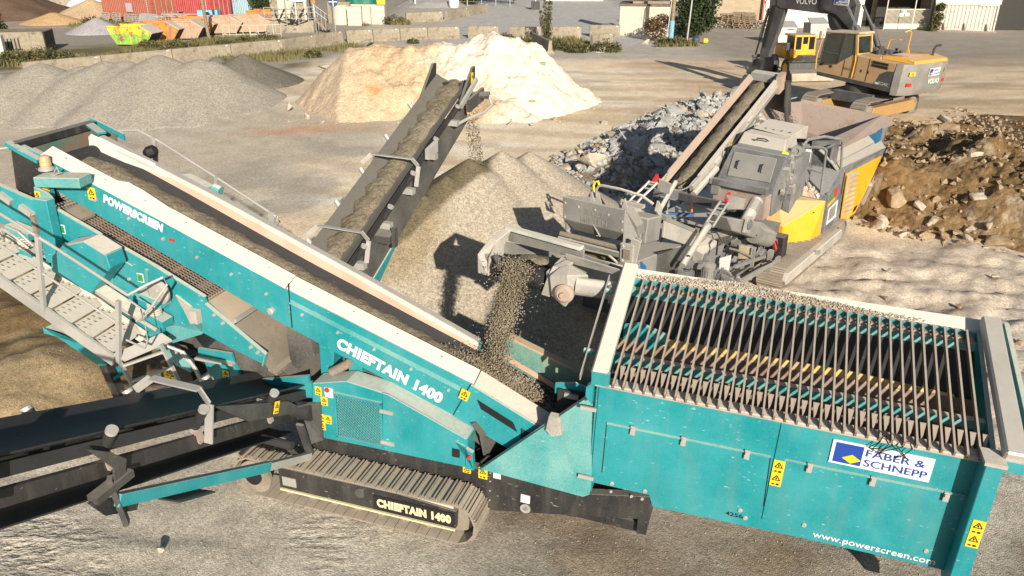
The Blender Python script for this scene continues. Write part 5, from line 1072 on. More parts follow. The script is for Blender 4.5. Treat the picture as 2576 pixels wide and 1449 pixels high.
# cage and platform
cg = MB()
cg.path([(2.8, .83, 2.05), (2.8, .83, 2.50), (2.8, .78, 2.56), (2.8, .30, 2.60), (2.8, .23, 2.55), (2.8, .22, 2.0), (2.8, .20, 1.45)], .032, 8); cg.path([(2.8, .82, 2.08), (2.8, .22, 2.02)], .032, 8); cg.path([(2.8, .8, 2.08), (2.8, .38, 1.42)], .03, 8)
cg.path([(3.6, .34, 2.0), (3.6, .33, 2.45), (3.55, .28, 2.55), (2.9, .26, 2.58)], .03, 8); cg.path([(3.6, .30, 2.0), (3.6, .28, 1.5)], .03, 8); cg.path([(3.65, .14, 2.62), (3.7, .10, 2.2), (3.7, .04, 1.4)], .03, 8)
cg.path([(2.8, .8, 2.58), (3.0, .75, 2.70), (3.4, .5, 2.74), (3.7, .2, 2.66)], .035, 8)
cg.build('safety_cage', M['cdark'], K, smooth=True)
MB().prism([(3.65, .85, 1.9), (3.65, .2, 1.85), (3.65, .2, 2.65), (3.65, .5, 2.72), (3.65, .85, 2.6)], (.03, 0, 0)).build('rear_guard', M['cdark'], K)
MB().obox((2.86, .66, 2.36), (0, .07, 0), (.005, 0, 0), (0, 0, .16)).build('notice_plate', M['white'], K)
MB().box(2.7, 3.7, .1, .95, 1.30, 1.40).build('platform', M['cdark'], K)
def h_deb(n): pass
k = MB()
for i in range(140):
    p = V((random.uniform(2.75, 3.5), random.uniform(.25, .85), 0)); r = random.uniform(.02, .07); p.z = 1.42+.38*(p.y-.15)/.7*random.uniform(.5, 1)
    q = Matrix.Rotation(random.uniform(0, 6), 3, V((1, .5, .3)).normalized()); k.obox(p, q @ V((r, 0, 0)), q @ V((0, r*.8, 0)), q @ V((0, 0, r*.6)))
db = MB().prism([(2.72, .2, 1.40), (2.72, .9, 1.40), (2.72, .9, 1.72), (2.72, .6, 1.62), (2.72, .3, 1.46)], (.8, 0, .1)); db.add(k.v, k.f)
o = db.build('debris', M['rock'], None); o.matrix_world = FC_; tag(o, 'broken stone debris piled on the platform inside the crusher cage', 'debris', None, 'stuff')
# return conveyor up the left side
ra, rb = V((.30, 2.80, 1.72)), V((5.05, 2.80, 3.62)); rd = (rb-ra).normalized(); ru = V((-rd.z, 0, rd.x))
rc = MB().obox((ra+rb)/2-ru*.05, rd*(rb-ra).length/2, (0, .26, 0), ru*.02).build('return_conveyor', M['rubber'], K)
MB().sheet([ra+V((0, .27, .04)), rb+V((0, .27, .04))], [ra+V((0, .40, .16)), rb+V((0, .40, .16))], (0, .02, 0)).build('side_rail', M['tanrail'], rc)
MB().sheet([ra+V((0, -.27, .02)), rb+V((0, -.27, .02))], [ra+V((0, -.36, .16)), rb+V((0, -.36, .16))], (0, -.02, 0)).build('side_rail', M['rubber_dusty'], rc)
MB().beam(ra+V((0, -.42, .06)), rb+V((0, -.42, .06)), .10, .26).build('frame_beam', M['clight'], rc)
MB().beam(ra+V((0, -.50, -.05)), rb+V((-.1, -.50, -.02)), .05, .10).build('frame_flange', M['cgrey'], rc)
MB().beam(ra+V((0, .42, -.08)), rb+V((0, .42, -.08)), .05, .30).build('frame_beam', M['tanrail'], rc)
for t in (.25, .62): p = ra.lerp(rb, t)+V((0, -.48, -.06)); MB().obox(p, rd*.14, (0, .04, 0), ru*.16).build('splice_plate', M['clight'], rc)
k = MB(); p = rb; k.obox(p+V((-.1, -.5, .02)), (.16, 0, .05), (0, .07, 0), (0, 0, .22)); k.build('head_bearing', M['tanrail'], rc)
k = MB(); k.prism([(5.05, 2.15, 3.68), (5.35, 2.15, 3.60), (5.6, 2.15, 2.75), (5.45, 2.15, 2.45), (5.15, 2.15, 3.0)], (0, .04, 0)); k.prism([(5.3, 2.15, 3.66), (5.3, 3.15, 3.72), (5.65, 3.15, 2.9), (5.65, 2.15, 2.7)], (.04, 0, 0)); k.build('discharge_hood', M['darksteel'], rc)
MB().prism([(5.02, 2.42, 3.60), (5.02, 3.18, 3.64), (5.1, 3.18, 3.82), (5.1, 2.42, 3.78)], (.3, 0, .04)).build('head_cover', M['cgrey'], rc)
k = MB(); k.tube(ra+V((-.1, -.52, .0)), ra.lerp(rb, .22)+V((0, -.52, -.05)), .075, 10); k.build('lift_cylinder', M['clight'], rc)
k = MB(); k.beam(ra.lerp(rb, .3)+V((0, -.5, .15)), ra.lerp(rb, .26)+V((0, -.62, -.5)), .06, .04); k.beam(ra.lerp(rb, .36)+V((0, -.5, .15)), ra.lerp(rb, .26)+V((0, -.62, -.5)), .06, .04); k.build('support_arm', M['cgrey'], rc)
sticker(rc, ra.lerp(rb, .40)+V((-.02, -.485, .06)), (.8, 0, .3), Z_, .10, .13)
k = MB(); k.box(0, .5, 2.4, 3.2, 1.3, 1.7); k.beam((.2, 2.8, 1.5), (-.6, 2.6, 1.2), .5, .3); k.build('tail_box', M['cdark'], rc)
def links(a, b, sag, n, r): return [V(a).lerp(V(b), i/n)-V((0, 0, sag*4*(i/n)*(1-i/n))) for i in range(n+1)]
k = MB(); c1_ = links((.55, 2.32, 2.1), (-1.5, 2.0, 2.3), .15, 26, 0)
for i in range(26): k.obox((c1_[i]+c1_[i+1])/2, (c1_[i+1]-c1_[i])*.5, (0, .018, 0) if i % 2 else (0, .006, 0), (0, 0, .006) if i % 2 else (0, 0, .018))
c1_ = links((.6, 3.15, 2.05), (-1.4, 2.45, 2.2), .12, 26, 0)
for i in range(26): k.obox((c1_[i]+c1_[i+1])/2, (c1_[i+1]-c1_[i])*.5, (0, .018, 0) if i % 2 else (0, .006, 0), (0, 0, .006) if i % 2 else (0, 0, .018))
k.build('chain', M['galv'], rc)
# screen box deck
MB().prism([(-5.7, .8, 2.15), (-2.4, .8, 1.72), (-.6, .8, 1.55), (-.6, .8, 1.15), (-5.7, .8, 1.55)], (0, 1.15, 0)).build('rear_screen_box', M['cgrey'], K, bevel=.01)
MB().sheet([(-2.0, 1.0, 1.80), (-2.0, 2.05, 1.82)], [(-.55, 1.1, 1.74), (-.55, 2.1, 1.76)], (0, 0, .02)).build('deck_plate', M['cgrey'], K)
k = MB(); k.beam((-.8, 2.15, 1.95), (-.8, .85, 1.93), .10, .16); k.beam((-.3, 2.2, 1.7), (-.3, .8, 1.68), .12, .12); k.build('cross_beam', M['darksteel'], K)
sg = MB().prism(sety(PTS['c_silver'], .74), (0, .05, 0)).build('guard_panel', M['clight'], K, bevel=.01)
MB().prism([(-4.22, .72, 2.66), (-2.88, .72, 2.05), (-2.88, .72, 1.98), (-4.22, .72, 2.58)], (0, .1, .02)).build('guard_lip', M['cgrey'], sg)
MB().prism([(-4.3, .8, 2.0), (-1.0, .8, 1.4), (-1.0, .8, .9), (-4.3, .8, 1.3)], (0, .05, 0)).build('shadow_plate', M['hollow'], K)  # near-black plate, shade below the guard put into its colour
k = MB(); k.box(-4.8, .4, .7, 2.0, .8, 1.2); k.build('undercarriage', M['cdark'], K)
# rear hood with lettering
hdp = [tuple(p) for p in PTS['c_hood']]
hd = MB().prism([(-5.8, 1.84, 3.20), (-5.8, .66, 3.20), (-5.8, .66, 2.82), (-5.8, 1.82, 2.82)], (.05, 0, 0)); hd.prism([(-5.8, 1.82, 2.82), (-5.8, .66, 2.82), (-5.62, .78, 2.60), (-5.62, 1.70, 2.60)], (.05, 0, 0)); hood = hd.build('rear_hood', M['cgrey'], K, bevel=.006)
text(hood, 'JETZT', (-5.805, 1.40, 2.99), (0, -1, 0), Z_, .10, M['greyprint'], .02, .38); text(hood, 'MIETEN', (-5.805, 1.46, 2.85), (0, -1, 0), Z_, .10, M['greyprint'], .02, .50)
k = MB(); [k.lathe([(.022, 0), (.016, .015)], (-5.8, y, z), NX, 8) for y, z in ((1.78, 3.1), (1.52, 3.08), (1.2, 3.09), (.95, 3.06), (.69, 3.0), (1.78, 2.86), (.69, 2.86), (1.72, 2.63))]; k.build('bolt', M['galv'], hood)
MB().tube((-5.80, 1.22, 2.84), (-5.68, 1.16, 2.62), .014, 8).build('rod', M['clight'], hood)
MB().prism([(-5.8, .66, 3.22), (-5.7, .48, 2.93), (-5.65, .48, 2.76), (-5.8, .66, 2.60)], (.25, .02, 0)).build('hood_side', M['cgrey'], hood)
MB().prism([(-5.78, 1.84, 3.2), (-5.0, 1.84, 3.0), (-5.0, 1.84, 2.6), (-5.7, 1.84, 2.6)], (0, -.04, 0)).build('hood_side', M['cgrey'], hood)
MB().tube((-5.82, 1.84, 2.56), (-5.82, .60, 2.56), .045, 12).build('rear_roller', M['liner'], K, smooth=True)
# oval opening frame below the hood
ov = MB(); fr_o = [(-5.9, 1.84, 2.54), (-5.9, .58, 2.54), (-5.9, .50, 2.30), (-5.9, .56, 2.06), (-5.9, 1.80, 2.06)]
hole = [(-5.9, 1.62, 2.30), (-5.9, 1.52, 2.42), (-5.9, .86, 2.44), (-5.9, .68, 2.34), (-5.9, .64, 2.20), (-5.9, .70, 2.12), (-5.9, 1.60, 2.12)]
ofr = MB(); ofr.box(-5.92, -5.88, .55, 1.85, 2.43, 2.54); ofr.box(-5.92, -5.88, 1.60, 1.85, 2.04, 2.43); ofr.box(-5.92, -5.88, .48, .68, 2.04, 2.43); ofr.box(-5.92, -5.88, .68, 1.60, 2.02, 2.12)
of = ofr.build('outlet_frame', M['cgrey'], K, bevel=.02)
MB().path([hole[i] for i in (6, 0, 1, 2, 3, 4, 5)], .022, 8).build('outlet_edging', M['clight'], of, smooth=True)
MB().box(-5.6, -5.55, .6, 1.7, 1.9, 2.5).build('outlet_back', paint('earthy_liner', (.12, .09, .05), dust=(.25, .19, .1), up=.5, allover=.5), of)
MB().prism([(-5.94, .62, 2.70), (-5.94, .40, 2.70), (-5.94, .40, 2.42), (-5.94, .62, 2.38)], (.06, 0, 0)).build('latch_plate', M['clight'], of)
MB().box(-5.97, -5.94, .43, .55, 2.47, 2.62).build('latch_box', M['liner'], of)
for z in (2.66, 2.42): MB().lathe([(.035, 0), (.025, .02)], (-5.94, .58, z), NX, 8).build('bolt', M['galv'], of)
MB().prism([(-5.9, .46, 2.8), (-5.9, .30, 2.78), (-5.9, .36, 2.4), (-5.9, .46, 2.4)], (.04, 0, 0)).build('lifting_eye', M['clight'], of)
br_ = MB().tube((-6.3, 1.76, 2.42), (-6.3, .30, 2.46), .05, 12).build('guard_bar', M['clight'], K, smooth=True)
k = MB(); k.beam((-6.3, 1.74, 2.42), (-5.8, 1.80, 2.30), .05, .14); k.lathe([(.07, 0), (.07, .06), (.03, .06)], (-6.3, 1.80, 2.42), (0, 1, 0), 12); k.build('bar_bracket', M['cgrey'], br_)
MB().obox((-5.85, 1.86, 2.25), (.02, 0, 0), (0, .04, 0), (0, 0, .14)).build('blue_flap', plain('blue_rubber', (.03, .10, .28)), K)
MB().obox((-5.6, .36, 2.18), (.02, 0, 0), (0, .05, .03), (0, .02, .12)).build('blue_flap', plain('blue_rubber2', (.03, .16, .36)), K)
# pipe with clips above the hood
MB().path([(-4.5, 1.98, 2.85), (-4.5, 2.0, 2.98), (-4.5, 1.95, 3.06), (-4.5, 1.88, 3.08), (-4.5, 1.5, 3.08), (-4.45, 1.1, 3.02), (-4.4, .9, 2.9)], .025, 8).build('dust_pipe', M['clight'], K, smooth=True)
MB().path([(-4.5, 2.03, 2.94), (-4.5, 2.06, 3.04), (-4.5, 2.03, 3.12), (-4.5, 1.97, 3.14), (-4.5, 1.94, 3.08)], .022, 8).build('yellow_hose', plain('yellow_hose_rubber', (.75, .62, .03)), K, smooth=True)
k = MB(); [k.prism([(-4.7, y, 2.80), (-4.7, y-.13, 2.78), (-4.7, y-.05, 3.0)], (.03, 0, 0)) for y in (2.02, 1.88, 1.35)]; k.box(-4.6, -4.5, 1.0, 1.4, 2.84, 2.90); k.build('spray_bracket', M['clight'], K)
# lifting arms
def arm(ps, w=.16):
    k = MB(); ps = [V(p) for p in ps]
    for s in (-1, 1): k.path([p+V((0, s*w/2, 0)) for p in ps], .025, 8)
    for i in range(len(ps)-1):
        for t in (.3, .8): p = ps[i].lerp(ps[i+1], t); k.tube(p+V((0, -w/2, 0)), p+V((0, w/2, 0)), .018, 6)
    return k
a1 = arm([(-3.95, 1.72, 2.45), (-3.7, 1.62, 2.70), (-3.45, 1.5, 2.90), (-3.4, 1.45, 2.98)]); a1.build('lifting_arm', M['galv'], K, smooth=True)
MB().tube((-4.2, 1.72, 2.30), (-3.8, 1.66, 2.62), .06, 10).build('lift_cylinder', M['clight'], K)
MB().obox((-3.3, 1.46, 2.98), (.06, 0, .05), (0, .03, 0), (-.02, 0, .06)).build('red_clip', M['red'], K)
MB().prism([(-3.3, 1.40, 3.02), (-3.3, 1.15, 2.96), (-3.3, 1.18, 2.76), (-3.3, 1.36, 2.78)], (.04, 0, 0)).build('arm_plate', M['cgrey'], K)
MB().tube((-2.35, 1.85, 2.02), (-1.55, 1.9, 2.48), .05, 12).build('lift_cylinder', M['clight'], K, smooth=True)
MB().prism([(-2.5, 1.8, 2.1), (-2.42, 1.8, 2.3), (-2.25, 1.8, 2.1), (-2.3, 1.8, 1.9)], (0, .05, 0)).build('cylinder_foot', M['clight'], K)
cy = MB().tube((-3.98, .45, 1.74), (-2.95, .5, 2.20), .062, 12).build('lift_cylinder', M['clight'], K, smooth=True)
k = MB(); k.lathe([(.075, 0), (.08, .05), (.07, .1)], (-3.02, .5, 2.17), (1, 0, .45), 12); k.build('cylinder_collar', M['galv'], cy)
arm([(-2.9, .5, 2.18), (-2.5, .52, 2.36), (-2.2, .54, 2.46)]).build('lifting_arm', M['galv'], K, smooth=True)
MB().obox((-2.1, .52, 2.52), (.07, 0, .05), (0, .03, 0), (-.02, 0, .06)).build('red_clip', M['red'], K)
MB().prism([(-2.2, .50, 2.62), (-1.6, .35, 2.42), (-1.6, .38, 2.2), (-2.1, .5, 2.3)], (0, .04, 0)).build('arm_plate', M['cgrey'], K)
k = MB(); c1_ = links((-3.2, 1.2, 2.62), (-3.4, 1.15, 2.15), 0, 8, 0)
for i in range(8): k.obox((c1_[i]+c1_[i+1])/2, (c1_[i+1]-c1_[i])*.5, (0, .02, 0) if i % 2 else (.02, 0, 0), (.006, 0, 0))
k.build('hanging_chain', M['galv'], K)
MB().path([(-1.3, 1.62, 2.05), (-1.35, 1.58, 1.92), (-1.4, 1.55, 1.85)], .022, 6).build('orange_hook', plain('orange_plastic', (.75, .22, .02)), K)
MB().beam((-1.8, 1.95, 1.86), (-1.5, 1.45, 1.84), .06, .05).build('blue_beam', plain('blue_beam_paint', (.03, .10, .25)), K)
hull([(-1.75, 1.75, 1.78), (-1.65, 1.95, 1.72), (-1.6, 1.7, 1.72), (-1.8, 1.85, 1.68), (-1.6, 1.86, 1.82)]).build('jammed_stone', M['rock'], K)
# rear motors and guards on the right
tk = MB().prism(sety(PTS['c_tank'], .35), (0, .45, 0)).build('fan_shroud', M['cgrey'], K, bevel=.02)
MB().tube((-.75, .40, 1.44), (.05, .40, 1.12), .20, 18).build('round_tank', M['cgrey'], K, smooth=True)
mt = MB().tube((-.95, .55, 1.72), (-.30, .60, 2.0), .13, 16).build('drive_motor', M['clight'], K, smooth=True)
k = MB(); [k.lathe([(.145, 0), (.145, .02)], V((-.95, .55, 1.72)).lerp(V((-.3, .6, 2.0)), .45+.06*i), (.65, .05, .28), 14) for i in range(8)]; k.build('cooling_fin', M['cgrey'], mt)
fp = MB().obox((-1.45, .30, 1.86), (.16, 0, -.05), (0, .02, 0), (.05, 0, .16)).build('fan_plate', M['clight'], K); MB().lathe([(.11, 0), (.11, .02), (.05, .03), (.05, .05)], (-1.45, .275, 1.86), NY, 18).build('fan_ring', M['cdark'], fp)
MB().box(.45, .75, .16, .60, .56, 1.06).build('battery_box', M['black'], K, bevel=.01)
MB().path([(.3, .3, 1.05), (.28, .25, .85), (.32, .25, .75)], .05, 8).build('red_valve', M['red'], K)
MB().path([(.1, .35, 1.1), (.05, .2, .9), (.1, .15, .6), (.3, .2, .55), (.4, .2, .8)], .02, 6).build('hose', M['ink'], K)
sbx = hull([(-2.8, .58, 1.58), (-2.8, .80, 1.64), (-2.8, .96, 1.08), (-2.8, .70, 1.02), (-2.2, .55, 1.66), (-2.2, .8, 1.7), (-2.2, .8, 1.0), (-2.2, .6, 1.0)]).build('oil_tank', M['clight'], K, bevel=.02)
MB().prism([(-2.78, .60, 1.56), (-2.78, .70, 1.04), (-2.2, .58, 1.05), (-2.1, .5, 1.6)], (0, -.03, 0)).build('tank_side', M['cdark'], K)
mv = MB().lathe([(.13, 0), (.13, .28), (.14, .29), (.14, .33), (.02, .34)], (-2.9, .42, 1.10), Z_, 18).build('upright_motor', M['cgrey'], K, smooth=True)
k = MB(); [k.box(-2.9+.125*math.cos(a)-.008, -2.9+.145*math.cos(a)+.008, .42+.125*math.sin(a)-.008, .42+.145*math.sin(a)+.008, 1.12, 1.34) for a in np.linspace(0, 6.1, 20)]; k.build('cooling_fin', M['cdark'], mv)
MB().prism([(-2.4, .42, 1.40), (-2.4, .20, 1.52), (-2.4, .22, 1.05), (-2.4, .40, 1.12)], (.02, 0, 0)).build('white_guard', M['white'], K)
for y, z, r in ((.25, 1.05, .17), (-.02, .95, .16)): MB().lathe([(r, 0), (r, .06), (r*.75, .07), (.04, .07), (.04, .1)], (-2.45, y, z), NX, 18).build('belt_pulley', M['cdark'], K, smooth=True)
MB().obox((-2.5, .12, .98), (.03, .0, 0), (0, .18, .05), (0, 0, .12)).build('pulley_guard', M['cgrey'], K)
k = MB(); k.beam((-2.4, .1, 1.3), (-.5, .2, .9), .05, .06); k.beam((-2.2, .1, .85), (0, .05, .75), .06, .10); k.beam((-1.9, .35, 1.45), (-1.0, .3, 1.0), .2, .04); k.beam((-1.2, .2, 1.3), (-1.2, .2, .6), .06, .06); k.beam((-.3, .15, 1.0), (-.3, .15, .5), .1, .1); k.build('side_frame', M['cgrey'], K)
MB().path([(-2.0, .1, .95), (-1.2, .05, .92), (-.4, .05, .8), (.0, .1, .95), (.05, .2, 1.1)], .022, 6).build('hose', M['ink'], K)
MB().prism([(-1.7, .3, 1.50), (-.9, .3, 1.2), (-.9, .3, .95), (-1.7, .3, 1.2)], (0, .03, 0)).build('ochre_plate', paint('ochre_dusty_plate', (.30, .24, .13), up=.5, allover=.4), K)
k = MB()
random.seed(5)
for i in range(34):
    c = V((random.uniform(-4.4, .4), random.uniform(.25, .72), 0)); c.z = 1.6-.17*(c.x+4.4)+random.uniform(-.45, .20)
    k.obox(c, (random.uniform(.02, .10), 0, random.uniform(-.06, .06)), (0, random.uniform(.01, .06), 0), (.02, 0, random.uniform(.01, .07)))
k.build('machine_fitting', M['cdark'], K)
k = MB()
for i in range(22):
    c = V((random.uniform(-4.2, .2), random.uniform(.3, 1.6), 0)); c.z = 1.9-.12*(c.x+4.2)+random.uniform(-.3, .3); e = V((random.uniform(-.5, .5), random.uniform(-.25, .25), random.uniform(-.3, .15)))
    k.path([c, c+e*.5+V((0, 0, .08)), c+e], .016, 6)
k.build('hose_bundle', M['ink'], K)
MB().prism([(-3.4, 1.75, 1.62), (-3.4, .97, 1.59), (-3.4, .72, 1.56), (-3.4, .72, 1.30), (-3.4, 1.04, 1.15), (-3.4, 1.77, 1.25)], (.05, 0, 0)).build('side_chute', M['cgrey'], K)
MB().obox((-3.5, 1.2, 1.42), (.0, .28, -.02), (.03, 0, 0), (.05, 0, .14)).build('chute_hatch', M['clight'], K, bevel=.02)
MB().obox((-4.6, .95, 2.52), (.25, 0, -.04), (0, .2, 0), (.03, 0, .22)).build('gear_case', M['cgrey'], K, bevel=.02)
MB().obox((-4.88, .95, 2.48), (.02, 0, 0), (0, .15, 0), (0, 0, .15)).build('case_cover', M['cdark'], K)
k = MB(); [k.obox((-4.91, .95+random.uniform(-.12, .12), 2.48+random.uniform(-.12, .12)), (.02, 0, 0), (0, random.uniform(.03, .06), 0), (0, 0, random.uniform(.02, .06))) for i in range(9)]; k.build('case_bracket', M['clight'], K)
# main discharge conveyor towards the screening machine
dcv = MB().prism([(-8.25, 1.42, 2.72), (-8.25, 1.42, 3.02), (-7.9, 1.42, 3.12), (-5.2, 1.42, 2.0), (-5.2, 1.42, 1.7)], (0, .04, 0)); dcv.prism([(-8.25, .36, 2.72), (-8.25, .36, 3.02), (-7.9, .36, 3.12), (-5.2, .36, 2.0), (-5.2, .36, 1.7)], (0, .04, 0)); dc = dcv.build('discharge_conveyor', M['cgrey'], K)
MB().sheet([(-7.95, 1.40, 2.96), (-5.2, 1.40, 1.88)], [(-7.95, .40, 2.96), (-5.2, .40, 1.88)], (0, 0, -.02)).build('discharge_belt', M['rubber'], dc)
MB().tube((-8.12, 1.36, 2.83), (-8.12, .44, 2.83), .155, 22).build('head_drum', M['rubber'], dc, smooth=True)
bpz = MB().prism([(-7.72, 1.46, 3.28), (-7.72, .18, 3.26), (-7.72, .18, 3.08), (-7.72, 1.46, 3.06)], (.05, 0, 0)).build('back_plate', M['cgrey'], dc)
MB().beam((-7.75, 1.46, 3.28), (-7.75, .18, 3.26), .10, .05).build('top_rail', M['cream'], dc)
MB().prism([(-8.3, 1.56, 2.72), (-8.3, 1.36, 2.72), (-8.3, 1.36, 3.0), (-8.1, 1.36, 3.2), (-8.1, 1.50, 3.2), (-8.3, 1.56, 3.0)], (.35, .0, .08)).build('head_bracket', M['clight'], dc, bevel=.01)
MB().beam((-8.28, 1.25, 3.06), (-8.28, 1.14, 2.9), .02, .10, NX).build('scraper', M['darksteel'], dc)
MB().prism([(-8.32, .44, 2.70), (-8.32, .34, 2.98), (-8.2, .34, 3.1), (-7.9, .34, 3.1), (-7.9, .44, 2.70)], (0, -.14, 0)).build('head_bracket', M['clight'], dc, bevel=.01)
gb = hull([(-8.38, .22, 2.76), (-8.38, .26, 3.04), (-8.2, .22, 3.12), (-8.38, -.02, 3.12), (-8.0, -.12, 3.02), (-8.38, -.05, 2.74), (-8.3, .10, 2.64), (-8.0, .1, 2.7), (-8.0, .2, 3.1), (-8.38, .0, 2.66)]).build('gearbox', M['clight'], dc, bevel=.015)
MB().lathe([(.13, 0), (.13, .05), (.09, .08), (.04, .08), (.04, .12)], (-8.36, .02, 2.86), (-1, -.3, 0), 18).build('gear_cover', M['tanrail'], gb)
MB().tube((-8.2, -.05, 2.92), (-8.0, -.50, 2.90), .12, 18).build('drive_motor', M['clight'], gb, smooth=True)
MB().box(-8.15, -7.95, -.66, -.50, 2.78, 3.02).build('terminal_box', M['cgrey'], gb)
MB().prism([(-7.9, .34, 3.18), (-7.9, -.55, 3.16), (-7.85, -.55, 3.06), (-7.85, .34, 3.04)], (.03, 0, 0)).build('side_guard', M['clight'], dc)
MB().beam((-7.6, -.6, 3.02), (-7.5, .3, 3.03), .03, .06).build('guard_rail', M['cgrey'], dc)
# gravel on and falling from the belts
cw = lambda p: FC_ @ V(p)
nrm_ = FC_.to_3x3() @ V((0, 1, 0))
loadstrip('belt_gravel', (cw(ra+V((.1, 0, .0))), cw(rb+V((-.1, 0, .0))), nrm_), .40, .10, 'wet gravel strip on the crusher belt beside the hopper')
loadstrip('belt_gravel', (cw((-8.0, .88, 2.96)), cw((-5.4, .88, 1.96)), nrm_), .62, .12, 'gravel mound leaving the grey discharge belt')
q0, q1 = cw((-8.2, .90, 3.0)), sw((-.06, 1.25, 1.80))
def fall_near():
    t = random.random(); s = random.gauss(0, .105)*(1-.1*t)*(1 if random.random() < .93 else 2.2); p = q0.lerp(q1, t**.9); p = V((p.x, p.y, q0.z-(q0.z-q1.z)*t**1.5))
    return p+nrm_*s*1.05+V((0, random.gauss(0, .05), random.gauss(0, .05)))
stones('falling_gravel', fall_near, 10500, .004, .0145, 'dense stream of wet gravel pouring onto the teal main belt', 'stream')
def fall_ret():
    t = random.random(); a_ = cw((5.25, 2.75, 3.6)); b_ = cw((6.4, 2.2, 1.9)); p = a_.lerp(b_, t); return p+V((random.gauss(0, .07), random.gauss(0, .07), .25*math.sin(t*3.14)))
stones('falling_gravel', fall_ret, 1500, .010, .025, 'gravel tumbling off the return belt into the rusty hopper')
def spill():
    x = random.triangular(1.55, 5.0, 2.9); w = max(0.02, .07*(1-abs(x-2.9)/2.2)); return sw((x, 2.14+random.random()*.22, 3.08+.35*(0)+random.random()*w+.03))
stones('spilled_gravel', spill, 9000, .006, .015, 'pale gravel spilled along the far rim of the teal hopper', 'rock')
def landed():
    return sw((.62+random.gauss(0, .30), 1.26+random.gauss(0, .13), 1.72-.357*random.gauss(0, .0)+.0)) if False else (lambda x: sw((x, 1.25+random.gauss(0, .13), zb(x)+.0+random.random()*.10)))(.06+random.gauss(0, .28))
stones('landed_gravel', landed, 6000, .006, .016, 'fresh gravel mound where the stream hits the main belt', 'stream')

def loose():
    while True:
        x = random.uniform(-8, 8); y = random.uniform(4.6, 12)
        if abs(x) < .70*y+.5: break
    return (x, y, float(ground_z(np.array([x]), np.array([y]))[0])+.004)
stones('loose_stones', loose, 5000, .005, .012, 'loose pale chippings strewn over the grey gravel in the foreground', 'ridge')

def scat_in(poly, hf, up=.03):
    x0, x1 = min(p[0] for p in poly), max(p[0] for p in poly); y0, y1 = min(p[1] for p in poly), max(p[1] for p in poly)
    A = np.random.RandomState(4).uniform(0, 1, (6000, 2)); PX = x0+(x1-x0)*A[:, 0]; PY = y0+(y1-y0)*A[:, 1]; ok = polysdf(PX, PY, poly) > -.3; PX, PY = PX[ok], PY[ok]; PZ = np.maximum(hf(PX, PY), 0); it = iter(range(10**9))
    def f():
        i = next(it) % len(PX); return (PX[i], PY[i], PZ[i]+up)
    return f
stones('small_rubble', scat_in(RUB, h_rub), 2600, .05, .17, 'small broken rubble filling the gaps between the pale boulders', 'rockgrey')
stones('soil_clods', scat_in([p for p in SOIL if p[0] < 25], h_soil), 2200, .03, .13, 'clods and small stones over the brown earth heap', 'rockbrown')
# ================================================================ EXCAVATOR
FE = frame((15.8, 33.4, 0.1), 122, -4); FT = frame((15.3, 33.4, -.04), 37.5, 0)
EX = thing('excavator', 'ochre and grey crawler excavator with dark raised boom standing on the earth heap', 'excavator', mtx=FE)
inv = FE.inverted()
und = thing('undercarriage', None, None); und.parent = EX; und.matrix_parent_inverse = Matrix.Identity(4); und.matrix_local = inv @ FT
bpy.data.objects.remove(und)                       # parts carry the undercarriage's turn themselves
UM = inv @ FT
def uc(o): o.matrix_local = UM; return o
for y in (0, 2.35):
    t = uc(crawler(EX, -.9, 3.7, .50, y-.02, y+.66, 0, .19, 'shoe'))
    MB().prism([(-.3, y-.04, .26), (3.2, y-.04, .26), (3.35, y-.04, .5), (3.1, y-.04, .74), (-.2, y-.04, .74)], (0, .35, 0)).build('track_frame', paint('muddy_ochre_frame', (.42, .25, .08), dust=(.30, .21, .12), up=.7, allover=.5), t, bevel=.02)
    MB().lathe([(.34, 0), (.34, .08), (.2, .1)], (-.4, y+.02, .50), Y_, 20).build('drive_sprocket', M['shoe'], t); MB().lathe([(.34, 0), (.34, .08), (.2, .1)], (3.2, y+.02, .50), Y_, 20).build('idler_wheel', M['shoe'], t)
k = MB(); k.prism([(.4, .5, .7), (2.4, .5, .7), (2.2, .5, 1.12), (.6, .5, 1.12)], (0, 1.9, 0)); k.lathe([(.75, 1.0), (.75, 1.4)], (1.4, 1.48, 0), Z_, 28); uc(k.build('centre_frame', M['volboom'], EX, bevel=.02))
# house
es_ = [tuple(p) for p in PTS['e_side']]
MB().prism([(3.86, 0, 1.34), (3.80, 0, 1.68), (2.95, 0, 1.90), (2.28, 0, 2.34), (2.0, 0, 2.38), (.14, 0, 2.38), (.1, 0, 1.26)], (0, -.9, 0)).build('side_body', M['voltan'], EX, bevel=.02)
MB().prism([(3.8, -1.9, 1.34), (3.7, -1.9, 2.0), (2.0, -1.9, 2.38), (.14, -1.9, 2.38), (.1, -1.9, 1.26)], (0, -.95, 0)).build('side_body', M['voltan'], EX)
MB().box(.1, 3.7, -2.8, -.05, 1.2, 1.38).build('deck_frame', M['volboom'], EX)
MB().box(.2, 2.4, -1.9, -.85, 1.4, 2.15).build('centre_deck', M['volboom'], EX)
MB().prism([(3.86, .012, 1.36), (.15, .012, 1.40), (.12, .012, 1.22), (3.84, .012, 1.20)], (0, -.05, 0)).build('sill', M['volboom'], EX)
k = MB()
for i in range(14):
    for r in (0, 1): k.beam((1.20-.055*i, .012, 2.30-.13*r+.02), (1.17-.055*i, .012, 2.20-.13*r+.02), .02, .03, Y_)
k.build('vent_slots', M['ink'], EX)
MB().prism([(.88, .012, 1.42), (.84, .012, 1.58), (.74, .012, 1.86), (.45, .012, 2.02), (.12, .012, 2.06), (.12, .012, 1.42)], (0, -.03, 0)).build('dark_side_panel', M['volboom'], EX)
text(EX, 'EC240C', (.70, .03, 1.44), (-1, 0, 0), Z_, .11, M['white'], .0, .48)
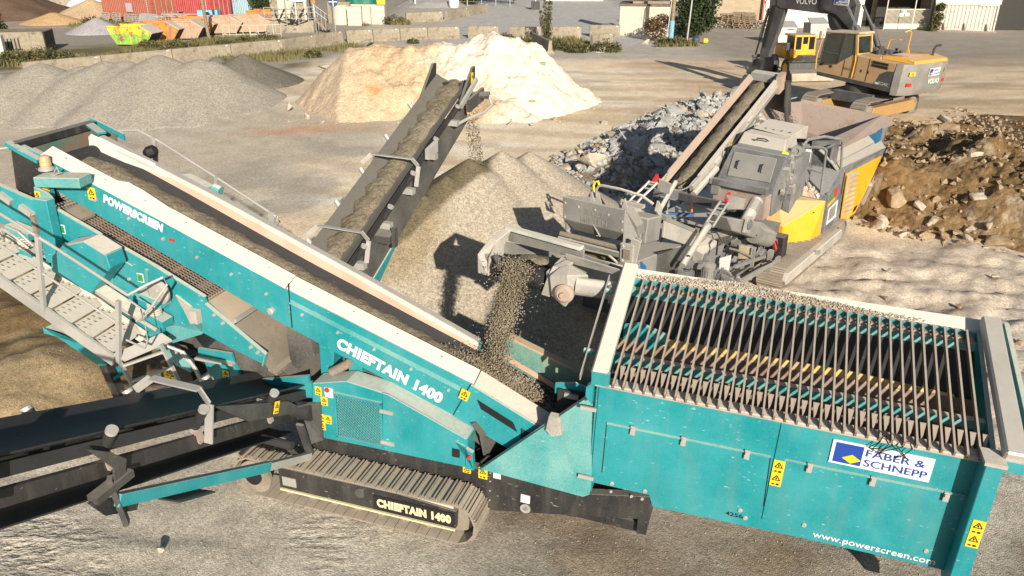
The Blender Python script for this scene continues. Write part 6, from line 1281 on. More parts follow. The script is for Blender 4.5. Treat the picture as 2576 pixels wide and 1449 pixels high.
MB().box(.72, .87, .015, .03, 1.42, 1.50).build('white_decal', M['white'], EX)
text(EX, 'VOLVO', (2.58, .015, 1.72), (-1, 0, 0), Z_, .085, M['ink'], .01, .42)
k = MB(); [k.beam((x, .008, z0), (x+.0, .008, 1.42), .012, .012, Y_) for x, z0 in ((2.55, 2.1), (1.95, 2.37), (1.35, 2.37))]; k.build('door_joint', M['ink'], EX)
MB().path([(2.08, .02, 2.4), (2.02, .03, 2.1), (2.04, .03, 1.45)], .022, 6).build('side_rail', M['yellow'], EX)
k = MB(); [k.box(a-.06, a+.06, .01, .02, 1.66, 1.76) for a in (3.7, 3.2)]; [k.box(a-.02, a+.02, .01, .02, 1.75, 1.86) for a in (1.65, 1.3)]; k.build('side_fitting', M['ink'], EX)
# counterweight: rounded block across the rear
cwv = []; 
sec = [(0.10, .03), (-.18, -.05), (-.38, -.45), (-.44, -1.0), (-.42, -1.8), (-.34, -2.6), (-.12, -3.35), (.15, -3.78), (.5, -3.86)]
lv = [(1.12, .86), (1.22, .95), (1.45, 1.0), (1.9, 1.0), (2.30, .97), (2.40, .90)]
vs = []; fs = []
for z, sc_ in lv:
    for x, y in sec: vs.append(((x-.1)*sc_+.1, (y+1.585)*(.985 if sc_ < 1 else 1)-1.585, z))
m = len(sec)
for i in range(len(lv)-1):
    for j in range(m-1): fs.append((i*m+j, i*m+j+1, (i+1)*m+j+1, (i+1)*m+j))
    fs.append((i*m+m-1, i*m, (i+1)*m, (i+1)*m+m-1))
fs += [tuple(range(m)), tuple(range((len(lv)-1)*m, len(lv)*m))]
cw_ = MB().add(vs, fs).build('counterweight', M['volgrey'], EX, smooth=True)
def rear(y):  # x of the rear face at y
    return float(np.interp(-y, [-p[1] for p in sec], [p[0] for p in sec]))
text(cw_, 'VOLVO', (-.435, -1.62, 1.55), (0, -1, 0), Z_, .20, M['white'], .04, .80, ext=.012)
MB().obox((-.41, -1.98, 1.64), (.02, 0, 0), (0, .56, 0), (0, 0, .17)).build('name_recess', M['volgrey'], cw_, bevel=.03)
company_board(cw_, (-.45, -1.55, 1.86), (.03, -1, 0), Z_, .78, .32)
for y in (-.42, -2.95): MB().obox((rear(y)-.01, y, 1.58), (.02, 0, 0), (.03, .12, 0), (0, 0, .07)).build('tail_lamp', M['red'], cw_)
sticker(cw_, (rear(-.45)-.03, -.45, 2.02), (-.18 if False else -.25, -1, 0), Z_, .30, .16); sticker(cw_, (rear(-2.95)-.02, -3.0, 2.0), (.6, -1, 0), Z_, .12, .16)
# engine hood
MB().prism([(1.1, -.35, 2.38), (1.05, -.4, 2.52), (.25, -.5, 2.62), (-.35, -.5, 2.52), (-.38, -.5, 2.38)], (0, -2.3, 0)).build('engine_hood', paint('bright_ochre_hood', (.72, .38, .05), dust=(.5, .36, .24), up=.6, allover=.1), EX, bevel=.03)
MB().prism([(2.0, -.3, 2.36), (2.0, -.3, 2.44), (1.1, -.3, 2.46), (1.1, -.3, 2.36)], (0, -.9, 0)).build('hood_step', M['voltan'], EX)
k = MB(); random.seed(2)
for i in range(26): k.obox((random.uniform(1.2, 2.3), random.uniform(-2.2, -.8), 2.35+random.uniform(0, .22)), (random.uniform(.04, .14), 0, 0), (0, random.uniform(.04, .14), 0), (0, 0, random.uniform(.03, .1)))
k.build('deck_fitting', M['volboom'], EX)
k = MB(); [k.beam((.9-.05*i, -.7, 2.575+.004*i), (.9-.05*i, -1.6, 2.575+.004*i), .012, .02) for i in range(16)]; k.build('hood_grille', M['tanrail'], EX)
MB().path([(.05, -2.3, 2.5), (.05, -2.3, 2.85), (-.0, -2.32, 2.98), (-.18, -2.36, 3.04)], .05, 10).build('exhaust_pipe', M['volboom'], EX, smooth=True)
k = MB(); k.path([(.98, -1.9, 2.5), (1.0, -1.9, 3.4), (1.06, -1.85, 3.47), (1.12, -1.6, 3.4)], .025, 6); k.path([(.85, -1.9, 2.5), (1.0, -1.9, 2.85)], .022, 6); k.path([(1.95, -1.9, 2.4), (1.9, -1.9, 2.95), (1.5, -1.95, 3.02), (1.3, -2.0, 3.0)], .025, 6); k.build('guard_rail', M['yellow'], EX, smooth=True)
# cab
cabp = [(3.95, 1.42), (3.80, 3.05), (3.65, 3.14), (2.22, 3.26), (2.04, 2.40), (2.24, 2.36), (2.93, 1.89), (3.86, 1.68)]
cabo = MB().prism([(x, -.04, z) for x, z in [(3.86, 1.66), (3.76, 3.02), (2.24, 3.2), (2.06, 2.38), (2.3, 2.3), (2.95, 1.86)]], (0, -.95, 0)).build('cab', M['glass'], EX)
MB().prism([(3.84, .0, 3.03), (3.80, .0, 3.14), (2.16, .0, 3.32), (2.10, .0, 3.22)], (0, -1.06, 0)).build('cab_roof', paint('dusty_cab_roof', (.33, .25, .16), up=.8, allover=.5), cabo, bevel=.03)
k = MB(); P4 = [(3.86, -.02, 1.66), (3.76, -.02, 3.05), (2.80, -.02, 3.16), (2.42, -.02, 3.18), (2.06, -.02, 2.42)]
k.beam(P4[0], P4[1], .06, .05, Y_); k.beam((2.86, -.02, 1.92), (2.78, -.02, 3.14), .06, .06, Y_); k.beam((3.82, -.02, 2.25), (2.9, -.02, 2.28), .04, .04, Y_); k.beam((2.9, -.02, 1.88), (3.86, -.02, 1.66), .06, .05, Y_); k.beam((2.3, -.02, 2.36), (2.92, -.02, 1.9), .06, .05, Y_)
k.build('door_frame', M['volboom'], cabo)
MB().prism([(2.80, -.03, 3.12), (2.40, -.03, 3.16), (2.30, -.03, 2.40), (2.84, -.03, 2.0)], (0, .02, 0)).build('rear_side_glass', plain('grey_green_glass', (.05, .065, .06), .15), cabo)
k = MB(); k.beam((2.24, -.02, 3.2), (2.05, -.02, 2.4), .10, .06, Y_); k.beam((2.22, -.97, 3.2), (2.04, -.97, 2.4), .08, .06, Y_); k.beam((2.22, -.0, 3.18), (2.22, -1.0, 3.18), .04, .10); k.beam((2.05, 0, 2.42), (2.05, -1, 2.42), .05, .06); k.build('rear_frame', paint('ochre_cab_frame', (.62, .36, .08), up=.4, allover=.2), cabo)
MB().path([(3.95, .02, 1.45), (4.0, .04, 2.0), (3.86, .06, 3.0)], .022, 6).build('grab_rail', M['yellow'], cabo)
MB().obox((3.98, .12, 2.95), (.05, 0, 0), (0, .06, 0), (.0, 0, .16)).build('mirror', M['volgrey'], cabo, bevel=.03)
MB().path([(2.5, -.5, 2.9), (2.55, -.52, 2.4), (2.6, -.5, 2.1)], .16, 8).build('seat', M['hollow'], cabo)
# boom, stick
bm_ = MB().prism([(8.0, -1.36, 3.95), (7.9, -1.36, 4.02), (4.6, -1.36, 4.50), (3.75, -1.36, 4.44), (3.55, -1.36, 4.20), (3.72, -1.36, 3.95), (4.37, -1.36, 3.72), (5.0, -1.36, 3.62), (7.7, -1.36, 3.52), (7.95, -1.36, 3.62)], (0, -.32, 0)).build('boom', M['volboom'], EX, bevel=.02)
MB().prism([(3.55, -1.36, 4.25), (4.4, -1.36, 3.75), (5.0, -1.36, 3.6), (4.75, -1.36, 3.1), (3.6, -1.36, 2.3), (2.9, -1.36, 2.2), (2.9, -1.36, 2.5), (3.5, -1.36, 3.2)], (0, -.32, 0)).build('boom_foot', M['volboom'], EX, bevel=.02)
text(bm_, 'VOLVO', (6.85, -1.345, 3.84), (-1, 0, .10), (.10, 0, 1), .27, M['white'], .02, 1.20)
company_board(bm_, (4.72, -1.34, 4.06), (-1, 0, .06), (.06, 0, 1), .78, .30)
MB().prism([(8.50, -1.40, 4.05), (7.65, -1.40, 4.0), (7.45, -1.40, 3.45), (7.58, -1.40, 2.7), (7.98, -1.40, 1.0), (8.42, -1.40, 1.0), (8.52, -1.40, 1.3), (8.38, -1.40, 3.1)], (0, -.26, 0)).build('stick', M['volboom'], EX, bevel=.02)
k = MB(); k.tube((8.50, -1.5, 3.4), (8.72, -1.5, 2.0), .075, 12); cyl = k.build('bucket_cylinder', M['volboom'], EX, smooth=True); MB().tube((8.72, -1.5, 2.0), (8.86, -1.5, 1.05), .045, 10).build('cylinder_rod', M['ink'], cyl, smooth=True)
for y in (-.98, -2.05):
    k = MB(); k.tube((2.5, y, 2.55), (3.05, y, 3.4), .12, 12); c = k.build('boom_cylinder', M['volboom'], EX, smooth=True); MB().tube((3.05, y, 3.4), (3.72, y, 4.15), .06, 10).build('cylinder_rod', M['chrome'], c, smooth=True)
k = MB(); k.tube((4.6, -1.5, 4.62), (6.6, -1.5, 4.55), .10, 12); k.build('stick_cylinder', M['volboom'], EX, smooth=True)
k = MB()
for i in range(6):
    d_ = .05*i
    k.path([(5.3+d_, -1.33, 4.4-d_*.4), (5.42-d_, -1.30, 4.0-d_), (5.1-d_, -1.30, 3.72), (4.4, -1.28+.01*i, 3.5+d_*.6), (3.6, -1.2, 2.95+d_), (3.05, -1.1, 2.4+d_)], .02, 6)
    if i < 3: k.path([(8.15-d_, -1.38, 3.6), (8.2-d_, -1.34, 2.9), (8.28-d_*.6, -1.36, 2.0), (8.25, -1.38, 1.6)], .02, 6)
k.path([(8.5, -1.38, 3.9), (8.62, -1.3, 3.7), (8.5, -1.3, 3.3), (8.3, -1.35, 3.2)], .025, 6); k.build('hydraulic_hose', M['ink'], EX, smooth=True)
k = MB(); k.prism([(8.55, -1.3, 1.02), (7.9, -1.3, 1.05), (7.9, -1.3, .5), (8.3, -1.3, .05), (9.1, -1.3, .15), (9.1, -1.3, .45), (8.7, -1.3, .75)], (0, -.5, 0)); k.beam((8.86, -1.5, 1.1), (8.75, -1.5, .5), .3, .1); k.tube((8.8, -1.25, 1.06), (8.8, -1.85, 1.06), .08, 12); k.lathe([(.14, 0), (.14, .08), (.06, .08)], (8.55, -1.24, .22), Y_, 14); k.tube((9.05, -1.2, .42), (9.05, -1.9, .42), .09, 12); k.build('quick_coupler', M['volboom'], EX, bevel=.02)
# bucket hangs behind the crusher belt
MB().prism([(8.9, -.95, .15), (7.95, -.95, .3), (7.6, -.95, -.2), (7.9, -.95, -.62), (8.6, -.95, -.7), (9.2, -.95, -.35)], (0, -1.2, 0)).build('bucket', M['volboom'], EX, bevel=.03)
# ================================================================ WHEEL LOADER behind
FL = frame((16.6, 45.2, 0), 8) @ Matrix.Scale(.74, 4)
Lr = thing('wheel_loader', 'yellow wheel loader with wide black bucket facing the camera behind the excavator', 'wheel loader', mtx=FL)
bkt = MB().prism([(-1.75, -.2, .10), (-1.75, -.9, .15), (-1.75, -.75, .5), (-1.75, -.35, .85), (-1.75, -.25, 1.35), (-1.75, -.05, 1.42), (-1.75, .1, .9)], (3.3, 0, 0)).build('bucket', M['black'], Lr)
MB().sheet([(-1.75, -1.0, .08), (1.55, -1.0, .08)], [(-1.75, -.80, .62), (1.55, -.80, .62)], (0, .03, 0)).build('bucket_lip', paint('worn_tan_bucket_edge', (.30, .23, .14), up=.3, allover=.5), bkt)
MB().beam((-1.7, -.34, 1.42), (1.5, -.34, 1.42), .22, .10).build('bucket_top', M['black'], bkt)
k = MB(); k.prism([(-.9, .2, 1.35), (.9, .2, 1.35), (.55, .2, 1.75), (-.5, .2, 1.75)], (0, .9, 0)); k.beam((-.5, -.1, 1.2), (-.45, 1.4, 1.7), .2, .3); k.beam((.5, -.1, 1.2), (.45, 1.4, 1.7), .2, .3); k.build('lift_frame', M['black'], Lr)
fr2 = MB().box(-.85, .85, 1.0, 1.7, 1.5, 2.1).build('front_body', M['yellow'], Lr, bevel=.03)
MB().box(-.8, -.05, .92, 1.0, 1.72, 2.05).build('front_panel', M['yellow'], fr2)
cb = MB().box(-.78, .78, 1.2, 2.6, 2.05, 3.05).build('cab', M['glass'], Lr)
MB().box(-.92, .92, 1.05, 2.8, 3.02, 3.16).build('cab_roof', paint('loader_roof', (.75, .45, .04), dust=(.45, .4, .33), up=.7, allover=.1), cb, bevel=.03)
k = MB(); [k.beam((x, 1.16, 2.05), (x, 1.2, 3.05), .10, .10, Y_) for x in (-.8, -.25, .25, .8)]; k.box(-.25, .25, 1.12, 1.16, 2.1, 2.5); k.build('cab_frame', M['yellow'], cb)
MB().obox((-1.45, 1.0, 2.35), (.16, 0, 0), (0, .05, 0), (0, 0, .28)).build('mirror', M['black'], cb, bevel=.03); MB().path([(-.85, 1.1, 1.9), (-1.2, 1.0, 1.85), (-1.4, 1.0, 2.1)], .03, 6).build('mirror_arm', M['black'], cb)
MB().box(-.7, .7, 2.7, 4.6, 1.2, 2.2).build('engine_hood', M['yellow'], Lr, bevel=.05)
for x in (-1.25, 1.25):
    for y in (.9, 3.6):
        w = MB().lathe([(.5, -.25), (.72, -.22), (.75, 0), (.72, .22), (.5, .25)], (x, y, .75), X, 24).build('wheel', M['ink'], Lr, smooth=True); MB().lathe([(.4, -.26), (.4, .26)], (x, y, .75), X, 20).build('rim', M['yellow'], w)
MB().lathe([(.05, 0), (.05, .1)], (-.95, .95, 1.95), Z_, 8).build('marker_lamp', M['red'], Lr)
# yellow bucket at the right edge of the earth heap
YB = thing('digger_bucket', 'yellow toothed attachment half buried in the brown earth at right edge', 'bucket', (14.7, 22.6, 1.05), R(-8))
a = MB(); a.prism([(-.9, 0, .05), (.2, 0, .0), (.6, 0, .22), (1.6, 0, .30), (1.6, 0, -.3), (.8, 0, -.3), (.5, 0, -.12), (-.9, 0, -.08)], (0, .5, 0)); a.build('bucket_body', M['yellow'], YB, bevel=.02)
MB().prism([(-1.05, .05, .12), (-.88, .05, .16), (-.86, .05, -.02), (-1.0, .05, -.05)], (0, .3, 0)).build('lug', M['cgrey'], YB)
MB().lathe([(.07, 0), (.07, .03)], (.95, -.0, .1), NY, 12).build('pin', M['red'], YB)
k = MB(); [k.box(.7+.22*i, .82+.22*i, -.01, .0, -.12, .1) for i in range(3)]; k.build('slot', M['ink'], YB)
# ================================================================ BACKGROUND
random.seed(21)
BARS_N = [0]
def barrier(a, b, label, h=.92):
    a, b = V((*a, 0)), V((*b, 0)); d = (b-a); L = d.length; rz = math.atan2(d.y, d.x); c = (a+b)/2
    P = [(-.30, 0), (-.30, .06), (-.16, .28), (-.10, h), (.10, h), (.16, .28), (.30, .06), (.30, 0)]
    o = MB().prism([(-L/2+.02, y, z) for y, z in P], (L-.04, 0, 0)).build('concrete_barrier', M['concrete'], None, bevel=.02)
    o.location = c; o.rotation_euler = (0, 0, rz); tag(o, label, 'concrete barrier', 'precast concrete barriers across the yard')
    MB().box(L/2-.35, L/2-.22, -.125, -.10, h-.12, h-.05).build('reflector', M['white'], o)
    return o
DG = [(-27.6, 45.6), (-24.6, 48.6), (-21.6, 51.7), (-18.8, 54.5), (-16.1, 57.3), (-14.6, 60.3), (-13.1, 63.2)]
nm = ['leftmost', 'second from left', 'third from left', 'fourth from left', 'fifth from left', 'sixth from left']
for i in range(6): barrier(DG[i], DG[i+1], 'stained concrete barrier, %s in the slanting row behind the gravel ridge' % nm[i])
R1 = [(-12.8, 63.4), (-10.9, 64.3), (-8.9, 65.2), (-6.8, 66.0), (-4.25, 66.6)]
nm = ['first right of the round sign post', 'second right of the round sign post', 'third right of the round sign post', 'fourth right of the round sign post']
for i in range(4): barrier(R1[i], R1[i+1], 'concrete barrier, %s in the joined row' % nm[i])
for a, b, l in [((-3.6, 66.8), (-1.1, 66.9), 'single concrete barrier standing alone between two gaps behind the white heap'), ((-.25, 66.5), (2.35, 66.3), 'concrete barrier just left of the thin sapling'), ((2.6, 66.3), (5.6, 66.7), 'concrete barrier just right of the thin sapling'), ((6.4, 68.0), (8.9, 67.7), 'concrete barrier touching the pale block house corner'), ((5.8, 60.0), (7.5, 61.6), 'concrete barrier set askew with its end to the camera'), ((2.65, 56.4), (1.6, 61.6), 'concrete barrier end on behind the white heap tip'), ((-10.3, 80.3), (-6.9, 82.3), 'far concrete barrier below the yellow sign'), ((-6.6, 83.2), (-4.8, 87.8), 'far concrete barrier nearest the road bend'), ((-4.75, 88.0), (-2.8, 93.3), 'farthest concrete barrier along the road edge')]: barrier(a, b, l)
# ---- shipping containers
def container(name, c0, c1, mat, label, h=2.6, depth=2.45, side=1, door=True, mark=True):
    """near long side runs from c0 to c1; body extends away"""
    a, b = V((*c0, 0)), V((*c1, 0)); d = b-a; L = d.length; t = thing(name, label, 'container', a, math.atan2(d.y, d.x))
    k = MB(); n = int(L/.28); w = L/n; pts = []
    for i in range(n): pts += [(i*w, 0), (i*w+w*.35, 0), (i*w+w*.5, .045), (i*w+w*.85, .045)]
    pts.append((L, 0)); k.prism([(x, y, .15) for x, y in pts]+[(L, depth, .15), (0, depth, .15)], (0, 0, h-.28)); body = k.build('body', mat, t)
    f = MB(); [f.box(x-.06, x+.06, y-.06, y+.06, 0, h) for x in (.0, L) for y in (0, depth)]; f.box(0, L, -.05, .05, h-.14, h); f.box(0, L, -.05, .05, 0, .16); f.box(L-.05, L+.05, 0, depth, h-.14, h); f.box(L-.05, L+.05, 0, depth, 0, .16); f.box(0, L, 0, depth, h-.05, h-.02); f.build('frame', mat, t)
    if door:
        g = MB()
        for i in range(5): g.box(L+.005, L+.04, .25+i*.48, .40+i*.48, .2, h-.2)
        dr = g.build('door', mat, t); r = MB(); [r.tube((L+.07, y, .15), (L+.07, y, h-.15), .025, 6) for y in (.35, 1.0, 1.5, 2.1)]; r.build('lock_rod', M['galv'], dr)
    if mark:
        q = MB(); [q.box(L-.75, L-.68, -.035, -.03+.02, h-.5-.16*i, h-.4-.16*i) for i in range(8)]; q.build('marking', M['white'], t)
    return t
MCb = corrug('oxide_container', (.36, .085, .045)); MCr = corrug('red_container', (.42, .035, .04)); MCbl = corrug('pale_blue_container', (.34, .52, .60), .1); MCg = plain('lime_container', (.30, .72, .06), .6); MCw = corrug('cream_container', (.62, .60, .52), .05)
container('shipping_container', (-40.2, 82.0), (-33.6, 77.8), MCb, 'rust brown shipping container with pallets leaning on its side')
container('shipping_container', (-39.5, 88.0), (-29.9, 82.9), MCr, 'bright red shipping container behind the leaning lamp pole')
container('shipping_container', (-29.7, 87.6), (-25.0, 84.2), MCbl, 'pale blue shipping container left of the round green tree', mark=False)
container('shipping_container', (-41, 93), (-33, 89), MCg, 'lime green container roof showing above the brown one', h=2.75, mark=False)
# pallets against the brown container
def pallet(x, y, z, rx, rz, label, group, mat='woodgrey', s=1.0):
    o = MB(); [o.box(-.6, .6, -.4+.16*i-.05, -.4+.16*i+.05, .10, .125) for i in range(6)]; [o.box(-.6+.55*i-.0, -.5+.55*i, -.45, .45, 0, .10) for i in range(3)]; [o.box(-.6, .6, -.4+.36*i-.05, -.4+.36*i+.05, -.02, 0) for i in range(3)]
    p = o.build('pallet', M[mat], None); p.location = (x, y, z); p.rotation_euler = (rx, 0, rz); p.scale = (s, s, s); return tag(p, label, 'pallet', group)
for x, y, l, r in [(-39.0, 79.6, 'pallet leaning alone at the left end of the brown container', 1.2), (-37.9, 79.6, 'short pallet standing beside the leftmost leaning pallet', 1.45), (-36.0, 78.0, 'pallet standing under the poster on the brown container', 1.45), (-35.1, 77.5, 'pallet standing right of the poster on the brown container', 1.45), (-32.6, 76.2, 'pallet tilted at the right end below the grey board', 1.1)]: pallet(x, y, .55, r, -.55, l, 'pallets by the brown container')
o = MB().box(-1.1, 1.1, -.03, .03, 0, 1.2).build('grey_board', M['galv'], None); o.location = (-33.9, 76.4, .05); o.rotation_euler = (-.5, 0, -.5); tag(o, 'large grey board leaning before the brown container door', 'board')
o = MB().box(-.5, .5, -.01, .01, -.4, .4).build('poster', plain('poster_paper', (.5, .42, .48)), None); o.location = (-36.55, 79.55, 1.45); o.rotation_euler = (0, 0, -.566); tag(o, 'small pale poster on the brown container side', 'poster')
o = MB(); o.box(-.9, .9, -.4, .4, 0, .7); o = o.build('blue_tank', plain('light_blue_plastic', (.20, .45, .70)), None); o.location = (-27.2, 74.6, .9); tag(o, 'light blue plastic box with a dark round lid before the red container', 'box'); MB().lathe([(.22, 0), (.22, .03)], (0, -.4, .35), NY, 16).build('lid', M['ink'], o)
sp = MB(); [sp.obox((random.uniform(-1.4, 1.4), random.uniform(-.3, .3), .9+random.uniform(-.35, .35)), (random.uniform(.3, 1.0), .1, 0), (0, .05, 0), (0, 0, .04)) for i in range(16)]; [sp.beam((x, -.2, .3), (x, -.2, 1.5), .07, .07) for x in (-1.3, -.7, -.1)]
o = sp.build('scrap_stack', M['woodgrey'], None); o.location = (-29.9, 74.9, 0); tag(o, 'jumbled stack of scrap frames and boards before the red container', 'scrap stack')
# ---- skips
def skip(x, y, rz, mat, label, L=3.4, W=1.75, h=1.45, lower=None):
    t = thing('skip', label, 'skip', (x, y, 0), rz, 'row of old skips')
    prof = [(-L/2, h), (L/2-.9, h), (L/2, h*.62), (L/2-.55, .12), (-L/2+.55, .12), (-L/2, h*.8)]
    k = MB(); k.prism([(px, -W/2, z) for px, z in prof], (0, .05, 0)); k.prism([(px, W/2-.05, z) for px, z in prof], (0, .05, 0)); k.build('side_plate', mat, t)
    if lower:
        MB().prism([(-L/2+.08, -W/2-.012, h*.60), (L/2-.08, -W/2-.012, h*.60), (L/2-.55, -W/2-.012, .12), (-L/2+.55, -W/2-.012, .12)], (0, .012, 0)).build('lower_band', lower, t)
    k = MB(); k.sheet([(L/2-.9, -W/2+.05, h), (L/2, -W/2+.05, h*.62)], [(L/2-.9, W/2-.05, h), (L/2, W/2-.05, h*.62)], (0, 0, .04)); k.build('sloping_lid', paint('chalky_skip_lid', (.5, .46, .38), up=.7, allover=.6, rust=.3), t)
    k = MB(); k.sheet([(L/2, -W/2+.05, h*.62), (L/2-.55, -W/2+.05, .12)], [(L/2, W/2-.05, h*.62), (L/2-.55, W/2-.05, .12)], (-.04, 0, 0)); k.build('end_plate', M['hollow'], t)
    k = MB(); k.box(-L/2+.5, L/2-.6, -W/2+.05, W/2-.05, .15, .22); k.sheet([(-L/2, -W/2+.05, h*.95), (-L/2+.5, -W/2+.05, .2)], [(-L/2, W/2-.05, h*.95), (-L/2+.5, W/2-.05, .2)], (.04, 0, 0)); k.build('floor', paint('rusty_skip_inside', (.20, .08, .04), up=.2, allover=.3, dust=(.3, .2, .14)), t)
    k = MB(); [k.beam((px, -W/2-.02, h*.98), (px, -W/2-.02, .2 if abs(px) < 1 else h*.6), .08, .05, NY) for px in (-L/2+.9, 0, L/2-1.0)]; k.box(-L/2, L/2-.9, -W/2-.05, -W/2, h-.1, h); k.box(-L/2, L/2-.9, W/2, W/2+.05, h-.1, h); k.build('rib', mat, t)
    return t
Myel = paint('yellow_skip_paint', (.78, .60, .03), up=.3, allover=.1, rust=.45); Mlg = paint('green_skip_paint', (.22, .50, .05), up=.2, allover=.1, rust=.4); Morg = M['orange']; Mtan = paint('faded_skip_paint', (.36, .20, .11), up=.5, allover=.45, rust=.3)
skip(-28.3, 62.0, -.10, Myel, 'yellow skip with a green lower half, nearest in the skip row', lower=Mlg)
skip(-27.6, 64.9, .02, Morg, 'orange skip directly behind the yellow and green one'); skip(-26.0, 66.2, .05, Mtan, 'small tan and yellow skip, third in the row', L=2.9)
skip(-26.3, 68.9, .05, Morg, 'orange skip with chalky sloping lid, fourth in the row'); skip(-24.5, 70.2, .1, Mtan, 'brown skip beside the leaning lamp pole'); skip(-22.6, 71.2, .1, Mtan, 'pale pinkish brown skip right of the lamp pole', L=3.8); skip(-21.6, 75.0, -.1, Morg, 'bright orange skip farthest back at the right end of the row', L=4.2, h=1.6)
# ---- poles and signs
def pole(x, y, h, r, label, mat='woodgrey', lean=(0, 0), name='lamp_pole', cat='pole'):
    o = MB().tube((0, 0, 0), (lean[0], lean[1], h), r, 10, r*.8).build(name, M[mat], None, smooth=True); o.location = (x, y, 0); return tag(o, label, cat)
pole(-23.6, 64.0, 8.5, .13, 'tall leaning wooden pole between the rusty skips', 'wood', (-.45, .2))
s = thing('road_sign', 'round blue road sign with white cross bar on a thin post', 'road sign', (-13.55, 63.3, 0)); MB().tube((0, 0, 0), (0, 0, 3.2), .03, 8).build('post', M['galv'], s)
MB().lathe([(.36, 0), (.36, .02)], (0, -.04, 3.0), NY, 28).build('disc', plain('sign_blue', (.02, .06, .16)), s); k = MB(); k.box(-.33, .33, -.07, -.065, 2.97, 3.03); k.box(-.03, .03, -.07, -.065, 2.68, 3.32); k.build('cross_bar', M['white'], s)
s = thing('warning_board', 'small square yellow board on a brown post', 'sign', (-13.4, 85.5, 0)); MB().tube((0, 0, 0), (0, 0, 3.4), .06, 8).build('post', M['wood'], s); MB().box(-.42, .42, -.08, -.05, 1.35, 2.0).build('board', M['sticker'], s)
s = thing('small_sign', 'little orange heart shaped marker on a white post by the steps', 'sign', (-17.6, 74, 0)); MB().tube((0, 0, 0), (0, 0, 2.3), .04, 8).build('post', M['white'], s); MB().lathe([(.20, 0), (.2, .03)], (0, -.05, 2.35), NY, 8).build('plate', M['orange'], s)
s = thing('flag_base', 'black square block carrying a thin white pole in the open yard', 'pole', (2.75, 97.5, 0)); MB().box(-.5, .5, -.5, .5, 0, .9).build('block', M['black'], s); MB().tube((0, 0, .9), (0, 0, 4.5), .06, 8).build('pole', M['white'], s)
pole(-11.7, 101, 1.2, .1, 'short white post with red top by the far road', 'white', name='marker_post', cat='post')
# ---- concrete tower with pipes, railings and steps
T = thing('pump_house', 'weathered concrete pump house with pipes, railings and open steps', 'building', (-20.4, 70.6, 0), .12)
MB().box(-.6, 3.4, .0, 3.2, 0, 1.0).build('plinth', M['concrete'], T, bevel=.03); MB().box(-.2, 2.6, .6, 2.8, 1.0, 3.1).build('tank_wall', M['concrete'], T, bevel=.03)
for x in (.45, 1.15): MB().box(x, x+.6, .35, .6, 1.0, 2.7).build('filter_box', M['concreteL'], T, bevel=.05)
k = MB(); k.path([(-.1, .4, 2.5), (.05, .3, 3.0), (.5, .3, 3.25), (1.2, .3, 3.2), (1.4, .3, 2.6)], .10, 8); k.path([(1.6, .2, 1.0), (1.6, .1, 1.9), (1.9, .1, 2.6)], .08, 8); k.build('pipe', M['galv'], T, smooth=True)
k = MB(); [k.path([(random.uniform(.0, 3), .1, .4), (random.uniform(0, 3), -.05, 1.0), (random.uniform(0, 3), .1, random.uniform(1.2, 2.0))], .06, 6) for i in range(9)]; k.build('hose', M['ink'], T)
k = MB(); k.box(1.9, 2.7, .4, 1.2, 3.1, 3.6); k.box(1.7, 2.9, .3, .9, 2.5, 2.8); k.build('white_unit', M['white'], T)
for x, h, m in ((.6, 6, 'white'), (1.95, 6.5, 'white'), (2.75, 7.5, 'concreteL')): MB().tube((x, .5, 1), (x, .5, h), .06 if m == 'white' else .16, 10).build('mast', M[m], T)
MB().tube((3.3, .3, 1), (2.9, .4, 7), .06, 8).build('cable', M['ink'], T)
k = MB(); xs_ = [-.6, .2, 1.2, 2.2, 3.0, 3.6]
for x in xs_: k.tube((x, -.15, 0), (x, -.15, 2.1), .03, 6)
for z in (1.2, 1.65, 2.1): k.tube((-.6, -.15, z), (3.6, -.15, z), .025, 6)
for z in (1.9, 2.4): k.tube((3.4, -.1, z), (4.6, -.2, z-.9), .03, 6)
for i in range(4): k.tube((3.5+.3*i, -.15, .2), (3.5+.3*i, -.15, 2.3-.22*i), .025, 6)
k.build('railing', M['galv'], T)
k = MB(); k.beam((3.5, .0, 1.1), (4.6, -.3, .1), .05, .2); k.beam((3.5, .8, 1.1), (4.6, .5, .1), .05, .2); [k.box(3.6+.22*i, 3.85+.22*i, -.2, .7, .95-.2*i, 1.0-.2*i) for i in range(5)]; k.build('steps', M['wood'], T)
# low steel fence before it
def gate(x, y, rz, w, label):
    k = MB(); [k.tube((0, 0, z), (w, 0, z), .03, 6) for z in (.35, 1.05)]; [k.tube((w*i/4, 0, 0), (w*i/4, 0, 1.05), .03, 6) for i in range(5)]; k.tube((0, 0, .35), (w/4, 0, .55), .02, 6)
    o = k.build('steel_gate', paint('pale_green_rail', (.45, .50, .36), up=.3, allover=.3), None); o.location = (x, y, .12); o.rotation_euler = (0, 0, rz); tag(o, label, 'gate', 'low steel gates by the pump house')
gate(-22.8, 64.9, -.02, 2.15, 'low pale steel gate panel, left of the pair'); gate(-20.5, 64.6, .38, 2.3, 'low pale steel gate panel, right of the pair')
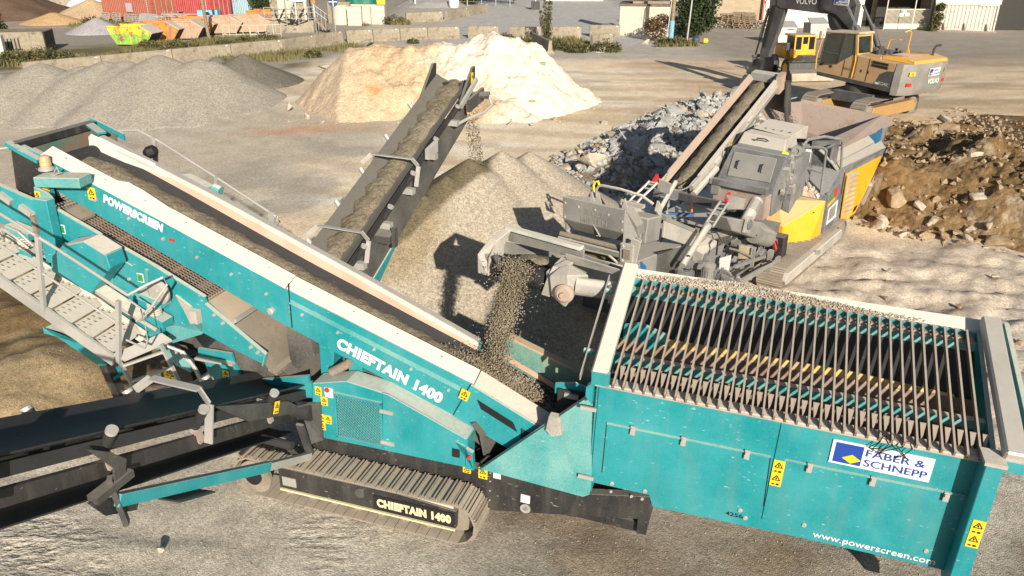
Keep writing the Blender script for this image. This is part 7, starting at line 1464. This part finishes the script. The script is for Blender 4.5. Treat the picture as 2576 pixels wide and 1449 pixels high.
# ---- block bunker with green tarpaulin
B = thing('concrete_bunker', 'stained concrete bunker wall with white block stacks beside it', 'bunker', (-17.6, 79.3, 0), -.15)
MB().box(0, 2.2, 0, .5, 0, 2.0).build('wall', M['concrete'], B, bevel=.03); MB().box(2.2, 4.7, .4, .9, 0, 1.75).build('wall', M['concreteL'], B, bevel=.03)
MB().lathe([(.75, 0), (.75, 1.7), (.7, 1.75)], (1.4, -.3, 0), Z_, 20).build('round_tank', M['concreteL'], B)
def blocks(x, y, n, label):
    for i in range(n):
        o = MB().box(-.65, .65, -.4, .4, 0, .56).build('concrete_block', M['concreteL'], None, bevel=.03); o.location = (x, y, i*.57); o.rotation_euler = (0, 0, random.uniform(-.03, .03)); tag(o, label % ['bottom', 'middle', 'top'][i], 'concrete block', 'white concrete blocks by the bunker')
blocks(-14.7, 77.7, 3, 'white concrete block, %s of the stack before the bunker'); blocks(-12.7, 79.0, 3, 'white concrete block, %s of the stack right of the bunker')
def tarp(name, cx, cy, rx, ry, h, mat, label, cat='tarpaulin', z0=0):
    def f(X, Y): r = np.sqrt(((X-cx)/rx)**2+((Y-cy)/ry)**2); return z0+h*sstep((1.05-r)*2.2)*(1+.35*fbm(X, Y, .8, 4))
    o = hfield(name, cx-rx*1.1, cx+rx*1.1, cy-ry*1.1, cy+ry*1.1, .12, f, mat); return tag(o, label, cat)
tarp('tarpaulin', -14.9, 82.5, 2.0, 1.6, 2.5, plain('green_tarp', (.01, .16, .10), .6), 'dark green tarpaulin heaped behind the concrete bunker')
tarp('plastic_sheet', -47.5, 97, 5.0, 2, 1.3, plain('white_sheet', (.72, .74, .76), .5), 'crumpled white plastic sheet between the brown and tan heaps', 'plastic sheet')
# ---- left: old concrete box, white cabinet
bx_ = thing('concrete_shed', 'small ruined concrete box with a dark open right end', 'shed', (-33.4, 56.2, 0), .25); MB().box(-2.2, 1.2, 0, 2.6, 0, 1.5).build('wall', M['concrete'], bx_, bevel=.04); MB().box(1.2, 1.24, .15, 2.45, .1, 1.42).build('opening', M['ink'], bx_); k = MB(); [k.box(-1.3+.22*i, -1.22+.22*i, -.03, 0, .35, 1.1) for i in range(5)]; k.box(-1.35, -.2, -.03, 0, .35, .42); k.build('grating', M['ink'], bx_)
o = MB().box(-.32, .32, -.25, .25, 0, 1.5).build('white_cabinet', M['cream'], None, bevel=.02); o.location = (-34.0, 54.2, 0); o.rotation_euler = (0, 0, .2); tag(o, 'narrow white cabinet standing before the ruined concrete box', 'cabinet')
# ---- right: pale block house, buildings
H_ = thing('block_house', 'pale rendered block house with dark flat roof and steel frame on top', 'building', (8.95, 68.9, 0), -.2)
MB().box(0, 4.1, 0, 3.2, 0, 2.35).build('wall', M['concreteL'], H_); MB().box(-.12, 4.25, -.12, 3.3, 2.35, 2.5).build('roof_slab', M['darkgravel'], H_)
k = MB(); k.box(1.0, 4.0, .4, 3, 2.5, 2.7); k.build('roof_step', M['concrete'], H_); k = MB(); k.box(1.0, 1.1, .6, 3, 2.7, 5); k.beam((1.6, .5, 2.7), (2.4, .5, 4.8), .08, .08); k.beam((3.4, .5, 2.7), (2.2, .5, 4.8), .1, .1); k.beam((3.0, .5, 2.7), (3.6, .5, 4.4), .1, .3); k.beam((1.0, .5, 4.2), (4, .5, 4.4), .1, .1); k.build('steel_frame', M['black'], H_)
for x, y, h, r, m, l in ((12.35, 63.9, 6.5, .16, 'wood', 'thick brown mast with a blue foot beside the block house'), (12.0, 63.8, 4.0, .05, 'galv', 'thin grey pole left of the brown mast'), (13.9, 65.2, 5.2, .07, 'galv', 'thin leaning grey pole before the dark hedge')):
    p = pole(x, y, h, r, l, m, (.1 if r > .1 else .25, 0), 'mast')
    if r > .1: MB().tube((0, 0, 0), (.02, 0, 1.6), r*1.25, 12).build('blue_foot', plain('faded_blue', (.20, .40, .52), var=.3), p)
def brick(name, c, mort, sx=1., var=.2):
    m, t, b = newmat(name); N = NT(t); tc = N.n('TexCoord'); mp = N.n('Mapping'); mp.inputs['Rotation'].default_value = (math.pi/2, 0, 0); N.l(tc.outputs['Object'], mp.inputs[0])
    br = N.n('TexBrick'); br.inputs['Scale'].default_value = sx; br.inputs['Color1'].default_value = (*c, 1); br.inputs['Color2'].default_value = (*[v*(1-var) for v in c], 1); br.inputs['Mortar'].default_value = (*mort, 1); br.inputs['Mortar Size'].default_value = .012; br.inputs['Brick Width'].default_value = .5; br.inputs['Row Height'].default_value = .25
    N.l(mp.outputs[0], br.inputs['Vector']); n = N.noise(tc.outputs['Object'], .8, 5); N.l(N.mix(N.ramp(n, .4, .7, 0, .35), br.outputs[0], (.42, .33, .24)), b.inputs['Base Color']); b.inputs['Roughness'].default_value = .9; return m
MBr = brick('tan_blockwork', (.50, .40, .28), (.40, .34, .26), 1.0); MWb = brick('white_brick', (.76, .71, .60), (.62, .58, .5), 1.6, .06)
W1 = thing('block_wall', 'tan blockwork wall with a bricked glass panel behind the pallet pile', 'wall', (16.6, 77.6, 0), -.30); MB().box(0, 6.4, 0, .4, 0, 4.2).build('masonry', MBr, W1); MB().box(1.05, 1.75, -.03, .0, 1.0, 3.2).build('glass_panel', plain('grey_glass_block', (.34, .37, .36), .3), W1); k = MB(); [k.box(1.0, 1.06, -.05, 0, 1.0+.45*i, 1.25+.45*i) for i in range(5)]; [k.box(1.74, 1.80, -.05, 0, 1.0+.45*i, 1.25+.45*i) for i in range(5)]; k.box(0, 6.4, -.06, 0, 2.75, 2.8); k.box(.2, 6.2, -.03, 0, 3.3, 3.8); k.build('pale_trim', M['concreteL'], W1)
W2 = thing('white_building', 'white painted brick building with a small dark window behind the excavator boom', 'building', (22.8, 75.4, 0), .04); MB().box(0, 9.2, 0, 5, 0, 4.6).build('wall', MWb, W2); MB().box(-.14, 0.02, -.06, .2, 0, 4.6).build('corner_pipe', plain('rust_red', (.35, .08, .05)), W2); w_ = MB().box(5.4, 7.6, -.04, .1, 1.35, 2.3).build('window', M['glass'], W2); MB().box(6.8, 7.5, -.06, -.04, 1.4, 2.25).build('pane', plain('sandy_blind', (.45, .38, .26)), w_)
MB().box(5.3, 7.7, -.1, 0, 1.25, 1.35).build('sill', M['concreteL'], W2)
W3 = thing('hall', 'tan brick hall with a tall dark doorway and an open dark bay at right', 'building', (32.0, 77.2, 0), -.05); MB().box(0, 1.3, 0, .4, 0, 6).build('dark_doorway', M['hollow'], W3); MB().box(1.3, 3.0, -.2, 3, 0, 6).build('wall', MBr, W3); MB().box(9.0, 16, -3.5, -3.2, 0, 6).build('dark_bay', M['hollow'], W3); MB().box(3.0, 16, 1.5, 2, 0, 6.5).build('wall', MBr, W3)  # doorway and bay are solid boxes, their inner shade painted near-black
k = MB(); k.box(8.9, 9.05, -4.6, -4.4, 0, 6); k.build('bay_post', M['rusty'], W3)
SH_ = thing('lean_to_shed', 'lean to shed with grey corrugated roof and cream railing gates', 'shed', (33.2, 73.8, 0), -.03); k = MB(); n = 26; pts = []
for i in range(n): pts += [(i*.155, 0), (i*.155+.08, .06)]
k.prism([(x-.1, -.3, 2.75+z) for x, z in pts]+[(x-.1, -.3, 2.70+z) for x, z in reversed(pts)], (0, 2.8, .45)); k.build('roof', M['galv'], SH_)
k = MB(); [k.box(x-.04, x+.04, -.1, -.02, 0, 2.72) for x in (0, 2.45, 3.85)]; k.build('post', M['concreteL'], SH_); MB().box(0, 3.9, 2.2, 2.3, 0, 3.2).build('back_wall', M['hollow'], SH_)
for x0, x1 in ((.0, 1.2), (1.25, 2.4), (2.5, 3.85)):
    k = MB(); k.box(x0, x1, -.06, -.02, .05, .5); [k.box(x, x+.035, -.06, -.03, .5, 1.7) for x in np.arange(x0, x1, .10)]; k.box(x0, x1, -.07, -.02, 1.68, 1.75); k.build('gate', paint('cream_gate', (.66, .62, .48), up=.2, allover=.2), SH_)
k = MB(); [k.obox((1.6+dx, -.08, 1.35+dz), (.17, 0, 0), (0, .01, 0), (0, 0, .13)) for dx, dz in ((0, .15), (-.25, -.1), (.25, -.08))]; k.build('white_sheet', M['white'], SH_)
c_ = container('storage_container', (37.1, 72.9), (41.4, 70.9), MCw, 'cream corrugated storage container raised on feet beside the dark bay', h=2.3, door=False, mark=False); MB().box(-.1, 4.9, .1, 2.6, 2.3, 5.5).build('white_cladding', M['white'], c_); k = MB(); [k.beam((x, -.25, 0), (x-.15, -.02, .7), .12, .08) for x in (1.0, 2.6, 4.3)]; k.box(-.5, 5, -.3, -.05, 0, .12); k.build('foot', M['rusty'], c_)
for x, y, l, r in ((20.85, 63.0, 'pale grey bin with dark lid and red lettering sticker beside the excavator stick', .1), (24.3, 66.0, 'darker grey bin with slatted lid left of the excavator cab', .15)):
    b_ = thing('waste_bin', l, 'bin', (x, y, 0), r); MB().prism([(-.65, -.5, .1), (.65, -.5, .1), (.75, -.5, 1.25), (-.75, -.5, 1.25)], (0, 1.2, 0)).build('body', M['galv'], b_, bevel=.03); MB().prism([(-.78, -.55, 1.25), (.78, -.55, 1.25), (.70, .2, 1.65), (-.70, .2, 1.65), ], (0, .08, -.03)).build('lid', M['cdark'], b_)
    if x < 22: s_ = MB().box(-.05, .5, -.52, -.50, .75, 1.15).build('sticker', M['white'], b_); MB().box(-.03, .48, -.525, -.52, 1.03, 1.13).build('sticker_line', M['red'], s_)
# pallet pile
random.seed(9)
pw_ = [('wood', 19.6), ('woodgrey', 18.7), ('wood', 20.6), ('wood', 21.4), ('woodgrey', 22.3)]
i_ = 0
for m_, x in pw_:
    for j in range(7 if m_ == 'wood' else 4):
        i_ += 1
        pallet(x+random.uniform(-.1, .1), 75.6-.28*(x-18.7)+random.uniform(-.1, .1), .06+.17*j, random.uniform(-.06, .06)+(.35 if x > 20.2 and j > 3 else 0), -.2+random.uniform(-.15, .15), 'wooden pallet in the untidy stacks before the tan blockwork wall', 'pallets stacked by the wall', m_)
# ---- trees, bushes, weeds
def foliage(name, blobs, n, ls, mats, label, cat, trunk=None, loc=(0, 0, 0), group=None, parts=True):
    t = thing(name, label, cat, loc, 0, group)
    for mi, mat in enumerate(mats):
        vs = []; fs = []
        for i in range(n//len(mats)):
            bx, by, bz, br = random.choice(blobs); d = V((random.gauss(0, 1), random.gauss(0, 1), random.gauss(0, 1))).normalized()*br*random.uniform(.45, 1.05)
            c = V((bx, by, bz))+V((d.x, d.y, d.z*.9))
            if c.z < .05: c.z = random.uniform(.05, .3)
            a = V((random.gauss(0, 1), random.gauss(0, 1), random.gauss(0, 1))).normalized(); b = a.cross(V((random.random(), random.random(), 1))).normalized(); s = ls*random.uniform(.6, 1.3); q = len(vs)
            vs += [c-a*s-b*s*.25, c+b*s*.6, c+a*s+b*s*.2, c-b*s*.6]; fs.append((q, q+1, q+2, q+3))
        m = bpy.data.meshes.new('crown'); m.from_pydata([tuple(v) for v in vs], [], fs); m.update(); m.materials.append(M[mat]); link('crown', m, t)
    k = MB()
    for (a, b, r) in (trunk or []): k.tube(a, b, r, 7, r*.5)
    if trunk: k.build('trunk', M['bark'], t)
    return t
foliage('conifer', [(0, 0, .7, .9), (0, 0, 1.6, .75), (0, 0, 2.5, .5), (.5, 0, 1.0, .6), (-.7, .3, 1.3, .8)], 5200, .10, ['leafdark', 'leafdark', 'leaf'], 'dark green conifer at the far left edge', 'tree', [((0, 0, 0), (0, 0, 2.8), .12), ((0, 0, .8), (.6, 0, 1.3), .05)], (-36.6, 58.5, 0))
foliage('red_shrub', [(0, 0, .7, .8), (.9, .2, .8, .7), (1.6, 0, .5, .5)], 2800, .09, ['leafred', 'leafdry'], 'reddish shrub between the conifer and the ruined concrete box', 'shrub', [((0, 0, 0), (.2, 0, .9), .05), ((.8, 0, 0), (1.0, 0, .9), .04)], (-35.3, 57.6, 0))
foliage('round_tree', [(0, 0, 1.4, 1.3), (.9, .2, 1.6, 1.1), (-.6, 0, 2.2, 1.0), (.5, 0, 2.6, 1.0), (.2, 0, .7, .9)], 7000, .11, ['leaf', 'leaf', 'leafdark'], 'round bright green tree between the blue container and the pump house', 'tree', [((0, 0, 0), (.1, 0, 1.8), .15), ((0, 0, 1), (.8, 0, 2), .07), ((0, 0, 1), (-.6, 0, 2.1), .07)], (-24.9, 83.5, 0))
foliage('tall_hedge', [(0, 0, 1, 1.2), (1.2, .8, 1.4, 1.3), (.4, .4, 2.5, 1.4), (1.6, 1.2, 2.8, 1.3), (.8, 1, 3.9, 1.5), (2, 1.5, 4.2, 1.2), (1.2, 1, 5, 1.2)], 12000, .13, ['leafdark', 'leaf', 'leafdark'], 'tall dense dark green tree beside the tan blockwork wall', 'tree', [((.8, .8, 0), (.9, .9, 4.5), .18), ((.8, .8, 1.5), (1.8, 1.2, 3.2), .08), ((.8, .8, 1.5), (0, .4, 2.8), .08)], (14.3, 67.2, 0))
foliage('brown_bush', [(0, 0, .7, .8), (.4, .2, 1.4, .7), (-.4, 0, 1.2, .6)], 1700, .10, ['leafred', 'leafdry'], 'dry reddish bush before the block house', 'bush', [((0, 0, 0), (0, 0, 1.4), .04), ((0, 0, 0), (.4, 0, 1.6), .03), ((0, 0, 0), (-.4, 0, 1.4), .03)], (11.3, 64.6, 0))
foliage('creeper', [(0, 0, .5, .5), (.1, 0, 1.2, .45), (.15, 0, 2, .4), (-.3, 0, .3, .4)], 1800, .09, ['leaf', 'leafdry'], 'green climbing plant between the lean to shed and the cream container', 'plant', [((0, 0, 0), (.15, 0, 2.2), .03)], (37.0, 72.2, 0))
# the thin sapling
st = []; bl = []
for i in range(8):
    a = random.uniform(-.5, .5); h = random.uniform(2.2, 4.3)*(1-abs(a)*.5); st.append(((0, 0, 0), (a*1.6, random.uniform(-.4, .4), h), .025)); 
    for j in range(7): t = .25+.75*j/6; bl.append((a*1.6*t, 0, h*t, .28*(1.1-t*.55)))
foliage('sapling', bl, 1500, .075, ['leaf', 'leafdry'], 'thin tall sapling growing before the row of concrete barriers', 'sapling', st, (2.75, 62.6, 0))
bushes = [(-30.3, 52.2, .9, 'leafdry'), (-29.0, 51.4, 1.0, 'leafdry'), (-32.2, 52.8, .7, 'leaf'), (-27.8, 51.0, .6, 'leafdry'), (-19.5, 57.8, .5, 'leaf'), (-17.9, 58.5, .55, 'leaf'), (-18.7, 74.2, 1.1, 'leafdry'), (-20.2, 74.6, .9, 'leafred'), (-38.6, 76.2, .9, 'leafred'), (6.6, 57.5, .8, 'leaf'), (4.6, 57.2, .6, 'leafdry'), (12.4, 61.5, .6, 'leaf'), (11.6, 61.8, .5, 'leaf'), (3.2, 58.6, .7, 'leafdry'), (-11.2, 78.3, .8, 'leafdry'), (-.6, 65.3, .5, 'leaf'), (-16.3, 50.8, .35, 'leafdry'), (-13.4, 54.8, .45, 'leafdry'), (-15.3, 54.2, .35, 'leaf'), (-10.2, 60.0, .35, 'leaf'), (-7.6, 62.8, .35, 'leaf'), (20, 63.3, .4, 'leafdry'), (-25.6, 57.6, .7, 'leafdry'), (-24.1, 58.8, .6, 'leaf'), (-22.6, 57.2, .7, 'leafdry'), (-21.0, 59.8, .6, 'leaf'), (-26.4, 59.3, .6, 'leafdry'), (-19.9, 61.5, .7, 'leaf'), (-23.4, 55.6, .6, 'leafdry'), (-20.8, 56.4, .5, 'leafdry'), (-17.6, 60.6, .6, 'leaf'), (-18.9, 63.3, .7, 'leafdry'), (-31.6, 51.3, .8, 'leafdry'), (-34.6, 51.6, .8, 'leafdry')]
for i, (x, y, r, m_) in enumerate(bushes):
    foliage('bush', [(0, 0, r*.5, r*.8), (r*.8, 0, r*.4, r*.6), (-r*.7, .1, r*.4, r*.6)], int(900*r+350), .075, [m_, 'leafdry' if m_ != 'leafdry' else 'leaf'], {'leaf': 'low green weed bush on the rough ground by the barriers', 'leafdry': 'low dry olive weed bush on the rough ground by the barriers', 'leafred': 'low reddish dry weed bush on the rough ground'}[m_], 'bush', None, (x, y, 0), 'weed bushes on the rough ground')
# grass as one mass
vs = []; fs = []
GP = [([(-36, 50.5), (-27, 50), (-26.5, 53.5), (-31, 55), (-37, 57)], 3000), ([(-27, 53), (-22.5, 53.8), (-17.5, 58.5), (-15, 62), (-19, 65), (-24, 64), (-27.3, 61)], 24000), ([(-19, 51.5), (-14, 53), (-10.5, 59.5), (-12, 61), (-15, 57.5), (-19.2, 53)], 2600), ([(-41, 76), (-34, 73.5), (-30, 73), (-30, 76), (-40, 80)], 2200), ([(1, 62), (7, 57.5), (8, 59), (5, 65.5), (0, 65.3)], 1600), ([(-14, 77), (-9.5, 78), (-10, 80), (-13.5, 80)], 700), ([(10.5, 60.5), (14, 61), (14, 63.5), (11, 63)], 500)]
for poly, n in GP:
    x0, x1 = min(p[0] for p in poly), max(p[0] for p in poly); y0, y1 = min(p[1] for p in poly), max(p[1] for p in poly); X0 = np.random.RandomState(n).uniform(x0, x1, n*3); Y0 = np.random.RandomState(n+1).uniform(y0, y1, n*3)
    ok = (polysdf(X0, Y0, poly) > 0) & (fbm(X0, Y0, .5, 3) > -.22)
    for x, y in list(zip(X0[ok], Y0[ok]))[:n]:
        h = random.uniform(.12, .5); a = random.uniform(0, 6.3); w = random.uniform(.04, .10); q = len(vs)
        vs += [(x-w*math.cos(a), y-w*math.sin(a), 0), (x+w*math.cos(a), y+w*math.sin(a), 0), (x+random.uniform(-.12, .12), y+random.uniform(-.12, .12), h)]; fs.append((q, q+1, q+2))
m = bpy.data.meshes.new('grass'); m.from_pydata(vs, [], fs); m.update()
mg_, t_, b_ = newmat('grass_blades'); N = NT(t_); tc = N.n('TexCoord'); n_ = N.noise(tc.outputs['Object'], .35, 5); n2_ = N.noise(tc.outputs['Object'], 2.2, 4)
N.l(N.mix(N.ramp(n2_, .35, .65), N.mix(N.ramp(n_, .42, .58), (.20, .165, .07), (.085, .105, .03)), (.14, .12, .05)), b_.inputs['Base Color']); b_.inputs['Roughness'].default_value = .9
m.materials.append(mg_); tag(link('grass', m), 'rough olive grass and weeds round the skips and barriers', 'grass', None, 'stuff')
# far wire fence with hedge
fe = thing('wire_fence', 'far wire mesh fence on thin posts before a dark hedge', 'fence', (0, 0, 0))
k = MB(); [k.tube((-12.5+1.75*i, 104-.25*i*1.0, 0), (-12.5+1.75*i, 104-.25*i, 3), .06, 6) for i in range(8)]; k.build('post', M['galv'], fe); k = MB(); [k.tube((-12.5, 104, z), (-.3, 102.3, z), .015, 4) for z in (.5, 1, 1.5, 2, 2.5, 3)]; k.build('wire', M['galv'], fe)
foliage('hedge', [(-12+1.1*i, random.uniform(-.3, .3), random.choice((.8, 1.6, 2.4, 3.2)), 1.3) for i in range(12)]*1, 9000, .16, ['leafdark', 'leaf', 'leafdry'], 'dark mixed hedge behind the far wire fence', 'hedge', None, (0, 106, 0))
foliage('hedge', [(2+1.6*i, random.uniform(-.3, .3), random.choice((.8, 2.0, 3.2)), 1.5) for i in range(12)], 8000, .18, ['leafdark', 'leafdry'], 'far hedge behind the cream container at the end of the road', 'hedge', None, (2, 128, 0))
foliage('hedge', [(-60+2.2*i, random.uniform(-1, 1), random.choice((1, 2.5, 4)), 2.2) for i in range(16)], 8000, .25, ['leafdark', 'leaf'], 'dark trees behind the white plastic sheet at far left', 'hedge', None, (0, 112, 0))
container('site_container', (4.6, 113), (12.2, 112.6), MCw, 'far cream container beside the road at the top of the yard', h=2.6, mark=False)
lw = MB().box(0, 12, 0, .4, 0, .9).build('low_wall', M['concreteL'], None); lw.location = (18, 112, 0); tag(lw, 'low pale wall along the far edge of the yard', 'wall')
lw = MB().box(0, 16, 0, .5, 0, 2.6).build('back_wall', M['concrete'], None); lw.location = (-58, 104, 0); tag(lw, 'grey concrete back wall behind the white plastic sheet', 'wall')
o = MB().lathe([(.5, 0), (.62, .3), (.62, 1.0), (.4, 1.2)], (0, 0, 0), Z_, 16).build('big_bag', M['white'], None); o.location = (-7.0, 100.5, 0); tag(o, 'white bulk bag standing by the far fence', 'bag')
o = boulder(6.2, 57.6, 0, 1.1, 'large pale boulder beside the weeds before the askew barrier', None, ['rock']); o = boulder(10.2, 62.6, 0, 1.2, 'flat pale rock lying before the block house', None, ['rock'])
k = MB(); [k.lathe([(.0, -.3), (.22, -.2), (.27, 0), (.22, .2), (.0, .3)], (x, 0, .28), X, 12) for x in (0,)]
o = k.build('blue_drum', plain('drum_blue', (.03, .06, .16)), None, smooth=True); o.location = (14.1, 62.8, 0); tag(o, 'small blue drum lying by the grey pole', 'drum')
o = MB().lathe([(.0, -.25), (.18, -.15), (.2, 0), (.18, .15), (.0, .25)], (0, 0, .22), X, 12).build('yellow_drum', M['sticker'], None, smooth=True); o.location = (14.8, 62.8, 0); tag(o, 'small yellow drum beside the blue one', 'drum')
